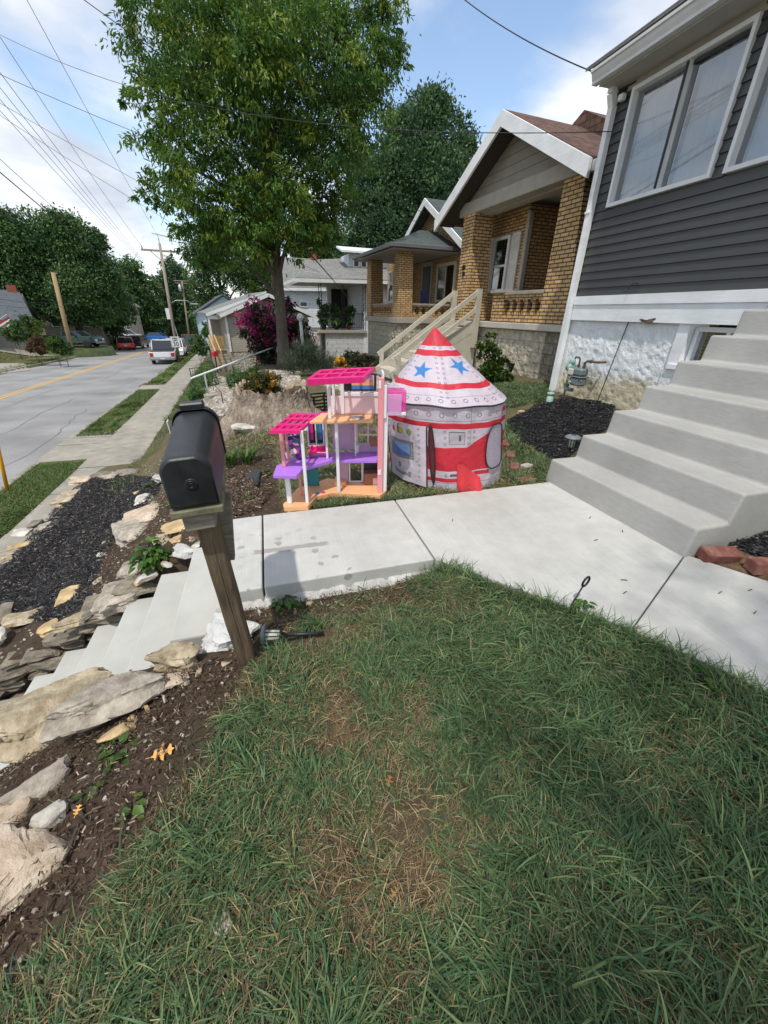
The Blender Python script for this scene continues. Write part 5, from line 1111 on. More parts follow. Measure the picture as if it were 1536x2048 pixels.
far_tree('broad dark tree over the slate-roofed house at the left edge', 60, 680, 60, [(20, 500, 0, 55), (70, 480, 0, 50), (-20, 470, 0, 50), (110, 520, 0, 50), (40, 550, 0, 50), (5, 440, 0, 26), (90, 570, 2, 40), (-10, 560, 2, 60), (120, 560, 0, 40)], 40000, .36, DARK, 24, .5)
far_tree('biggest dark tree across the street behind the short wooden pole', 165, 690, 58, [(140, 480, 0, 45), (175, 520, 0, 45), (120, 460, 0, 35), (205, 560, 0, 36), (160, 580, -1, 50), (215, 600, 0, 30), (185, 612, -1, 34), (130, 610, 0, 34), (100, 605, 1, 34), (190, 480, 0, 22), (215, 625, 3, 20), (235, 600, 3, 20)], 46000, .36, DARK, 25, .45)
far_tree('round green tree at the bend of the street, left of the tall utility pole', 262, 700, 100, [(262, 545, 0, 28), (240, 570, 0, 26), (290, 575, 0, 26), (265, 600, 0, 34), (300, 610, 0, 24), (235, 610, 0, 24), (270, 635, 0, 30), (310, 640, 0, 24), (245, 650, 0, 24)], 22000, .55, DARK, 26, .6)
far_tree('grey-green tree behind the tall utility pole', 345, 700, 105, [(345, 545, 0, 24), (330, 570, 0, 22), (365, 570, 0, 24), (350, 600, 0, 30), (375, 610, 0, 24), (330, 620, 0, 26), (360, 640, 0, 28)], 18000, .55, BLUE, 27, .6)
far_tree('slim dark street tree leaning over the parked red car', 240, 700, 66, [(235, 600, 0, 26), (215, 620, 0, 24), (250, 625, 0, 20), (225, 645, 0, 22)], 9000, .34, DARK, 28, .25)
far_tree('tree rising behind the roof of the white house', 585, 640, 60, [(560, 560, 0, 32), (590, 590, 0, 28), (540, 540, 0, 30), (520, 590, 0, 26)], 10000, .36, LIME, 29, .3)
# the wooded slope that closes the street
wb = [blob(x, y, D, r) for x, y, D, r in [(x, 650 + 14 * math.sin(x * .07), 128 + 9 * math.sin(x), 34) for x in range(150, 430, 20)] + [(x, 678, 120, 20) for x in range(215, 420, 20)] + [(x, 600, 100, 30) for x in range(-40, 140, 26)] + [(x, 640, 92, 34) for x in range(-40, 180, 26)] + [(x, 620, 90, 26) for x in range(410, 560, 24)]]
V, F, C = leaf_cloud(wb, 46000, .75, .45, DARK, 31); npmesh('wooded_slope', V, F, 'leaf', C, kind='stuff')
# the big tree behind the camera whose shade falls on the lawn
sb = []
for gx_, gy_, r_ in ((1.15, .15, .95), (2.3, .55, .9), (1.9, -.9, 1.7), (3.5, .3, 1.2), (.5, -1.2, 1.2), (3.2, -1.5, 1.7), (.55, .55, .5), (2.9, 1.0, .5)): k = 8.2 / SUN.z; sb.append((gx_ + SUN.x * k, gy_ + SUN.y * k, 8.2, r_))
V_lawn = tree('oak_tree', 'oak whose crown hangs over the lawn from behind and shades the front grass', (.9, -7.2, 0), sb + [(.2, -6, 10, 2.6), (1.8, -6.4, 9, 2.2)], 11500, .16, .07, OAK, 33, .3, limbs=8, droop=.3, csize=.34, per=22, top=9.5)

def plant(name, label, cat, base, blobs, n, l, w, pal, seed, group=None, stems=6, stem_r=.006, leafname='leaves', flowers=None, stemmat='bark_dark', **kw):
    t = thing(name, label, cat, base, group); m = MB(); r = np.random.default_rng(seed); b = Vector(base)
    for i in range(stems):
        x, y, z, rr = blobs[i % len(blobs)]; e = Vector((x, y, z)) + Vector(r.normal(size=3)) * rr * .3; m.tube([b + Vector((r.normal() * .02, r.normal() * .02, -.03)), b.lerp(e, .5) + Vector((0, 0, .05 * (e - b).length)), e], [stem_r, stem_r * .8, stem_r * .4], 5, False)
    m.build('stems', stemmat, t); V, F, C = leaf_cloud(blobs, n, l, w, pal, seed, **kw); npmesh(leafname, V, F, 'leaf', C, t)
    if flowers:
        nf, fl, fw_, fp, fb = flowers; V, F, C = leaf_cloud(fb or blobs, nf, fl, fw_, fp, seed + 1, shell=.15, csize=.2, per=14); npmesh('flowers', V, F, 'leaf', C, t, kind='stuff')
    return t
def bl(base, dz, rs):   # a low bush: blobs round its base
    return [(base.x + a, base.y + b, base.z + dz * c, r) for a, b, c, r in rs]
MAG = [(.30, .015, .10), (.42, .03, .16), (.55, .10, .28)]
b = G(545, 728); D = b.xy.length
plant('crape_myrtle', 'big bush covered in magenta blossom in front of the beige house', 'shrub', b, [blob(x, y, D, r) for x, y, r in ((520, 650, 34), (555, 640, 36), (545, 690, 40), (510, 620, 16), (590, 665, 30), (600, 690, 30), (520, 690, 30), (500, 660, 22), (575, 610, 18))], 9000, .13, .07, [(.02, .035, .015), (.03, .05, .02), (.04, .06, .02)], 41, stems=9, stem_r=.02, flowers=(3600, .11, .09, MAG, [blob(x, y, D, r) for x, y, r in ((520, 645, 38), (555, 635, 40), (545, 690, 42), (600, 690, 34), (490, 640, 24), (510, 612, 18), (560, 720, 22))]))
GRP = 'clipped dark bushes on the gravel bank'
for px_, py_, rpx, lab in ((412, 755, 26, 'round dark clipped bush in the gravel nearest the white handrail foot'), (475, 758, 20, 'dark clipped bush under the middle post of the white handrail'), (505, 750, 14, 'small dark clipped bush right of the handrail, below the magenta shrub'), (395, 790, 15, 'small dark bush beside the sidewalk just behind the mailbox')):
    b = G(px_, py_ + rpx * .8); D = b.xy.length; plant('clipped_bush', lab, 'bush', b, [blob(px_, py_, D, rpx), blob(px_ - rpx * .4, py_ + rpx * .2, D, rpx * .7), blob(px_ + rpx * .4, py_ + rpx * .2, D, rpx * .7)], 3200, .05, .03, DARK, 50 + px_ % 7, GRP, flat=1, shell=.3)
b = G(455, 742); D = b.xy.length; plant('golden_bush', 'yellow-green rounded bush near the porch steps of the beige house', 'bush', b, [blob(452, 722, D, 18), blob(462, 728, D, 15), blob(442, 730, D, 14)], 3000, .08, .05, LIME, 61)
b = G(618, 752); D = b.xy.length; plant('lavender_bush', 'wispy grey-green grass-like bush right of the oak trunk', 'bush', b, [blob(620, 730, D, 26), blob(590, 735, D, 22), blob(650, 738, D, 20), blob(615, 715, D, 20)], 4200, .22, .012, [(.05, .07, .05), (.07, .10, .06), (.10, .13, .08)], 62, droop=-.9, csize=.5, up=0)
b = G(740, 735); D = b.xy.length; plant('low_hedge', 'low brown-green ground shrub along the foot of the farther brick house', 'hedge', b, [blob(x, y, D + (740 - x) * .01, r) for x, y, r in ((700, 715, 14), (720, 720, 14), (740, 724, 15), (760, 730, 15), (778, 735, 14))], 4200, .07, .04, [(.03, .045, .02), (.05, .06, .02), (.07, .05, .025)], 63)
b = G(985, 765); D = b.xy.length; plant('young_shrub', 'leggy bright green shrub against the block foundation of the near brick house', 'shrub', b, [blob(x, y, D, r) for x, y, r in ((985, 690, 18), (993, 665, 9), (978, 715, 22), (1000, 720, 16), (985, 745, 24), (970, 755, 18), (1010, 750, 14), (960, 690, 9))], 2600, .085, .05, LIME[:3], 64, stems=9, shell=.6)
b = G(640, 640) if False else atd(1010, 0, 5); 
# green bushes across the street, one by one
for px_, py_, D, rpx, lab, pal in ((58, 655, 44, 24, 'tall conical green bush left of the short wooden pole', LIME), (28, 662, 43, 20, 'dark bush by the porch with the striped flag', DARK), (75, 690, 40, 16, 'rust-brown low maple bush beside the driveway', [(.09, .05, .025), (.13, .08, .03)]), (110, 688, 38, 15, 'grey-green bush at the foot of the short wooden pole', LIME), (128, 695, 38, 12, 'dark low bush right behind the short wooden pole', DARK), (398, 690, 34, 18, 'climbing green bush at the corner of the pale blue house', DARK), (415, 660, 42, 14, 'leafy bush against the blue house wall', DARK)):
    b = atd(px_, py_ + rpx * .8, D); b.z = min(b.z, ground(b.x, b.y) + .1); plant('garden_bush', lab, 'bush', b, [blob(px_, py_, D, rpx), blob(px_ - rpx * .5, py_ + rpx * .4, D, rpx * .6), blob(px_ + rpx * .5, py_ + rpx * .4, D, rpx * .6), blob(px_ + 2, py_ - rpx * .6, D, rpx * .55)], 2200, .16, .09, pal, 70 + px_, 'bushes in the far gardens')
# blades that grow in tufts
def tuft(name, label, cat, base, n, h, w, spread, pal, seed, group=None, arch=.6, mat='grass_blade', seg=5):
    r = np.random.default_rng(seed); t = thing(name, label, cat, base, group); V = []; F = []; C = []
    for i in range(n):
        a = r.uniform(0, 2 * PI); o = np.array([math.cos(a), math.sin(a)]) * r.random() * spread * .35; hh = h * r.uniform(.6, 1.1); out = spread * r.uniform(.3, 1); c = np.array(pal[r.integers(len(pal))]) * r.uniform(.8, 1.2); sd = np.array([-math.sin(a), math.cos(a)]); k0 = len(V)
        for j in range(seg + 1):
            u = j / seg; p = np.array([base[0] + o[0] + math.cos(a) * out * u ** 1.5, base[1] + o[1] + math.sin(a) * out * u ** 1.5, base[2] + hh * (u - arch * u ** 2.4 * .6)]); ww = w * (1 - u ** 2.2) * .5 + .0006
            V += [(p[0] + sd[0] * ww, p[1] + sd[1] * ww, p[2]), (p[0] - sd[0] * ww, p[1] - sd[1] * ww, p[2])]; C += [c, c]
        for j in range(seg): q = k0 + 2 * j; F.append((q, q + 1, q + 3, q + 2))
    npmesh('blades', V, F, mat, np.array(C), t, smooth=True); return t
LILY = [(.07, .13, .02), (.10, .17, .03), (.05, .10, .02)]
for px_, py_, s, lab in ((462, 930, 1, 'left clump of long strap leaves just right of the mailbox'), (495, 928, 1.1, 'right clump of long strap leaves beside the tree stump slope')):
    b = G(px_, py_); tuft('daylily', lab, 'plant', b, 46, .30 * s, .022, .24 * s, LILY, 80 + px_, 'strap-leaved clumps', .7)
# broad-leaved plants: real leaves with a fold
def leafy(name, label, base, n, h, spread, ll, lw, pal, seed, group=None):
    r = np.random.default_rng(seed); t = thing(name, label, 'plant', base, group); V = []; F = []; C = []; m = MB()
    for i in range(n):
        a = r.uniform(0, 2 * PI); u = r.random() ** .6; p = np.array([base[0] + math.cos(a) * spread * u * r.uniform(.5, 1), base[1] + math.sin(a) * spread * u * r.uniform(.5, 1), base[2] + h * (1 - .65 * u ** 2) * r.uniform(.35, 1.0)])
        if i % 3 == 0: m.tube([base + Vector((0, 0, -.02)), Vector(p)], [.005, .003], 5, False)
        d = np.array([math.cos(a + r.normal() * .5), math.sin(a + r.normal() * .5), -.25 + r.normal() * .25]); d /= np.linalg.norm(d); sd = np.cross(d, [0, 0, 1.]); sd /= np.linalg.norm(sd); up = np.cross(sd, d); L = ll * r.uniform(.6, 1.2); Wd = lw * r.uniform(.7, 1.2); c = np.array(pal[r.integers(len(pal))]) * r.uniform(.8, 1.25); k = len(V)
        V += [p, p + d * L * .35 + sd * Wd * .5 + up * Wd * .18, p + d * L * .35, p + d * L * .35 - sd * Wd * .5 + up * Wd * .18, p + d * L * .7 + sd * Wd * .36 + up * Wd * .08, p + d * L * .7 - up * L * .04, p + d * L * .7 - sd * Wd * .36 + up * Wd * .08, p + d * L - up * L * .12]; C += [c] * 8
        F += [(k, k + 2, k + 1, k + 1), (k, k + 3, k + 2, k + 2), (k + 1, k + 2, k + 5, k + 4), (k + 2, k + 3, k + 6, k + 5), (k + 4, k + 5, k + 7, k + 7), (k + 5, k + 6, k + 7, k + 7)]
    m.build('stems', 'bark_dark', t); F3 = []
    for f in F: F3 += [(f[0], f[1], f[2])] + ([(f[0], f[2], f[3])] if f[2] != f[3] else [])
    npmesh('leaves', V, F3, 'leaf', np.array(C), t, smooth=True); return t
HYD = [(.06, .14, .02), (.045, .105, .018), (.10, .19, .03)]
b = G(310, 1135); leafy('hydrangea', 'bushy bright green plant with pointed leaves left of the mailbox post', b, 150, .30, .15, .075, .048, HYD, 91)
for i, (px_, py_, h, s, n, lab) in enumerate(((300, 975, .10, .12, 40, 'low green weeds among the rocks left of the mailbox box'), (345, 1010, .08, .10, 26, 'small dark green weeds just below the left side of the mailbox'), (570, 1215, .07, .10, 34, 'light green weeds under the path edge right of the post'), (632, 1190, .08, .08, 20, 'small dandelion weed by the crumbling path edge'), (820, 1155, .05, .07, 16, 'tiny weed at the corner of the path slab'), (1165, 1225, .09, .07, 22, 'leafy weed beside the black ring stake'), (180, 1580, .03, .03, 5, 'small two-leaved seedling in the bare dirt'), (15, 1525, .10, .07, 20, 'bright yellow-green weed behind the flat tan rocks'), (270, 1610, .04, .03, 6, 'pale green seedling near the edge of the grass'), (235, 1500, .02, .09, 16, 'flat grey-green weed in the dirt beside the fallen oak leaf'), (690, 1330, .03, .06, 12, 'broad-leaved weed in the sunny lawn'), (530, 950, .06, .1, 26, "weeds on the dirt left of the dolls' house"), (505, 990, .05, .12, 30, "straggling weeds between the dolls' house and the path"), (240, 1065, .05, .07, 20, 'little weed on the dark mulch'), (1040, 860, .05, .14, 30, 'thin weeds on the mulch beside the rocket tent'), (345, 930, .16, .12, 36, 'green weeds at the sidewalk end behind the mailbox'), (1400, 1370, .07, .10, 20, 'broad-leaved weed in the shaded lawn by the path'))):
    b = G(px_, py_); leafy('weed', lab, b, n, h, s, .05, .03, HYD, 120 + i, 'weeds')
# ------------------------------------------------------------------ the other houses
# white house with iron porch; local x along its near (south) face, y away, origin at the porch's street corner
q0 = atd(641, 660, 24.5); q1 = atd(733, 664, 25.2); zf = q0.z
F3 = frame(q0.x, q0.y, 0, math.atan2(q1.y - q0.y, q1.x - q0.x)); Lp = (q1.xy - q0.xy).length
gb3 = zf - 1.75
wh = thing('white_house', 'white block house with grey roof, dormer and iron-railed plant-filled porch', 'house', F3 @ Vector((2, 3, gb3)))
m = MB(F3); m.box(.3, .05, gb3 - .6, Lp + .05, 3.6, zf - .16); m.build('porch_base', 'block_white', wh); m = MB(F3); m.cbox(-.1, -.08, zf - .159, Lp, 3.7, zf, .01); m.build('porch_slab', 'trim_grey', wh)
wx = Lp - .15
m = MB(F3); m.box(wx, .02, gb3 - .6, wx + 6, 6, zf + 2.45); m.build('wall', 'clap_white', wh)
m = MB(F3); m.box(wx - .4, 3.4, zf, wx, 6, zf + 2.45); m.box(1.2, 3.2, zf + .0, wx, 3.4, zf + 2.4); m.build('back_wall', 'clap_white', wh)
er = zf + 2.42
m = MB(F3); m.prism([(-1.3, -.5, er - .05), (wx + 5, -.5, er + .1), (wx + 5, 2.8, er + 1.75), (.9, 2.8, er + 1.15)], (0, 0, .12)); m.prism([(-1.3, -.5, er - .05), (.9, 2.8, er + 1.15), (.9, 3.6, er + 1.15), (-1.3, 5.5, er - .05)], (0, 0, .12)); m.build('roof', 'shingle_grey', wh)
m = MB(F3); m.prism([(-1.34, -.54, er - .14), (wx + 5, -.54, er + .01), (wx + 5, -.54, er + .15), (-1.34, -.54, er + .03)], (0, .035, 0)); m.bar((-1.34, -.5, er - .04), (-1.34, 5.4, er - .04), .05, .16); m.build('fascia', 'white_paint', wh)
m = MB(F3); m.box(-1.0, -.4, er - .12, wx, 3.4, er - .09); m.build('porch_ceiling', 'soffit', wh)
dm = MB(F3); dm.box(wx - .6, .9, er + .5, wx + 3, 2.6, er + 1.42); dm = dm.build('dormer', 'clap_white', wh)
m = MB(F3); m.prism([(wx - 1.1, .45, er + 1.43), (wx + 3.4, .45, er + 1.43), (wx + 3.4, 1.7, er + 1.75), (wx - 1.1, 1.7, er + 1.75)], (0, 0, .09)); m.build('dormer_roof', 'white_paint', wh)
for k in range(2): inset_window(F3, dm, (wx - .35 + .45 * k, .895, er + .78), (1, 0, 0), .36, .55, (0, -1, 0), fw=.05)
dk = MB(F3); dk.box(wx - 1.15, 3.15, zf + .02, wx - .1, 3.19, zf + 2.2); dk.build('door', 'dark_inside', wh)
ir = MB(F3)
for x in (.02, wx * .5, wx - .05):
    for e in (0, .14): ir.bar((x + e, .02, zf), (x + e, .02, er - .1), .028)
    for k in range(8): ir.bar((x, .02, zf + .15 + k * .27), (x + .14, .02, zf + .42 + k * .27), .014)
ir.bar((.1, .02, zf + .85), (wx, .02, zf + .85), .035); ir.bar((.1, .02, zf + .12), (wx, .02, zf + .12), .03)
for k in range(22): x = .12 + k * (wx - .15) / 22; ir.bar((x, .02, zf + .12), (x, .02, zf + .85), .016)
ir.build('iron_railing', 'black_metal', wh)
for k, lab in enumerate(('tall dark potted plant at the street corner of the iron-railed porch', 'dark bushy potted plant in the middle of the iron-railed porch', 'spreading potted plant near the door of the iron-railed porch')):
    x = .25 + .75 * k; b = F3 @ Vector((x, .3, zf)); t = plant('potted_plant', lab, 'potted plant', b + Vector((0, 0, .25)), bl(b, 1, [(0, 0, .6, .3), (.1, 0, 1.0, .26), (-.1, .1, 1.45 - .3 * k, .2)]), 700, .22, .08, DARK, 140 + k, 'potted plants on the iron-railed porch'); m = MB(); m.lathe([(.12, 0), (.17, .28), (.15, .28)], b, 12); m.build('pot', 'pot_terracotta' if k == 2 else 'black_plastic', t)
# stone steps of the white house
sw = thing('stone_steps', 'pale rough stone steps climbing to the iron-railed porch', 'steps', F3 @ Vector((-1.2, .8, gb3)))
for k in range(6): m = MB(F3); m.cbox(-1.75 + .28 * k, .15, gb3 - .3, -1.43 + .28 * k, 1.5, gb3 + .27 * (k + 1), .02); m.build('step', 'rock_white', sw)
# bushy overgrowth beside it
b = F3 @ Vector((-1.2, .0, gb3 + .2)); plant('climbing_shrub', 'tangled grey-white stems and leaves beside the pale stone steps', 'shrub', b, bl(b, 1, [(0, 0, .5, .5), (.5, .1, .6, .4), (-.4, .2, .3, .4)]), 900, .12, .05, [(.06, .09, .04), (.3, .3, .26), (.12, .14, .08)], 150, stems=26, stem_r=.02, stemmat='rock_white')
# big white house behind, grey gambrel-like roof and a brick chimney
A_, B_ = atd(562, 578, 40), atd(690, 590, 41); F4 = frame(A_.x, A_.y, 0, math.atan2(B_.y - A_.y, B_.x - A_.x)); L4 = (B_.xy - A_.xy).length; z4 = A_.z
w4 = thing('white_house', 'large white house with a long weathered grey roof and red brick chimney, behind the others', 'house', F4 @ Vector((3, 3, z4 - 5)))
m = MB(F4); m.box(.2, .2, z4 - 6, L4, 6, z4); m.build('wall', 'clap_white', w4)
m = MB(F4); m.prism([(-.3, -.3, z4), (L4, -.3, z4 + .1), (L4 - .2, 3.2, z4 + 2.55), (-.2, 3.2, z4 + 2.55)], (0, 0, .15)); m.prism([(-.3, 6.6, z4), (-.2, 3.2, z4 + 2.55), (L4 - .2, 3.2, z4 + 2.55), (L4, 6.6, z4)], (0, 0, .15)); m.build('roof', 'shingle_grey', w4)
m = MB(F4); m.prism([(-.1, .2, z4), (-.1, 6.2, z4), (-.1, 3.2, z4 + 2.5)], (.3, 0, 0)); m.build('gable_wall', 'clap_white', w4)
m = MB(F4); m.bar((-.3, -.34, z4 - .02), (L4, -.34, z4 + .08), .05, .22); m.bar((-.34, -.3, z4), (-.24, 3.2, z4 + 2.6), .06, .25); m.build('fascia', 'white_paint', w4)
cp = F4.inverted() @ atd(631, 531, 43); m = MB(F4); m.box(cp.x - .28, 3.0, z4 + 2.2, cp.x + .28, 3.6, z4 + 3.45); ch4 = m.build('chimney', 'chimney_red', w4); m = MB(F4); m.cbox(cp.x - .34, 2.94, z4 + 3.451, cp.x + .34, 3.66, z4 + 3.58, .02); m.build('chimney_cap', 'concrete_old', ch4)
wp4 = F4.inverted() @ atd(608, 614, 40); inset_window(F4, w4, (wp4.x - .3, .198, wp4.z), (1, 0, 0), .7, .45, (0, -1, 0))
# beige house; local x runs along its near gable wall
A_, B_ = atd(447, 629, 31), atd(622, 637, 32.5); F5 = frame(A_.x, A_.y, 0, math.atan2(B_.y - A_.y, B_.x - A_.x)); L5 = (B_.xy - A_.xy).length; z5 = A_.z; apx = (F5.inverted() @ atd(548, 593, 31.8)); zb5 = atd(464, 704, 31).z
h5 = thing('beige_house', 'beige sided bungalow with white trim and a wooden ramp rail, beyond the magenta bush', 'house', F5 @ Vector((3, 3, zb5)))
m = MB(F5); m.prism([(.15, .1, zb5), (L5 - .2, .1, zb5), (L5 - .2, .1, z5), (L5 / 2, .1, apx.z - .15), (.15, .1, z5)], (0, 7, 0)); m.build('wall', 'clap_beige', h5)
m = MB(F5); m.prism([(-.25, -.3, z5 - .12), (L5 / 2, -.3, apx.z + .05), (L5 / 2, -.3, apx.z + .18), (-.25, -.3, z5 + .02)], (0, 8, 0)); m.prism([(L5 / 2 + .002, -.3, apx.z + .05), (L5 + .25, -.3, z5 - .12), (L5 + .25, -.3, z5 + .02), (L5 / 2 + .002, -.3, apx.z + .18)], (0, 8, 0)); m.build('roof', 'shingle_grey', h5)
m = MB(F5)
for a, b in (((-.3, -.33, z5 - .1), (L5 / 2, -.33, apx.z + .07)), ((L5 + .3, -.33, z5 - .1), (L5 / 2, -.33, apx.z + .07))): m.bar(a, b, .05, .2)
m.bar((.12, .06, zb5), (.12, .06, z5 - .05), .12); m.build('white_trim', 'white_paint', h5)
m = MB(F5); m.box(.1, .13, zb5 - 1.6, L5 - .2, 7, zb5); m.build('stone_base', 'rockface_far', h5)
# its porch wing with a second gable, farther back
pa = F5.inverted() @ atd(409, 627, 33.5); pb_ = F5.inverted() @ atd(524, 588, 34.5)
m = MB(F5); m.prism([(pa.x, 1.6, pa.z - .1), (pb_.x, 1.6, pb_.z), (pb_.x, 1.6, pb_.z + .14), (pa.x, 1.6, pa.z + .04)], (0, 6, 0)); m.build('porch_roof', 'shingle_grey', h5)
m = MB(F5); m.bar((pa.x - .03, 1.58, pa.z - .08), (pb_.x, 1.58, pb_.z + .02), .05, .2); m.bar((pa.x + .1, 1.7, zb5 - 1.2), (pa.x + .1, 1.7, pa.z - .1), .12); m.bar((pa.x + .1, 1.7, pa.z - .22), (.1, 1.7, z5 - .2), .08, .24); m.build('white_trim', 'white_paint', h5)
m = MB(F5); m.prism([(pa.x + .1, 1.75, pa.z - .15), (.3, 1.75, pa.z - .15), (pb_.x - .2, 1.75, pb_.z - .1)], (0, .1, 0)); m.box(pa.x + .2, 3.6, zb5 - .2, .3, 3.8, pa.z); m.build('porch_wall', 'clap_beige', h5)
m = MB(F5); m.box(pa.x, 1.6, zb5 - 1.6, .14, 4, zb5 - .02); m.build('porch_floor', 'concrete_old', h5)
for k in range(4): m = MB(F5); m.cbox(-.95, .5 - .28 * k, zb5 - 1.6, .0, .78 - .28 * k, zb5 - .2 - .19 * k, .01); m.build('step', 'concrete_old', h5)
m = MB(F5)
for x in (pa.x + .25, -.98): m.bar((x, 1.5, zb5), (x, 1.5, zb5 + 1.0), .1); m.bar((x, -.5, zb5 - .9), (x, -.5, zb5 + .1), .1); m.bar((x, 1.5, zb5 + .98), (x, -.5, zb5 + .08), .07, .14)
for k in range(6): m.bar((pa.x + .3 + .1 * k, 1.5, zb5 + .05), (pa.x + .3 + .1 * k, 1.5, zb5 + .95), .05)
m.build('wooden_railing', 'lumber_new', h5)
# pale blue house
A_, B_ = atd(394, 628, 47), atd(423, 612, 47); zb6 = atd(400, 690, 47).z; F6 = frame(A_.x, A_.y, 0, .15)
h6 = thing('blue_house', 'pale blue clapboard house end just showing beyond the beige bungalow', 'house', F6 @ Vector((2, 2, zb6)))
wz = B_.z + .9; m = MB(F6); m.prism([(0, 0, zb6 - 1), (5.4, 0, zb6 - 1), (5.4, 0, A_.z), (2.7, 0, wz), (0, 0, A_.z)], (0, 8, 0)); m.build('wall', 'clap_blue', h6)
gable = MB(F6); gable.prism([(-.3, -.3, A_.z - .1), (2.7, -.3, wz + .08), (2.7, -.3, wz + .2), (-.3, -.3, A_.z + .04)], (0, 9, 0)); gable.prism([(2.702, -.3, wz + .08), (5.7, -.3, A_.z - .1), (5.7, -.3, A_.z + .04), (2.702, -.3, wz + .2)], (0, 9, 0)); gable.build('roof', 'shingle_slate', h6)
m = MB(F6); m.bar((.6, -.12, A_.z - 2.1), (1.3, -.12, A_.z - 2.1), .2, .75); m.build('window_unit', 'white_paint', h6)
# slate-roofed house at the left edge, and the cream one in the trees
A_ = atd(64, 642, 50); B_ = atd(-40, 640, 47); zl = ground(A_.x, A_.y) - .3
F7 = frame(A_.x, A_.y, 0, .35); h7 = thing('slate_roof_house', 'low house under a broad slate-grey roof with a red chimney across the street', 'house', F7 @ Vector((-4, 3, zl)))
rt = atd(62, 584, 52).z; ev = atd(64, 645, 50).z
m = MB(F7); m.prism([(-11, -.6, ev + .2), (.2, -.6, ev), (-.4, 4.2, rt), (-11, 4.2, rt)], (0, 0, .15)); m.prism([(-11, 4.2, rt), (-.4, 4.2, rt), (.2, 9, ev), (-11, 9, ev)], (0, 0, .15)); m.build('roof', 'shingle_slate', h7)
m = MB(F7); m.prism([(-.2, .1, zl), (-.2, 8.4, zl), (-.2, 8.4, ev), (-.2, 4.2, rt - .1), (-.2, .1, ev)], (-10.6, 0, 0)); m.build('wall', 'clap_grey', h7)
m = MB(F7); m.box(-1.2, 3.8, rt - .3, -.5, 4.5, rt + .55); m.build('chimney', 'chimney_red', h7)
m = MB(F7); m.prism([(-9, -2.6, ev + .1), (-2.6, -2.6, ev - .05), (-3.2, -.5, ev + .8), (-9, -.5, ev + .8)], (0, 0, .12)); m.build('porch_roof', 'shingle_slate', h7)
m = MB(F7)
for x in (-8.8, -5.6, -2.9): m.bar((x, -2.45, zl), (x, -2.45, ev), .16)
m.bar((-9, -2.62, ev + .06), (-2.6, -2.62, ev - .03), .06, .2); m.build('porch_post', 'white_paint', h7)
inset_window(F7, h7, (-4.5, .098, zl + 1.2), (1, 0, 0), 1.2, 1.3, (0, -1, 0)); inset_window(F7, h7, (-7.6, .098, zl + 1.2), (1, 0, 0), 1.2, 1.3, (0, -1, 0))
def far_house(label, px, py, D, w, d, h, rh, yaw, wall, roof, name='far_house', dz=0):
    a = atd(px, py, D); z0 = min(a.z, ground(a.x, a.y)) + dz; fr = frame(a.x, a.y, 0, yaw); t = thing(name, label, 'house', (a.x, a.y, z0))
    m = MB(fr); m.prism([(0, 0, z0 - 1), (w, 0, z0 - 1), (w, 0, z0 + h), (w / 2, 0, z0 + h + rh), (0, 0, z0 + h)], (0, d, 0)); m.build('wall', wall, t)
    m = MB(fr); m.prism([(-.4, -.4, z0 + h - .15), (w / 2, -.4, z0 + h + rh + .08), (w / 2, -.4, z0 + h + rh + .22), (-.4, -.4, z0 + h)], (0, d + .8, 0)); m.prism([(w / 2 + .002, -.4, z0 + h + rh + .08), (w + .4, -.4, z0 + h - .15), (w + .4, -.4, z0 + h), (w / 2 + .002, -.4, z0 + h + rh + .22)], (0, d + .8, 0)); m.build('roof', roof, t)
    for k in range(2): inset_window(fr, t, (w * (.15 + .5 * k), -.002, z0 + 1.1), (1, 0, 0), w * .2, 1.3, (0, -1, 0))
    m = MB(fr); m.box(w * .42, -.05, z0, w * .58, -.01, z0 + 2.1); m.build('door', 'trim_cream', t); return t
far_house('cream house half hidden by the dark trees behind the parked silver car', 168, 672, 92, 7.5, 7, 4.8, 2.8, -.1, 'clap_beige', 'shingle_grey')
far_house('tan house with pale porch deep in shade behind the short wooden pole', 92, 668, 66, 6, 6, 2.6, 1.6, .1, 'clap_beige', 'shingle_slate', dz=.2)
far_house('dim grey house deep among the trees beyond the blue car', 285, 668, 120, 9, 8, 3.2, 2.5, .05, 'clap_grey', 'shingle_slate')
# striped flag on the left house's porch
fp = atd(14, 655, 44); t = thing('porch_flag', 'small red and white striped flag hanging by the left porch', 'flag', fp); m = MB(); m.bar(fp + Vector((-.4, 0, .5)), fp + Vector((.3, 0, .9)), .03); m.build('staff', 'white_paint', t)
m = MB()
for k in range(7): m.mi = k % 2; m.prism([fp + Vector((-.45 + .02 * k, 0, .3 - .13 * k)), fp + Vector((.35, .1, .75 - .13 * k)), fp + Vector((.35, .1, .62 - .13 * k)), fp + Vector((-.45 + .02 * k, 0, .17 - .13 * k))], (0, .01, 0))
m.build('cloth', ['red_paint', 'white_paint'], t)

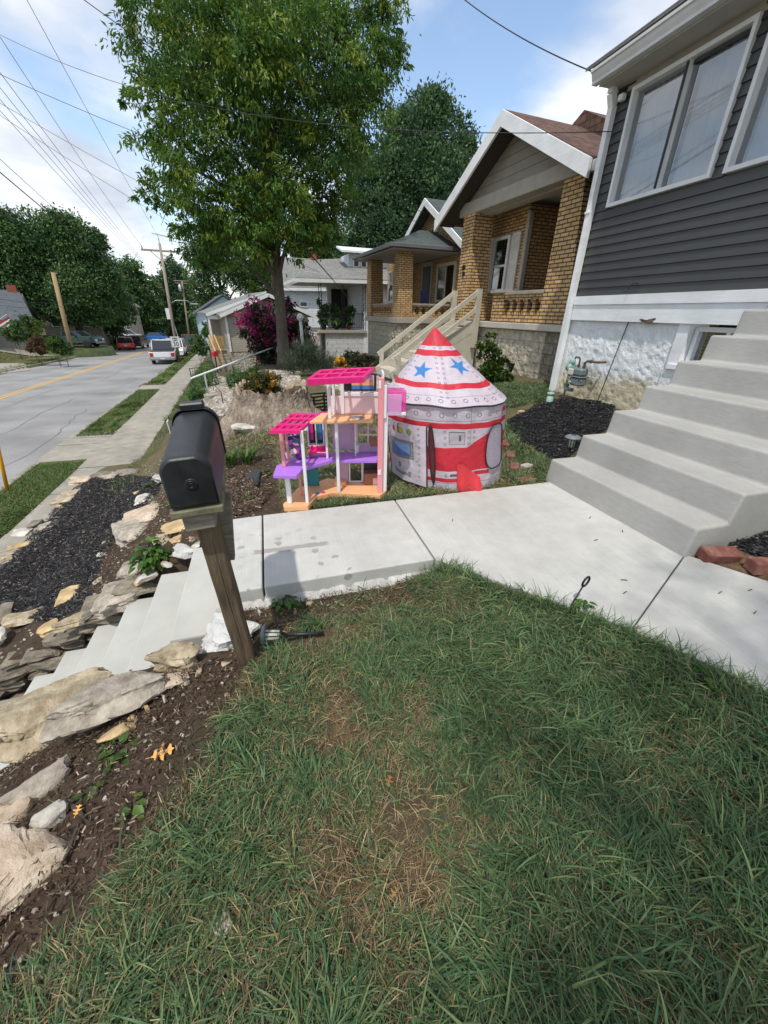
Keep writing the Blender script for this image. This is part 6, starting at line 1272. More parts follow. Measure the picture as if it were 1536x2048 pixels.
# ------------------------------------------------------------------ vehicles (x forward, built at the origin of their frame)
def wheel(fr, x, y, r, parent, w=.22):
    s = 1 if y > 0 else -1; m = MB(fr); m.lathe([(r * .62, -w / 2), (r * .96, -w / 2), (r, -w * .35), (r, w * .35), (r * .96, w / 2), (r * .62, w / 2)], (x, y, r), 20, 'Y'); t = m.build('wheel', 'tyre', parent); m = MB(fr); m.lathe([(.02, s * w * .42), (r * .3, s * w * .44), (r * .64, s * w * .40)], (x, y, r), 14, 'Y'); m.build('rim', 'rim', t); return t
def vehicle(kind, label, pos, yaw, paint, group='parked cars', L=4.6, Wd=1.8, H=1.45, lower=None):
    fr = frame(pos.x, pos.y, pos.z, yaw); t = thing(kind, label, 'pickup truck' if 'pickup' in kind else 'car', pos, group); hw = Wd / 2; h = L / 2
    if 'pickup' in kind:
        side = [(-h, .55), (-h, 1.02), (-.35, 1.05), (.15, 1.05), (1.05, 1.06), (h - .25, .98), (h, .78), (h, .45), (-h + .15, .42)]; cab = [(-.45, 1.05), (-.32, H), (.75, H), (1.35, 1.06)]; wr = .37; wb = (-h + 1.1, h - .85)
    elif kind == 'suv_car':
        side = [(-h, .5), (-h + .02, .98), (h - 1.1, 1.0), (h - .2, .88), (h, .62), (h, .38), (-h + .1, .36)]; cab = [(-h + .06, .98), (-h + .28, H), (.55, H), (1.25, 1.0)]; wr = .34; wb = (-h + .85, h - .85)
    else:
        side = [(-h, .45), (-h + .02, .86), (-h + .6, .90), (h - 1.25, .90), (h - .25, .74), (h, .55), (h, .34), (-h + .1, .32)]; cab = [(-h + .35, .89), (-h + 1.15, H), (.25, H), (1.05, .90)]; wr = .32; wb = (-h + .82, h - .85)
    m = MB(fr); m.prism([(x, -hw, z) for x, z in side], (0, Wd, 0))
    # roof and pillars over the glasshouse
    ci = .13; V = [(x, s * (hw - (.03 if z < 1.08 else ci)), z) for s in (-1, 1) for x, z in cab]
    rt_ = [(cab[1][0], cab[1][1]), (cab[2][0], cab[2][1])]; m.prism([(rt_[0][0] - .03, -(hw - ci), H - .05), (rt_[1][0] + .03, -(hw - ci), H - .05), (rt_[1][0], hw - ci, H - .05), (rt_[0][0], hw - ci, H - .05)], (0, 0, .06))
    for s in (-1, 1):
        for (xa, za), (xb, zb) in ((cab[0], cab[1]), (cab[3], cab[2])): m.bar((xa, s * (hw - .05), za), (xb, s * (hw - ci), zb), .07, .07)
        xm = (cab[1][0] + cab[2][0]) / 2; m.bar((xm, s * (hw - .045), cab[0][1]), (xm, s * (hw - ci + .003), H - .04), .05, .07)
    body = bevel(m.build('body', paint, t), .045, 2, 30)
    if lower: m = MB(fr); m.box(-h - .012, -hw - .006, .44, h + .012, hw + .006, .66); m.build('lower_panel', lower, t)
    g = MB(fr); n = len(cab); q = [Vector(p) for p in V]; sc = .992
    g.add([tuple(p) for p in q], [(0, 1, 2, 3), (7, 6, 5, 4), (0, 4, 5, 1), (3, 2, 6, 7)]); g.build('windows', 'car_glass', t)
    if 'pickup' in kind: m = MB(fr); m.box(-h + .06, -hw + .08, 1.03, -.5, hw - .08, 1.058); m.build('bed', 'black_plastic', t)
    for x in wb:
        for s in (-1, 1): wheel(fr, x, s * (hw - .10), wr, t)
    for s in (-1, 1):
        m = MB(fr); m.cbox(-h - .02, s * (hw - .17) - .13, .68, -h + .03, s * (hw - .17) + .13, .95 if 'sedan' not in kind else .84, .01); m.build('tail_light', 'lamp_red', t)
        m = MB(fr); m.cbox(h - .1, s * (hw - .25) - .2, .6, h + .015, s * (hw - .25) + .2, .76, .01); m.build('headlight', 'lamp_clear', t)
        m = MB(fr); m.cbox(.85, s * (hw + .1) - .09, 1.0, .97, s * (hw + .1) + .09, 1.14, .02); m.build('mirror', 'black_plastic', t)
    m = MB(fr); m.cbox(-h - .07, -hw + .04, .42, -h - .003, hw - .04, .60, .02); m.cbox(h + .003, -hw + .04, .36, h + .06, hw - .04, .56, .02); m.build('bumper', 'metal_grey' if 'pickup' in kind else paint, t)
    m = MB(fr); m.cbox(-h - .085, -.16, .56 if 'pickup' not in kind else .5, -h - .072, .16, .68 if 'pickup' not in kind else .6, .003); m.build('number_plate', 'plate', t)
    m = MB(fr); m.box(h + .002, -.45, .60, h + .012, .45, .74); m.build('grille', 'black_plastic', t); return t
def on_road(px, py, dz=0): return Vector(G(px, py)) + Vector((0, 0, dz))
ya = PI / 2 + .075
p = on_road(322, 730, .02); tr = vehicle('pickup_truck', 'white and silver pickup truck seen from behind, parked at the right kerb', Vector((p.x, p.y + 2.5, -1.6 + zs(p.y + 2.5))), ya + .03, 'paint_white', L=5.3, Wd=1.84, H=1.74, lower='metal_grey')
def park(kind, label, px, py, D, yaw, paint, **k):
    p = atd(px, py, D); s = street_s(p.x, p.y); zr = -1.6 + zs(p.y) if -14.4 < s < -4.9 else ground(p.x, p.y); return vehicle(kind, label, Vector((p.x, p.y, max(zr, p.z - 3))), yaw, paint, **k)
park('suv_car', 'white car facing us on the right kerb, partly behind the speed sign', 352, 708, 46, -PI / 2 + .08, 'paint_white', H=1.6)
park('sedan_car', 'dark blue-grey car on the right kerb behind the white one', 366, 698, 54, ya, 'paint_navy')
park('pickup_truck', 'dark red pickup truck at the end of the right kerb', 380, 692, 62, ya + .05, 'paint_maroon', L=5.3, H=1.75)
park('sedan_car', 'small red car parked on the left kerb, facing away', 254, 696, 62, ya + .16, 'paint_red', L=4.0)
park('suv_car', 'black car on the left kerb just beyond the small red one', 277, 690, 66, ya - .05, 'paint_black', H=1.6)
for kind, lab, px_, py_, D, yaw, pt, kw in (('sedan_car', 'silver-blue sedan side-on in front of the cream house', 208, 687, 68, .15, 'paint_steel', dict(L=4.8)), ('sedan_car', 'white sedan side-on between the silver and red cars', 243, 686, 76, .25, 'paint_white', dict(L=4.7)), ('suv_car', 'white and red car behind the white sedan', 258, 680, 88, .3, 'paint_silver', dict(H=1.65)),
                                         ('sedan_car', 'bright blue sedan on the grass at the bend of the street', 308, 682, 92, PI - .1, 'paint_blue', dict(L=4.8)), ('pickup_truck', 'dark green car in the driveway right of the short wooden pole', 150, 694, 52, -.15, 'paint_green', dict(L=5))):
    p = atd(px_, py_, D); vehicle(kind, lab, p, yaw, pt, **kw)
    # a level parking pad of turf under each car on the bank
    m = MB(); m.lathe([(3.6, -2.5), (3.2, -.02), (.01, 0.0)], p, 20, cap=False); m.build('bank', 'lawn_far', kind='structure')

# ------------------------------------------------------------------ poles, signs, lamps
def pole(label, p, top, r0, r1, mat, name='utility_pole', extras=None):
    t = thing(name, label, 'pole', p); m = MB(); m.tube([p - Vector((0, 0, .4)), p.lerp(top, .5), top], [r0, (r0 + r1) / 2, r1], 12); m.build('shaft', mat, t); return t
p = on_road(358, 724); top = p + Vector((-1.35, -.3, 0)); top.z = atd(319, 487, p.xy.length).z; top.x, top.y = atd(319, 487, p.xy.length).xy
UP = top.copy(); t = pole('tall wooden utility pole with one crossarm, leaning left at the right verge', p, top, .125, .09, 'pole_wood_grey')
arm = top - Vector((0, 0, .45)); ax = Vector((math.cos(.12), math.sin(.12), 0)); m = MB(); m.bar(arm - ax * 1.3, arm + ax * 1.3, .1, .12); m.bar(arm - ax * .75, arm - Vector((0, 0, .7)), .05); m.bar(arm + ax * .75, arm - Vector((0, 0, .7)), .05); m.build('crossarm', 'pole_wood_grey', t)
for k in (-1.2, 1.2): m = MB(); m.lathe([(.03, 0), (.05, .06), (.03, .12), (.045, .16), (.01, .2)], arm + ax * k + Vector((0, 0, .06)), 10); m.build('insulator', 'metal_grey', t)
m = MB(); m.lathe([(.02, 0), (.03, .3), (.01, .5)], top, 8); m.build('pin', 'metal_grey', t)
lp_ = p.lerp(top, .52); m = MB(); m.tube([lp_, lp_ + ax * .5 + Vector((0, 0, .25)), lp_ + ax * 1.3 + Vector((0, 0, .25)), lp_ + ax * 1.7], .03, 8); m.cbox(*(lp_ + ax * 1.6 + Vector((-.1, -.1, -.02))), *(lp_ + ax * 1.95 + Vector((.1, .1, .08))), .02); m.build('lamp_arm', 'metal_grey', t)
# the speed sign on that pole
def text_mesh(body, size, pos, rot, name, mat, parent, extr=.004, spacing=1.0, bold=0.0):
    c = bpy.data.curves.new(name, 'FONT'); c.body = body; c.size = size; c.align_x = 'CENTER'; c.align_y = 'CENTER'; c.extrude = extr; c.offset = bold; c.space_character = spacing
    o = bpy.data.objects.new(name, c); dg = bpy.context.evaluated_depsgraph_get(); me = bpy.data.meshes.new_from_object(o); bpy.data.objects.remove(o); me.name = name; me.transform(Matrix.Translation(pos) @ rot.to_matrix().to_4x4()); me.transform(Matrix.Translation(-wloc(parent))); me.materials.append(MATS[mat]); o = bpy.data.objects.new(name, me); COL.objects.link(o); o.parent = parent; return o
sp_ = atd(351, 684, p.xy.length - .28); sg = thing('speed_sign', 'white SPEED LIMIT 30 sign on the tall wooden utility pole', 'sign', sp_)
Fs = frame(sp_.x, sp_.y, sp_.z, .12); m = MB(Fs); m.cbox(-.33, -.01, -.4, .33, .01, .4, .004); m.build('plate', 'sign_white', sg); m = MB(Fs)
for a, b, c, d in ((-.30, .36, .30, .372), (-.30, -.372, .30, -.36), (-.30, -.36, -.288, .36), (.288, -.36, .30, .36)): m.box(a, -.0125, b, c, -.0102, d)
m.build('border', 'sign_black', sg)
rq = Matrix.Rotation(.12, 3, 'Z') @ Matrix.Rotation(PI / 2, 3, 'X')
for s, sz, dz in (('SPEED', .15, .25), ('LIMIT', .15, .1), ('30', .42, -.17)): text_mesh(s, sz, sp_ + Vector((0, -.013, dz)), rq.to_quaternion(), 'lettering', 'sign_black', sg, .001, 1.0, .006)
q = atd(339, 626, 52); pb = Vector((q.x + .55, q.y, ground(q.x, q.y))); sg = thing('road_sign', 'white rectangular sign on a thin grey post left of the utility pole', 'sign', pb); m = MB(); m.bar(pb, Vector((q.x + .15, q.y, q.z - .6)), .06); m.build('post', 'galv', sg); Fs = frame(q.x, q.y, q.z, .2); m = MB(Fs); m.cbox(-.35, -.01, -.6, .25, .01, .45, .004); m.build('plate', 'sign_white', sg)
q = atd(368, 602, 62); pb = atd(381, 696, 62); t = pole('farther thin utility pole with a double crossarm and transformer', Vector((pb.x, pb.y, min(pb.z, ground(pb.x, pb.y) + .2))), atd(364, 562, 62), .13, .09, 'pole_wood_grey'); m = MB(); m.bar(atd(347, 561, 62), atd(378, 562, 62), .1, .1); m.bar(atd(350, 566, 62), atd(377, 567, 62), .08, .08); m.build('crossarm', 'pole_wood_grey', t); m = MB(); m.lathe([(.2, 0), (.22, .05), (.22, .7), (.05, .8)], atd(362, 583, 61.8), 12); m.build('transformer', 'galv', t)
p = G(146, 712); t = pole('short cut-off wooden pole leaning across the street by the driveway', p, atd(106, 545, p.xy.length), .19, .16, 'pole_wood'); LP = atd(122, 603, p.xy.length)
# white globe lamp by the oak
LD = G(545, 728).xy.length - 1.2; p = atd(608, 712, LD); t = thing('globe_lamp', 'white post lamp with a round globe, right of the oak trunk', 'lamp post', p); tp_ = atd(601, 642, LD); m = MB(); m.tube([p - Vector((0, 0, .3)), tp_], .0036 * LD, 12); m.build('post', 'white_paint', t); m = MB(); m.ball(tp_ + Vector((0, 0, .0075 * LD)), .0078 * LD, 16, 10); m.build('globe', 'globe_white', t); m = MB(); m.lathe([(.09, 0), (.06, .06)], tp_, 12); m.build('collar', 'white_paint', t)
p = atd(597, 702, LD + .3); t = thing('mailbox', 'dark mailbox on a post beside the white globe lamp', 'mailbox', p - Vector((0, 0, .5))); m = MB(); m.bar(p - Vector((0, 0, .6)), p, .09); m.build('post', 'black_metal', t); Fm = frame(p.x, p.y, p.z, .2); m = MB(Fm); m.prism([(x, -.25, z) for x, z in arch(.11, .24, 8, .1)], (0, .5, 0)); m.build('box', 'gutter_dark', t)
p = atd(430, 712, 27.5); t = thing('mailbox', 'bright red mailbox on a black post by the beige house', 'mailbox', p - Vector((0, 0, 1))); m = MB(); m.bar(p - Vector((0, 0, 1.1)), p, .07); m.build('post', 'black_metal', t); Fm = frame(p.x, p.y, p.z, .4); m = MB(Fm); m.prism([(x, -.25, z) for x, z in arch(.14, .26, 8, .1)], (0, .5, 0)); m.build('box', 'red_paint', t); m = MB(Fm); m.box(.141, -.1, .1, .16, .0, .4); m.build('flag', 'red_paint', t)
# white handrail of the gravel bank, thin black rail beyond
t = thing('handrail', 'white painted metal handrail slanting down the gravel bank', 'handrail', G(440, 765)); D_ = (15.2, 16.3, 18.2); a = atd(382, 757, 13.8); b = atd(557, 691, 19.0); m = MB(); m.tube([a, b], .03, 10); m.build('rail', 'white_paint', t)
for px_, f in ((403, .11), (476, .52), (554, .97)): q = a.lerp(b, f); m = MB(); m.tube([q, Vector((q.x + .02, q.y, min(ground(q.x, q.y), q.z - .7) - .1))], .026, 8); m.build('post', 'white_paint', t)
t = thing('iron_fence', 'low black iron railing between the sidewalk and the handrail', 'fence', G(400, 745)); a, b = atd(379, 737, 20.5), atd(428, 732, 22.0); m = MB(); m.bar(a, b, .025); m.bar(a - Vector((0, 0, .62)), b - Vector((0, 0, .62)), .025); m.build('rail', 'black_metal', t)
for k in range(12): q = a.lerp(b, k / 11); m = MB(); m.bar(q - Vector((0, 0, .75 if k in (0, 11) else .6)), q, .03 if k in (0, 11) else .014); m.build('picket', 'black_metal', t)
# yellow guy-wire guard at the kerb
p = G(16, 985); t = thing('guy_guard', 'bright yellow plastic wire guard leaning in the verge grass', 'guy guard', p); q = atd(-2, 905, p.xy.length - .05); m = MB(); m.tube([p + (q - p) * .06, p + (q - p) * 1.6], .03, 10); m.build('guard', 'yellow_plastic', t); m = MB(); m.tube([p - (q - p) * .1, p + (q - p) * .08], .012, 8); m.build('wire', 'galv', t)

# ------------------------------------------------------------------ overhead wires, each its own
def wire(label, a, b, sag, r, mat='wire', ext=0.0, grp='overhead wires'):
    a, b = Vector(a), Vector(b); a = a + (a - b) * ext; n = 28; P = []
    for i in range(n + 1): u = i / n; q = a.lerp(b, u); q.z -= sag * 4 * u * (1 - u); P.append(q)
    m = MB(); m.tube(P, r, 6); return setp(m.build('overhead_wire', mat), label, 'wire', grp)
wire('overhead wire from the top of the utility pole to the top left corner', atz(60, 0, 9.6), UP + Vector((0, 0, .45)), .25, .009, ext=.5)
wire('overhead wire from the left crossarm end of the utility pole, second from the top', atz(0, 52, 9.3), arm - ax * 1.2 + Vector((0, 0, .25)), .5, .009, ext=.5)
for px_, py_, ex, ey, lab in ((8, 138, 0, 0, 'uppermost'), (0, 158, -.5, -.3, 'second'), (0, 182, -1.0, -.6, 'third'), (0, 205, -1.6, -1.0, 'lowest')):
    wire('%s of the four close wires running down the street to the bend' % lab, atz(px_, py_, 8.4), atd(292 + ex * 5, 527 + ey * 3, 60), .4, .010, ext=.5)
wire('thin upper street wire beside the thick cable at the left', atz(0, 305, 6.8), atd(330, 606, 44), .35, .010, ext=.4)
wire('thick black cable crossing the left of the sky towards the street', atz(0, 328, 6.6), atd(332, 608, 44), .45, .022, ext=.4)
wire('service wire sagging through the oak to the corner of the grey house', atz(0, 27, 8.2), Vector((HX - .06, 5.80, 3.70)), .8, .0052, ext=.2)
wire('service wire from the left through the oak to the farther brick gable', atz(0, 125, 7.6), F2 @ Vector((1.9, 2.2, 4.75)), .5, .007, ext=.2)
wire('faint service wire crossing low in front of the oak, upper of two', atz(0, 196, 8.2), atd(640, 545, 24), .3, .008, 'wire_grey', ext=.2)
wire('faint service wire crossing low in front of the oak, lower of two', atz(0, 221, 8.0), atd(600, 590, 26), .3, .008, 'wire_grey', ext=.2)
wire('wire dropping from the top edge across the left side of the oak', atz(236, 0, 7.2), F2 @ Vector((1.9, 1.6, 4.9)), .5, .008, ext=.4)
wire('wire from the top edge to the gutter corner of the grey house', atz(958, 0, 6.2), Vector((4.52, 5.90, 4.24)), .12, .008, ext=.6)
wire('low house wire reaching the short wooden pole from the left', atd(-60, 585, 40), LP, .3, .012)
wire('low wire from the short wooden pole into the dark trees', LP, atd(262, 556, 60), .2, .012)
wire('short low wire under the others at the short wooden pole', atd(-60, 600, 40), LP - Vector((0, 0, .35)), .3, .010)
# ------------------------------------------------------------------ rocks, each a thing of its own
def RK(px, py, wpx, hpx, h, mat, label, rot=0, name='rock', grp='rocks edging the steps and beds', **k):
    p = G(px, py); d = (p - CAMP); dep = d.dot(FW); e = -d.normalized().z; s = dep / FPX
    return rock(px, py, wpx * s, max(hpx * s * .6, (hpx * s - h * .5) / max(.3, e)), h, mat, label, grp, rot, name=name, **k)
RK(345, 1322, 92, 66, .13, 'rock_tan', 'rounded tan rock at the side of the steps, left of the mailbox post foot', -14, sink=.3, res=9, rough=.2)
RK(228, 1415, 185, 100, .13, 'rock_grey', 'large grey-tan flat slab along the near side of the lower steps', 30, sink=.35, res=12, lift=.06, rough=.2, tilt=6)
RK(118, 1462, 215, 120, .13, 'rock_tan', 'largest flat tan limestone slab hiding the lowest steps at the left edge', 30, sink=.35, res=12, lift=.10, rough=.2, tilt=8)
RK(92, 1572, 125, 62, .10, 'rock_grey', 'long grey wedge of rock behind the white stone in the dirt', 32, sink=.35, res=8)
RK(100, 1640, 78, 56, .08, 'rock_white', 'pale whitish flat stone in front of the grey wedge in the dirt', 24, sink=.3, res=8)
RK(25, 1755, 230, 190, .14, 'rock_pink', 'big pinkish flat slab at the lower left corner of the lawn', 20, sink=.35, res=12, rough=.14)
RK(20, 1640, 100, 60, .10, 'rock_pink', 'pink-grey rock behind the big pinkish slab', 20, sink=.4, res=8)
RK(236, 1468, 64, 34, .05, 'rock_orange', 'small pale yellow jagged chunk in the dirt below the grey slab', 28, sink=.25)
RK(283, 1376, 60, 48, .08, 'rock_orange', 'orange-brown rock wedged between the slab and the rounded tan rock', 24, sink=.35)
RK(452, 1277, 92, 66, .12, 'plaster_white', 'white concrete lump against the foot of the mailbox post', -30, sink=.35, res=8, rough=.22)
RK(305, 1388, 32, 22, .035, 'rock_white', 'tiny white stone in the dirt right of the slab', 20)
RK(352, 1362, 46, 34, .04, 'rock_pink', 'broken pinkish chip pile in the dirt below the rounded tan rock', 10)
RK(432, 1852, 40, 66, .03, 'rock_grey', 'grey flat stone lying in the grass at the bottom of the lawn', 70, sink=.3)
RK(888, 1440, 48, 30, .035, 'rock_white', 'pale stone lying in the middle of the lawn', 10, sink=.3)
RK(268, 1068, 78, 62, .15, 'rock_grey', 'grey boulder above the bright green plant', 20, sink=.35, res=8)
RK(300, 1030, 84, 40, .10, 'rock_pink', 'pale pink-tan rock just left of the mailbox shelf', 14, sink=.35, res=8)
RK(362, 1058, 66, 30, .07, 'rock_orange', 'flat orange-tan stone below the mailbox, left of the post', 12, sink=.3)
RK(235, 1190, 84, 66, .12, 'rock_grey', 'cracked flat grey rock beside the upper lower-step edge', 30, sink=.4, res=9, rough=.22)
RK(272, 1138, 64, 50, .12, 'rock_grey', 'round grey rock left of the bright green plant', 20, sink=.4, res=8)
RK(140, 1196, 40, 34, .08, 'rock_orange', 'squarish tan block standing alone on the dark mulch', 5, sink=.15, rough=.08)
RK(292, 1000, 50, 24, .07, 'rock_white', 'pale rock behind the boulder at the mailbox left side', 10)
RK(322, 1085, 40, 30, .07, 'rock_tan', 'small tan rock between the green plant and the post', 10)
RK(375, 1118, 34, 34, .08, 'mortar', 'white mortar lump at the corner of the path slab behind the post', 60)
RK(302, 1170, 44, 26, .06, 'rock_white', 'white-grey stone just below the green plant', 15)
RK(355, 1085, 30, 20, .05, 'rock_orange', 'little yellow stone under the shelf of the mailbox', 30)
RK(252, 1232, 50, 24, .05, 'rock_pink', 'small oblong pink stone on the edge of the dry wall', 30)
RK(178, 1248, 96, 24, .06, 'rock_tan', 'long flat stone capping the dry wall beside the steps', 20, sink=.2)
RK(185, 1228, 40, 22, .05, 'rock_dark', 'dark flake standing on the dry wall cap', 40, sink=.2)
RK(103, 1262, 36, 28, .05, 'rock_orange', 'bright yellow chip on top of the dry wall', 40, sink=.1, lift=.02)
RK(50, 1243, 60, 34, .10, 'rock_tan', 'grey-tan wedge on top of the dry wall, left of the yellow chip', 10, sink=.2)
RK(6, 1238, 46, 50, .14, 'rock_dark', 'dark brown boulder on the dry wall at the left edge', 0, sink=.25)
RK(4, 1284, 26, 34, .07, 'rock_white', 'smooth white stone stuck in the dry wall at the left edge', 40, sink=0, lift=.05)
for px_, py_, w_, h_, hh, mt, lab, ro in ((172, 962, 50, 18, .09, 'rock_pink', 'pink-topped grey rock at the far corner of the mulch bed', 10), (200, 954, 26, 20, .12, 'rock_dark', 'dark upright rock at the far corner of the mulch bed', 60), (222, 953, 34, 16, .08, 'rock_grey', 'grey rock in the row at the far end of the mulch', 0),
        (262, 945, 64, 12, .07, 'wood_grey', 'weathered grey log piece at the far end of the mulch', 5), (137, 1000, 54, 28, .10, 'rock_tan', 'tan rock on the sidewalk edge half way along the mulch', 30), (95, 1056, 40, 18, .07, 'rock_grey', 'smooth grey cobble on the sidewalk edge of the mulch', 15), (70, 1052, 24, 24, .09, 'rock_dark', 'dark block beside the smooth grey cobble', 0),
        (45, 1068, 40, 22, .08, 'rock_white', 'knobbly pale rock on the sidewalk left of the dark block', 10), (60, 1088, 72, 14, .05, 'rock_orange', 'thin orange flagstone lying at the mulch edge', 22), (32, 1098, 60, 14, .05, 'rock_grey', 'thin grey flagstone overlapping the orange one', 20), (14, 1118, 40, 24, .08, 'rock_tan', 'lichened tan rock at the left edge of the mulch', 20), (330, 960, 40, 18, .08, 'rock_white', 'pale rock right behind the mailbox box', 0), (420, 945, 60, 14, .06, 'rock_grey', 'pale flat stone right of the mailbox, before the strap leaves', 4), (505, 862, 70, 20, .12, 'rock_white', 'pale boulder at the foot of the big stump', 0), (600, 862, 40, 9, .04, 'rock_white', "flat pale stone left of the dolls' house roof", 8)):
    RK(px_, py_, w_, h_, hh, mt, lab, ro, grp='stones along the mulch and the sidewalk', sink=.25)
sm = [(110, 1025), (120, 1018), (150, 985), (25, 1080), (80, 1075), (240, 1240), (268, 1228), (215, 1085), (205, 1110), (280, 985), (310, 1005), (330, 1130), (340, 1150), (290, 1200), (265, 1215), (385, 1080), (395, 1095), (250, 1160), (195, 1165), (455, 1003), (500, 1040), (470, 960), (585, 1030), (310, 1440), (330, 1400), (295, 1420), (400, 1345), (450, 1330), (520, 1230), (590, 1225), (620, 1210), (700, 1180), (395, 1290), (265, 1440), (315, 1360), (160, 1590), (170, 1560), (120, 1200)]
for i, (a, b) in enumerate(sm): RK(a, b, random.uniform(12, 24), random.uniform(8, 15), random.uniform(.02, .045), ('rock_white', 'rock_orange', 'rock_tan', 'rock_pink')[i % 4], 'small loose chip of pale limestone on the soil around the steps', random.uniform(0, 180), grp='loose limestone chips', name='stone_chip', res=4)
# dry stone wall beside the lower steps
dw = thing('stone_wall', 'dry stacked wall of dark flat stones left of the lower steps', 'wall', (-2.2, 3.1, -1.45)); r = np.random.default_rng(9); m = MB()
z = -1.55
while z < -.55:
    hh = r.uniform(.04, .075); x = -3.05
    while x < -1.35:
        w = r.uniform(.16, .42); xm = x + w / 2; top = ground(xm, 3.12) - .0
        if z + hh * .3 < top and z > -.16 + .726 * (xm + .427) - .5: P_, F_ = stone_geo(w * .99, .30, hh * 1.12, int(r.integers(1e6)), 4, .16); m.add((P_ + np.array([xm, 3.08 + r.uniform(-.03, .03), z + hh / 2])).tolist(), F_)
        x += w
    z += hh
m.build('stones', 'rock_dark', dw)
t = rock(0, 0, .30, .22, .10, 'rock_rust', 'rusty brown broken stone at the foot of the lower steps, at the left edge', 'rocks edging the steps and beds', at=Vector((-2.62, 2.55, -1.46)), res=6); rock(0, 0, .2, .2, .14, 'rock_rust', 'upright rust-coloured stone at the far left edge beside the landing', 'rocks edging the steps and beds', at=Vector((-2.75, 2.80, -1.46)), res=6)
m = MB(); p = atz(100, 1398, -.30); m.tube([p, p + Vector((0, 0, .05))], .006, 8); setp(m.build('marker_peg', 'red_paint'), 'tiny red plastic peg standing on the big tan slab', 'peg')
# bricks
def brick(px, py, yaw, label, tilt=0, mat='brick_red', lift=0.0, sz=(.20, .095, .06)):
    p = G(px, py); m = MB(frame(p.x, p.y, p.z + .012 + lift, yaw) @ Matrix.Rotation(tilt, 4, 'X')); m.cbox(-sz[0] / 2, -sz[1] / 2, -.02, sz[0] / 2, sz[1] / 2, sz[2] - .02, .006); return setp(m.build('brick', mat), label, 'brick', 'edging bricks')
for px_, py_, yw, lab, kw in ((994, 868, 1.25, 'old red brick nearest the tent window, farthest along the edging', {}), (1000, 856, 1.1, 'red brick stacked on top at the far end of the edging', dict(lift=.06)), (1008, 892, 1.2, 'red brick in the middle of the edging beside the tent', {}), (1020, 915, 1.05, 'red brick just before the gap in the edging by the tent', {}), (1028, 938, 1.0, 'long red brick at the near end of the edging by the tent', {}), (1052, 962, .1, 'dark red brick half sunk in the grass at the path edge', dict(lift=-.02)), (1052, 938, .35, 'whitened brick lump between the grass and the first step', dict(mat='rock_white', sz=(.12, .09, .06))),
        (1432, 1118, -.30, 'mortar-stained red brick on edge beside the foot of the broad steps', dict(tilt=.25, sz=(.24, .1, .09))), (1530, 1142, -.35, 'dark red brick at the right edge next to the stained one', dict(sz=(.22, .1, .09))), (1042, 828, .4, 'single tan brick bit lying on the mulch behind the tent', dict(mat='rock_orange', sz=(.10, .08, .06)))): brick(px_, py_, yw, lab, **kw)
# concrete pavers and steps in the gravel bank
for px_, py_, w, d, yw, lab in ((440, 790, .9, .32, .6, 'long concrete slab step lying in the gravel bank'), (405, 772, .5, .3, .3, 'short concrete block at the foot of the white handrail'), (385, 862, .42, .42, .4, 'square paving stone behind the mailbox at the bank foot'), (455, 770, .5, .3, .5, 'upper concrete step between the dark clipped bushes')):
    p = G(px_, py_); m = MB(frame(p.x, p.y, p.z, yw)); m.cbox(-w / 2, -d / 2, -.1, w / 2, d / 2, .06, .012); setp(m.build('paving_block', 'concrete_old'), lab, 'paving block', 'concrete pieces in the gravel bank')
p = G(700, 760); m = MB(frame(p.x, p.y, p.z, .3)); m.cbox(-.2, -.1, 0, 1.5, .06, .16, .02); setp(m.build('timber_edging', 'wood_grey'), "weathered timber edging of the gravel behind the dolls' house roof", 'edging')
m = MB(); a, b = G(428, 783), G(447, 812)
for q in (a, b): m.tube([q, q + Vector((0, 0, .3))], .01, 6)
m.tube([a + Vector((0, 0, .3)), b + Vector((0, 0, .3))], .01, 6); setp(m.build('step_rail', 'black_metal'), 'small rusty iron rail beside the slab step in the gravel', 'rail')
# the great stump with its planting
sp = G(548, 838); st = thing('tree_stump', 'great weathered flared tree stump with a planted hollow top', 'tree stump', sp); na, nz2 = 120, 22; V = []; F = []
for j in range(nz2):
    u = j / (nz2 - 1); z = -.25 + .72 * u
    for i in range(na):
        a = 2 * PI * i / na; lob = .5 + .5 * math.sin(a * 4 + 1.3 * math.sin(2 * a) + .8 * math.sin(a * 3 + 1)); rr = .50 + (.30 + .42 * lob) * (1 - u) ** 2.1 + .022 * math.sin(a * 13 + 3 * u + math.sin(a * 5)) * (1.2 - u) + .02 * (vnoise(np.array([a * 9]), np.array([u * 3]), 1.0, 79)[0] - .5) + random.uniform(-.016, .016) + .09 * (1 - u * .6) * (vnoise(np.array([a * 3.2]), np.array([u * 2.2]), 1.0, 77)[0] - .5)
        V.append((sp.x + rr * math.cos(a) * 1.08, sp.y + rr * math.sin(a) * .92, sp.z + z + (.02 * math.sin(a * 3 + 1) + .16 * (vnoise(np.array([a * 5.]), np.array([.5]), 1.0, 81)[0] - .5) + .07 * (vnoise(np.array([a * 17.]), np.array([.5]), 1.0, 82)[0] - .5)) * u ** 3))
for j in range(nz2 - 1):
    for i in range(na): F.append((j * na + i, j * na + (i + 1) % na, (j + 1) * na + (i + 1) % na, (j + 1) * na + i))
npmesh('bole', V, F, 'stump_wood', parent=st, smooth=True)
m = MB(); ring_ = V[(nz2 - 1) * na:]; cx2, cy2, cz2 = sp.x, sp.y, sp.z + .47
inner = [(cx2 + (x - cx2) * .95, cy2 + (y - cy2) * .95, z - .005) for x, y, z in ring_]; inn2 = [(cx2 + (x - cx2) * .88, cy2 + (y - cy2) * .88, z - .09) for x, y, z in ring_]
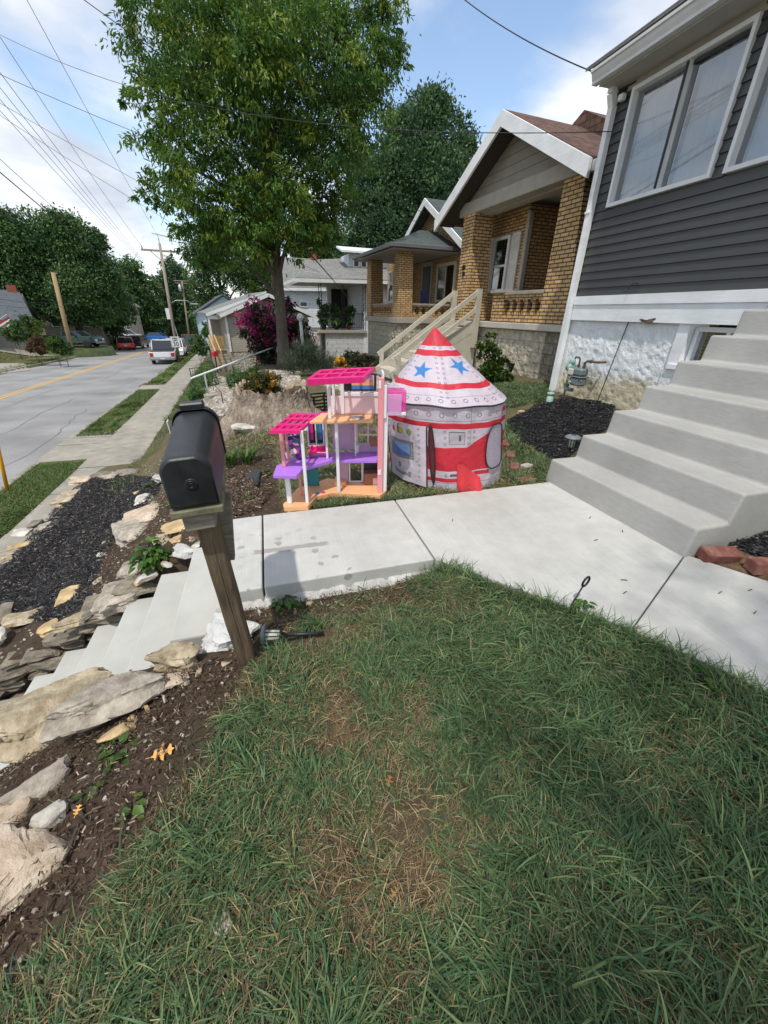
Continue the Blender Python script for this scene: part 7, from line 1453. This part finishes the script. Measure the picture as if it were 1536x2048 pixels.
m.add(ring_ + inner + inn2, [(i, (i + 1) % na, na + (i + 1) % na, na + i) for i in range(na)] + [(na + i, na + (i + 1) % na, 2 * na + (i + 1) % na, 2 * na + i) for i in range(na)]); m.build('rim', 'rock_tan', st)
m = MB(); m.add(inn2, [tuple(range(na))]); m.build('soil', 'earth', st)
b = Vector((sp.x - .04, sp.y + .1, sp.z + .40)); plant('marigold', 'bushy yellow-flowered plant growing in the stump hollow', 'plant', b, bl(b, 1, [(-.06, .1, .12, .2), (-.2, .12, .10, .15), (.1, .12, .10, .15), (-.05, .16, .2, .14)]), 2000, .07, .02, [(.05, .075, .018), (.08, .10, .02), (.06, .05, .02)], 160, stems=10, flowers=(240, .05, .05, [(.45, .22, .02), (.55, .35, .04), (.30, .10, .03)], None))
b = G(680, 742); t = plant('flower_pot', 'low pot of orange and yellow flowers behind the pink toy roof', 'flower pot', b + Vector((0, 0, .15)), bl(b, 1, [(0, 0, .28, .16), (.14, 0, .26, .13)]), 700, .07, .04, LIME, 161, flowers=(260, .09, .09, [(.75, .10, .02), (.80, .45, .03), (.8, .6, .1)], None)); m = MB(); m.lathe([(.15, 0), (.24, .16), (.22, .16), (.2, .12)], b, 16); m.build('pot', 'pot_terracotta', t)
# ------------------------------------------------------------------ lamps, hooks, meter
def lamp_parts(fr, t, stake, s=1.0):
    m = MB(fr); m.tube([(0, 0, -stake), (0, 0, .0)], .011, 10); m.build('stake', 'black_plastic', t)
    m = MB(fr); m.lathe([(.012, 0), (.034, .006), (.036, .014)], (0, 0, 0), 20); m.build('base', 'black_plastic', t)
    m = MB(fr); m.lathe([(.030, .015), (.036, .085)], (0, 0, 0), 20, cap=False); ln = m.build('lens', 'glass_lamp', t)
    m = MB(fr)
    for k in range(10): a = k * PI / 5; m.bar((.032 * math.cos(a), .032 * math.sin(a), .014), (.038 * math.cos(a), .038 * math.sin(a), .088), .004)
    m.build('cage', 'black_plastic', ln)
    m = MB(fr); m.lathe([(.05, .086), (.066, .088), (.066, .094), (.05, .106), (.022, .114), (.001, .116)], (0, 0, 0), 28); m.build('cap', 'meter_grey', t); m = MB(fr); m.lathe([(.024, .1145), (.001, .1165)], (0, 0, .0005), 4); m.build('solar_cell', 'solar', t)
p = aty(1141, 896, 3.22); t = thing('path_light', 'black solar path light standing in the mulch behind the first step', 'path light', Vector((p.x, p.y, ground(p.x, p.y)))); lamp_parts(frame(p.x, p.y, p.z) @ Matrix.Scale(1.25, 4), t, (p.z - ground(p.x, p.y)) / 1.25 + .05)
LAMPSEG = a, b = G(565, 1270, .05), G(655, 1266, .03); ax_ = (a - b).normalized(); q = ax_.to_track_quat('Z', 'Y').to_matrix().to_4x4(); t = thing('path_light', 'black solar path light fallen on its side at the mailbox post', 'path light', a); lamp_parts(Matrix.Translation(a) @ q, t, .22)
b = G(1127, 1230); e = aty(1166, 1172, b.y + .02); t = thing('ring_stake', 'thin black garden stake with an oval ring top at the lawn edge', 'stake', b); m = MB(); m.tube([b - Vector((0, 0, .05)), e], .0045, 8); m.build('rod', 'black_metal', t); m = MB(); dv = (e - b).normalized(); sd = dv.cross(Vector((0, 1, 0))).normalized(); c = e + dv * .03; m.tube([c + dv * .032 * math.cos(k * PI / 8) + sd * .017 * math.sin(k * PI / 8) for k in range(17)], .0062, 8, False); m.build('ring', 'black_metal', t)
def hook(label, base, top, curve, r=.007):
    t = thing('shepherd_hook', label, 'garden hook', base, 'wrought iron garden hooks'); m = MB(); m.tube([base - Vector((0, 0, .05)), base.lerp(top, .5), top] + curve, r, 8); m.build('rod', 'black_metal', t); return t
def arc(p, side, r, n=10, ext=.5): return [p + side * (r - r * math.cos(PI * k / n)) + Vector((0, 0, r * math.sin(PI * k / n))) for k in range(1, n + 1)] + [p + side * (2 * r + .02) + Vector((0, 0, -r * ext)), p + side * (2 * r + .07) + Vector((0, 0, -r * ext * .6))]
b = G(1192, 808); D = b.xy.length; top = atd(1283, 578, D * .985); hook('tall black garden hook leaning before the grey house cellar wall', b, top, arc(top, Vector((-.45, .35, 0)).normalized(), .075), .006)
b = G(1053, 746); top = atd(1054, 676, b.xy.length); hook('black garden hook holding the hanging basket by the brick foundation', b, top, arc(top, Vector((-.95, .25, 0)).normalized(), .09)); hp = top + Vector((-.95, .25, 0)).normalized() * .2 + Vector((0, 0, -.05))
pc = atd(1024, 727, b.xy.length); pc.x, pc.y = hp.x, hp.y; t = thing('hanging_basket', 'black hanging basket with a nearly bare plant on the garden hook', 'hanging basket', pc); m = MB(); m.lathe([(.085, -.17), (.13, -.0), (.142, .01), (.142, .03), (.12, .03), (.11, -.02)], pc, 20); m.build('pot', 'black_plastic', t); m = MB()
for k in range(3): a = k * 2.1; m.tube([pc + Vector((.13 * math.cos(a), .13 * math.sin(a), .02)), hp], .003, 5)
m.build('hanger', 'black_metal', t); m = MB()
for k in range(7): a = k * .9; m.tube([pc, pc + Vector((.08 * math.cos(a), .08 * math.sin(a), .12)), pc + Vector((.16 * math.cos(a), .16 * math.sin(a), .1 + .02 * k))], .003, 5)
m.build('stems', 'bark', t)
b = G(800, 748); top = atd(807, 660, b.xy.length); hook('black garden hook with a little wire lantern left of the wooden stair', b, top, arc(top, Vector((-.97, .2, 0)).normalized(), .11)); hp = top + Vector((-.97, .2, 0)).normalized() * .24 + Vector((0, 0, -.06)); t = thing('wire_lantern', 'small black wire lantern hanging from the hook by the wooden stair', 'lantern', hp); m = MB(); m.tube([hp, hp - Vector((0, 0, .12))], .003, 5); m.lathe([(.06, 0), (.05, .02), (.01, .03)], hp - Vector((0, 0, .15)), 12); m.build('cap', 'black_metal', t); m = MB()
for k in range(6): a = k * PI / 3; m.tube([hp + Vector((.055 * math.cos(a), .055 * math.sin(a), -.15)), hp + Vector((.065 * math.cos(a), .065 * math.sin(a), -.24)), hp + Vector((.01 * math.cos(a), .01 * math.sin(a), -.33))], .003, 5)
m.build('cage', 'black_metal', t)
# gas meter
gx0 = 4.72; c = atx(1156, 757, gx0); t = thing('gas_meter', 'grey gas meter with rusty pipes on the white cellar wall', 'gas meter', Vector((gx0, c.y, ground(gx0, c.y)))); Fg = frame(gx0, c.y, c.z, 0)
m = MB(Fg); m.cbox(-.085, -.125, -.10, .085, .105, .02, .03); o_ = bevel(m.build('lower_case', 'meter_grey', t), .012, 2); m = MB(Fg); m.cbox(-.095, -.135, .021, .095, .115, .04, .008); m.build('flange', 'meter_grey', t); m = MB(Fg); m.cbox(-.08, -.12, .041, .08, .10, .16, .028); m.build('upper_case', 'meter_grey', t)
m = MB(Fg); m.cbox(-.105, .03, .05, -.081, .14, .14, .008); m.build('dial', 'shutter', t); m = MB(Fg); m.cbox(-.088, .04, -.06, -.0855, .08, -.04, .001); m.build('tag', 'sign_white', t)
m = MB(Fg); m.lathe([(.03, .0), (.075, .012), (.075, .03), (.055, .05), (.055, .10), (.02, .11)], (-.02, .15, .14), 18, 'Y'); m.lathe([(.03, 0), (.045, .02), (.045, .08), (.02, .09)], (-.02, .18, .19), 14); m.build('regulator', 'green_pipe', t)
m = MB(Fg); m.tube([(0, -.07, .16), (0, -.07, .24), (.0, -.12, .27), (.02, -.28, .27), (.16, -.30, .27)], .017, 10); m.tube([(0, .05, .16), (0, .05, .28), (0, .08, .30), (0, .15, .30), (0, .17, .27), (-.02, .17, .2)], .015, 10); m.lathe([(.026, 0), (.026, .03)], (0, -.07, .17), 10); m.lathe([(.026, 0), (.026, .03)], (0, .05, .17), 10); m.lathe([(.024, 0), (.030, .02), (.024, .04)], (.005, -.2, .27), 10, 'Y'); m.build('pipe', 'rust_pipe', t)
m = MB(Fg); m.tube([(-.02, .20, .12), (-.02, .20, -.08), (-.02, .20, -.20), (-.03, .21, -.42)], .018, 10); m.cbox(-.05, .05, -.21, .02, .2, -.16, .01); m.cbox(-.05, .17, -.18, .02, .235, -.10, .012); m.build('riser', 'meter_grey', t)
b = G(1098, 806); t = thing('pipe_cap', 'pale green plastic drain pipe stub at the foot of the white downspout', 'pipe', b); m = MB(); m.lathe([(.052, -.05), (.052, .13), (.046, .13), (.046, .05)], b, 20, cap=False); m.build('pipe', 'green_pipe', t); m = MB(); m.lathe([(.053, .13), (.060, .132), (.060, .165), (.045, .17), (.045, .13)], b, 20, cap=False); m.build('collar', 'green_pipe', t)
# black hose and fabric, twigs, leaves
a = G(-40, 1965, -.02); b = G(95, 1938, -.02); m = MB(); m.tube([a - (b - a) * .4, a, a.lerp(b, .5) + Vector((0, 0, .012)), b, b + (b - a) * .25 - Vector((0, 0, .02))], .021, 12); setp(m.build('hose', 'black_plastic'), 'thick black pipe lying in the grass at the lower left corner', 'pipe')
pts = [G(490, 955), G(524, 952), G(518, 985), G(508, 975), G(500, 965)]; m = MB(); m.add([tuple(p + Vector((0, 0, .03 + .05 * (i in (1, 2))))) for i, p in enumerate(pts)], [(0, 3, 1), (3, 2, 1), (0, 4, 3), (0, 1, 3), (1, 2, 3)]); setp(m.build('fabric_scrap', 'black_plastic'), "scrap of black weed fabric sticking out of the soil left of the dolls' house", 'fabric')
def oak_leaf(px, py, L, yaw, mat, label, name='fallen_leaf'):
    p = G(px, py); half = [(0, .02), (.1, .05), (.16, .22), (.24, .30), (.27, .09), (.36, .08), (.44, .34), (.55, .44), (.52, .2), (.60, .07), (.70, .10), (.80, .27), (.88, .25), (.86, .10), (1.0, 0)]; out = half + [(x, -y * .9) for x, y in reversed(half[:-1])]
    R = Matrix.Translation(p + Vector((0, 0, .022))) @ Matrix.Rotation(yaw, 4, 'Z') @ Matrix.Rotation(.15, 4, 'X'); V = [R @ Vector((x * L, y * L, .12 * L * abs(y) + .1 * L * x * x)) for x, y in out]; c = [R @ Vector((x * L, 0, .1 * L * x * x)) for x, _ in half]; n = len(half); m = MB()
    m.add([tuple(v) for v in V] + [tuple(v) for v in c], [(len(V) + i, len(V) + i + 1, i + 1, i) for i in range(n - 2)] + [(len(V) + n - 2, n - 1, n - 2)] + [(len(V) + i + 1, len(V) + i, (2 * n - 2 - i) % len(V), 2 * n - 3 - i) for i in range(n - 2)] + [(len(V) + n - 2, n, n - 1)])
    m.tube([R @ Vector((0, 0, 0)), R @ Vector((-.2 * L, .03 * L, .0))], .0015, 5); return setp(m.build(name, mat), label, 'leaf', 'fallen leaves')
oak_leaf(304, 1522, .085, .15, 'leaf_orange', 'bright orange-yellow pointed oak leaf on the bare dirt')
oak_leaf(155, 1638, .035, 1.5, 'leaf_orange', 'tiny orange leaf curled by the twig in the dirt')
for px_, py_, L, yw, mt, lab in ((1095, 1640, .06, -.4, 'leaf_brown', 'tan fallen leaf in the middle of the shaded lawn'), (775, 1580, .04, 1, 'leaf_brown', 'small brown leaf in the bare patch of lawn'), (780, 1805, .035, .5, 'leaf_brown', 'dark brown leaf low in the shaded lawn'), (1490, 1385, .05, .2, 'leaf_brown', 'russet leaf in the lawn near the right edge of the path'), (745, 1180, .03, .3, 'leaf_orange', 'orange bit of leaf under the path edge'), (1300, 1275, .03, 2, 'leaf_brown', 'little brown leaf beside the path joint'), (1455, 1085, .05, .4, 'leaf_orange', 'dry leaf on the mulch beside the broad steps'), (1480, 1065, .04, 1.4, 'leaf_brown', 'curled dry leaf at the top of the mulch beside the broad steps')): oak_leaf(px_, py_, L, yw, mt, lab)
for px_, py_, px2, py2, rr, lab in ((125, 1740, 160, 1650, .007, 'pale broken twig lying in the dirt at the left'), (135, 1610, 172, 1640, .009, 'grey stick next to the pale stone in the dirt'), (175, 1590, 205, 1545, .004, 'thin dry twig in the dirt'), (240, 1700, 252, 1620, .004, 'thin dark twig at the edge of the grass')):
    a, b = G(px_, py_), G(px2, py2); m = MB(); m.tube([a + Vector((0, 0, .01)), a.lerp(b, .5) + Vector((.004, .004, .016)), b + Vector((0, 0, .01))], [rr, rr * .9, rr * .6], 7); setp(m.build('twig', 'bark'), lab, 'twig', 'twigs on the dirt')
for px_, py_, yw in ((1250, 1185, .3), (1248, 1160, -.4), (1245, 1062, .8), (1192, 1080, .2), (1500, 1180, .1), (1510, 1225, .3), (1440, 1185, .2), (905, 1040, 1), (1180, 1035, .5)):
    p = atz(px_, py_, .004); m = MB(); d = Vector((math.cos(yw), math.sin(yw), 0)) * .02; m.tube([p - d, p + d * .3 + Vector((0, 0, .002)), p + d], .0025, 6); setp(m.build('debris', 'bark_dark'), 'tiny dark crumb of bark lying on the pale path slab', 'debris', 'crumbs on the path')
# ------------------------------------------------------------------ chips, gravel, grass: what nobody could count
EDGE = sorted([(atz(a, b, -.09).y, atz(a, b, -.09).x) for a, b in ((530, 1300), (505, 1345), (470, 1400), (390, 1540), (330, 1640), (215, 1780), (120, 1880), (20, 1960), (-200, 2150))])
def xedge(y): return np.interp(y, [e[0] for e in EDGE], [e[1] for e in EDGE])
def scatter(P, n, seed):
    r = np.random.default_rng(seed); P = np.array(P); lo, hi = P.min(0), P.max(0); out = np.zeros((0, 2))
    while len(out) < n: q = lo + (hi - lo) * r.random((n, 2)); out = np.vstack([out, q[inpoly(q[:, 0], q[:, 1], P)]])
    return out[:n]
def chips(name, XY, l, w, pal, pw, seed, lift=.012, flat=.25):
    r = np.random.default_rng(seed); n = len(XY); z = ground_np(XY[:, 0], XY[:, 1]) + (vnoise(XY[:, 0], XY[:, 1], 9, 6) * .03 + r.random(n) * .018) + lift - .01; a = r.normal(size=(n, 3)); a[:, 2] *= flat; a /= np.linalg.norm(a, axis=1, keepdims=True); nn = r.normal(size=(n, 3)) * .35; nn[:, 2] += 1; b = np.cross(nn, a); b /= np.linalg.norm(b, axis=1, keepdims=True); c = np.cross(a, b)
    L = (l * r.uniform(.35, 1.5, n))[:, None] * .5; Wd = (w * r.uniform(.5, 1.6, n))[:, None] * .5; T = Wd * .55; P = np.column_stack([XY, z]); sk = r.uniform(-.5, .5, (n, 1))
    V = np.stack([P - a * L - b * Wd * .4, P - a * L * .8 + b * Wd, P + a * L + b * Wd * .3, P + a * L * .8 - b * Wd, P - a * L * .5 + c * T + b * Wd * sk, P + a * L * .5 + c * T + b * Wd * sk], 1).reshape(-1, 3); base = np.arange(n)[:, None] * 6
    F = np.concatenate([base + np.array([[0, 3, 5, 4]]), base + np.array([[3, 2, 5, 5]])[:, :4], base + np.array([[2, 1, 4, 5]]), base + np.array([[1, 0, 4, 4]])])
    tri = [base + np.array([t]) for t in ((0, 3, 5), (0, 5, 4), (3, 2, 5), (2, 1, 4), (2, 4, 5), (1, 0, 4))]; C = np.array(pal)[r.choice(len(pal), n, p=pw)] * r.uniform(.6, 1.4, (n, 1)); return npmesh(name, V, np.concatenate(tri), 'chips', np.repeat(C, 6, axis=0), kind='stuff')
BLK, BW = [(.008, .008, .009), (.018, .018, .020), (.035, .035, .037), (.085, .082, .080), (.20, .17, .14)], [.25, .29, .24, .17, .05]
chips('mulch', scatter(BED_L, 17000, 1), .055, .010, BLK, BW, 1); chips('mulch', scatter(BED_R, 9500, 2), .055, .011, BLK, [.36, .36, .2, .07, .01], 2); chips('mulch', scatter(BED_C, 2200, 3), .05, .011, BLK, BW, 3)
BRN, BRW = [(.05, .032, .02), (.08, .052, .033), (.12, .085, .055), (.22, .17, .12), (.34, .28, .2)], [.36, .3, .2, .1, .04]
chips('mulch', scatter(BED_D, 4200, 4), .04, .010, BRN, BRW, 4)
q = scatter([(-1.7, -.2), (-.30, -.2), (-.18, 1.9), (-1.6, 1.9)], 13000, 5); q = q[(q[:, 1] < 1.56) | (q[:, 0] > -.32)]; q = q[(q[:, 0] < xedge(q[:, 1]) + .04 + .1 * np.random.default_rng(1).normal(size=len(q)))]; chips('soil_litter', q, .022, .005, BRN, BRW, 5, .008)
q = scatter([(-1.7, 2.98), (.0, 2.98), (.0, 5.4), (-2.4, 5.4)], 9000, 6); q = q[~inpoly(q[:, 0], q[:, 1], BED_L)]; chips('soil_litter', q, .026, .007, BRN, BRW, 6, .008)
q = scatter([(-.3, 1.72), (1.0, 1.75), (1.0, 1.97), (-.3, 1.97)], 1300, 7); chips('soil_litter', q, .022, .006, BRN, BRW, 7, .008)
def pebbles(name, XY, s, pal, seed, sink=.3):
    r = np.random.default_rng(seed); n = len(XY); z = ground_np(XY[:, 0], XY[:, 1]); u = np.array([[1, 0, 0], [0, 1, 0], [-1, 0, 0], [0, -1, 0], [.5, .5, .7], [-.5, -.4, .75], [.4, -.5, .7], [-.5, .5, .65], [0, 0, -.6]]); S = s * r.uniform(.45, 1.4, (n, 1, 1)) * .5; th = r.uniform(0, 2 * PI, n); el = r.uniform(.55, 1.2, (n, 1)); c, sn = np.cos(th)[:, None], np.sin(th)[:, None]
    U = u[None] * (1 + r.normal(size=(n, 9, 3)) * .16); x = U[..., 0] * c - U[..., 1] * el * sn; y = U[..., 0] * sn + U[..., 1] * el * c; V = np.stack([x, y, U[..., 2] * .75], 2) * S; V[..., 0] += XY[:, 0:1]; V[..., 1] += XY[:, 1:2]; V[..., 2] += (z + s * .15)[:, None]
    tri = np.array([(0, 4, 6), (0, 1, 4), (1, 7, 4), (1, 2, 7), (2, 5, 7), (2, 3, 5), (3, 6, 5), (3, 0, 6), (4, 7, 5), (4, 5, 6)]); F = (np.arange(n)[:, None, None] * 9 + tri[None]).reshape(-1, 3); C = np.array(pal)[r.integers(len(pal), size=n)] * r.uniform(.7, 1.3, (n, 1)); return npmesh(name, V.reshape(-1, 3), F, 'gravel_mat', np.repeat(C, 9, axis=0), kind='stuff')
GRV = [(.34, .30, .25), (.42, .38, .32), (.26, .22, .18), (.46, .42, .37), (.30, .24, .18)]
pebbles('gravel', scatter(GRAVEL, 12000, 8), .085, GRV, 8); pebbles('gravel', scatter(GRAVEL2, 5000, 9), .085, GRV, 9)
q = scatter([(-2.4, 1.0), (-.4, -.1), (-.3, 1.85), (-.6, 1.85)], 900, 10); pebbles('pebbles', q, .016, GRV + [(.10, .07, .05)] * 4, 10)
q = scatter([(-3.3, 2.98), (-.2, 2.98), (-.2, 6), (-3.0, 8.5)], 1500, 11); pebbles('pebbles', q, .026, GRV + [(.12, .09, .06)] * 2, 11)
def grass(name, XY, h, w, pal, seed, seg=3, bend=1.0, hvar=.4, stand=1.0, swirl=.6, zoff=0.0, mat='grass_blade', pick=None):
    r = np.random.default_rng(seed); n = len(XY); z = ground_np(XY[:, 0], XY[:, 1]) + zoff; base = vnoise(XY[:, 0], XY[:, 1], 1.7, seed) * 4 * PI; az = np.where(r.random(n) < swirl, base + r.normal(size=n) * .8, r.uniform(0, 2 * PI, n)); d = np.stack([np.cos(az), np.sin(az)], 1); H = h * r.uniform(1 - hvar, 1 + hvar, n); e0 = np.radians(r.uniform(48, 86, n)) * stand; k = r.uniform(.5, 1.5, n) * bend; px_, pz_ = np.zeros(n), np.zeros(n); pts = [(px_.copy(), pz_.copy())]
    for j in range(seg): e = e0 - k * (j + .5) / seg * 1.35; px_ = px_ + np.cos(e) * H / seg; pz_ = np.maximum(pz_ + np.sin(e) * H / seg, .004 + .01 * r.random(n)); pts.append((px_.copy(), pz_.copy()))
    sd = np.stack([-d[:, 1], d[:, 0]], 1); tw = r.normal(size=n) * .5; V = np.zeros((n, (seg + 1) * 2, 3), 'f'); W0 = w * r.uniform(.6, 1.35, n)
    for j, (a, b) in enumerate(pts):
        ww = W0 * (.8 + .2 * min(1, j)) * (1 - (j / seg) ** 2.5 * .92) * .5
        for s in (0, 1): V[:, j * 2 + s, 0] = XY[:, 0] + d[:, 0] * a + sd[:, 0] * ww * (1 - 2 * s); V[:, j * 2 + s, 1] = XY[:, 1] + d[:, 1] * a + sd[:, 1] * ww * (1 - 2 * s); V[:, j * 2 + s, 2] = z + b + tw * ww * (1 - 2 * s)
    q = np.array([(2 * j, 2 * j + 1, 2 * j + 3, 2 * j + 2) for j in range(seg)]); F = (np.arange(n)[:, None, None] * (seg + 1) * 2 + q[None]).reshape(-1, 4); pal = np.array(pal); ci = r.integers(len(pal), size=n) if pick is None else pick(r, n); C = pal[ci] * r.uniform(.7, 1.3, (n, 1)); return npmesh(name, V.reshape(-1, 3), F, mat, np.repeat(C, (seg + 1) * 2, axis=0), kind='stuff', smooth=True)
GRN = [(.056, .114, .046), (.073, .140, .055), (.098, .170, .064), (.128, .195, .074), (.175, .222, .088), (.055, .108, .058), (.28, .26, .12)]
STR = [(.30, .22, .11), (.38, .29, .15), (.22, .15, .08), (.14, .09, .05), (.45, .36, .20), (.17, .13, .06)]
LAWN = [(-1.3, -.35), (3.6, -.35), (3.2, .6), (2.06, .64), (1.76, 1.09), (.985, 1.985), (-.2, 1.80), (-.42, 1.3), (-.9, .8)]
def lawn_mask(q, seed, lo, hi, inv=False):
    r = np.random.default_rng(seed); x, y = q[:, 0], q[:, 1]; v = .34 * vnoise(x, y, 2.1, 31) + .36 * vnoise(x, y, 5.3, 32) + .30 * vnoise(x, y, 12, 33); v = v + .12 * np.clip((x - .9) / 1.2, -1, 1) - .03 * np.exp(-((x - .42) ** 2 + (y - .8) ** 2) / .10) - .03 * np.exp(-((x - .05) ** 2 + (y - .28) ** 2) / .08)
    edge = x - xedge(y) + .10 * (vnoise(x, y, 6, 34) - .5); k = np.clip((v - lo) / (hi - lo), 0, 1) * np.clip(edge / .10, 0, 1); k = np.where((x < .75) & (y > 1.72 + .12 * (vnoise(x, y, 5, 35) - .5)), k * .12, k); k = 1 - k if inv else k
    if inv: k = k * np.clip(edge / .06 + .4, 0, 1)
    A_, B_ = np.array(LAMPSEG[0].xy), np.array(LAMPSEG[1].xy); tt = np.clip(((q - A_) @ (B_ - A_)) / ((B_ - A_) @ (B_ - A_)), -.3, 1); dl = np.hypot(*(q - A_ - tt[:, None] * (B_ - A_)).T); k = k * np.clip((dl - .05) / .06, .03, 1)
    return q[r.random(len(q)) < k]
q = lawn_mask(scatter(LAWN, 150000, 20), 20, .17, .60); print('lawn blades', len(q))
dry = lambda r, n: r.choice(7, n, p=[.18, .20, .20, .16, .10, .10, .06])
grass('lawn_grass', q, .068, .0034, GRN, 20, 4, 1.3, .45, pick=dry)
q = lawn_mask(scatter(LAWN, 90000, 21), 21, .28, .72, True); grass('dry_thatch', q, .045, .0019, STR[2:4] + STR[5:] + STR, 21, 2, .6, .5, .22, .3)
q = lawn_mask(scatter(LAWN, 40000, 22), 22, .05, .35); grass('dry_thatch', q, .07, .0024, STR + STR[2:4], 22, 3, 1.2, .4)
q = lawn_mask(scatter(LAWN, 7000, 23), 23, .46, .6); grass('lawn_grass', q, .13, .0055, GRN[1:5], 23, 5, 1.5, .35)
# the rank tufts of the unmown lawn: each clump combed one way
rt = np.random.default_rng(51); tc_ = lawn_mask(scatter(LAWN, 1500, 52), 52, .40, .56); nb = 26; qq = np.repeat(tc_, nb, axis=0) + rt.normal(size=(len(tc_) * nb, 2)) * .020; qq = qq[qq[:, 0] > xedge(qq[:, 1]) - .03]; qq = qq[~inpoly(qq[:, 0], qq[:, 1], PATH)]
grass('lawn_grass', qq, .115, .0042, GRN[:5] + GRN[:2], 53, 5, 1.35, .4, 1.0, .92)
# taller fringe that leans over the path edge
e = np.random.default_rng(24); u = e.random(1500); P0, P1 = np.array([.99, 1.96]), np.array([1.765, 1.075]); P2 = np.array([2.5, -.2]); qq = np.where((u < .55)[:, None], P0 + (P1 - P0) * (u / .55)[:, None], P1 + (P2 - P1) * ((u - .55) / .45)[:, None]) - np.array([.035, .03]) * e.random((1500, 1)) * 1.6; grass('lawn_grass', qq, .12, .0045, GRN[:5], 24, 5, .9, .5, 1.05, .3)
# grass round the toys and behind
ok = lambda q: q[~inpoly(q[:, 0], q[:, 1], PATH) & (np.hypot(q[:, 0] - TC.x, q[:, 1] - TC.y) > .60) & ~inpoly(q[:, 0], q[:, 1], BED_R)]
q = ok(scatter([(.22, 2.985), (2.62, 2.995), (2.6, 4.6), (1.2, 5.4), (.0, 4.8), (.0, 3.35)], 26000, 25)); v = vnoise(q[:, 0], q[:, 1], 2.4, 41); q = q[v + np.random.default_rng(2).random(len(q)) * .5 > .55]; grass('lawn_grass', q, .07, .005, GRN[1:] + STR[:2], 25, 3, 1.1)
q = ok(scatter([(.2, 2.985), (1.35, 2.985), (1.4, 3.04), (.95, 3.05), (.5, 3.12), (.3, 3.05)], 1500, 26)); grass('lawn_grass', q, .06, .004, GRN, 26, 4)
q = ok(scatter([(2.3, 2.995), (2.62, 2.995), (3.0, 3.35), (2.5, 3.9), (2.3, 3.5)], 2500, 36)); grass('lawn_grass', q, .07, .0045, GRN, 36, 4)
q = scatter([(-1.2, 5.2), (.4, 4.6), (2.2, 4.3), (4.6, 6.6), (4.6, 8.4), (1.5, 8.6), (-1.6, 6.6)], 30000, 27); v = vnoise(q[:, 0], q[:, 1], 1.1, 42); q = q[(v + .5 * np.random.default_rng(3).random(len(q)) > .45) & (np.hypot(q[:, 0] - sp.x, q[:, 1] - sp.y) > .6)]; lush = (q[:, 0] > 2.2); grass('lawn_grass', q[~lush], .07, .007, GRN[3:] + STR[:4], 27, 3); grass('lawn_grass', q[lush], .08, .007, GRN, 28, 3)
q = np.vstack([scatter(gpoly((985, 770), (1105, 768), (1108, 798), (1010, 818), (985, 812)), 9000, 37), scatter(gpoly((1000, 815), (1015, 845), (1040, 885), (1095, 920), (1090, 945), (1035, 930), (1000, 890)), 2200, 38)]); q = ok(q); grass('lawn_grass', q, .085, .006, GRN, 37, 3)
def sstrip(s0, s1, y0, y1, n, seed):
    r = np.random.default_rng(seed); y = y0 + (y1 - y0) * r.random(n); s = s0 + (s1 - s0) * r.random(n) + r.normal(size=n) * .02; return np.array([(s_to_x(a, b), b) for a, b in zip(s, y)])
VRG = [(.045, .11, .018), (.06, .13, .022), (.08, .15, .028), (.11, .15, .04), (.20, .18, .07)]
grass('verge_grass', sstrip(-4.80, -3.92, 3.5, 9.55, 22000, 29), .075, .008, VRG, 29, 3, 1.0); grass('verge_grass', sstrip(-4.80, -3.92, 11.95, 20.7, 17000, 30), .085, .013, VRG, 30, 2, .8); grass('verge_grass', sstrip(-4.80, -3.92, 22.5, 60, 11000, 31), .11, .03, VRG, 31, 2, .8); grass('verge_grass', sstrip(-2.74, -1.6, 13, 34, 9000, 32), .16, .018, VRG, 32, 2, .8)
grass('verge_grass', sstrip(-15.1, -14.4, 20, 70, 7000, 33), .10, .05, VRG, 33, 2, .7); grass('yard_grass', sstrip(-26, -16.7, 18, 60, 14000, 34), .10, .06, [(.07, .10, .03), (.10, .12, .035), (.15, .14, .06)], 34, 2, .7)
grass('verge_grass', sstrip(-2.76, -2.35, 6.5, 12, 700, 35), .10, .008, VRG, 35, 3, .8)
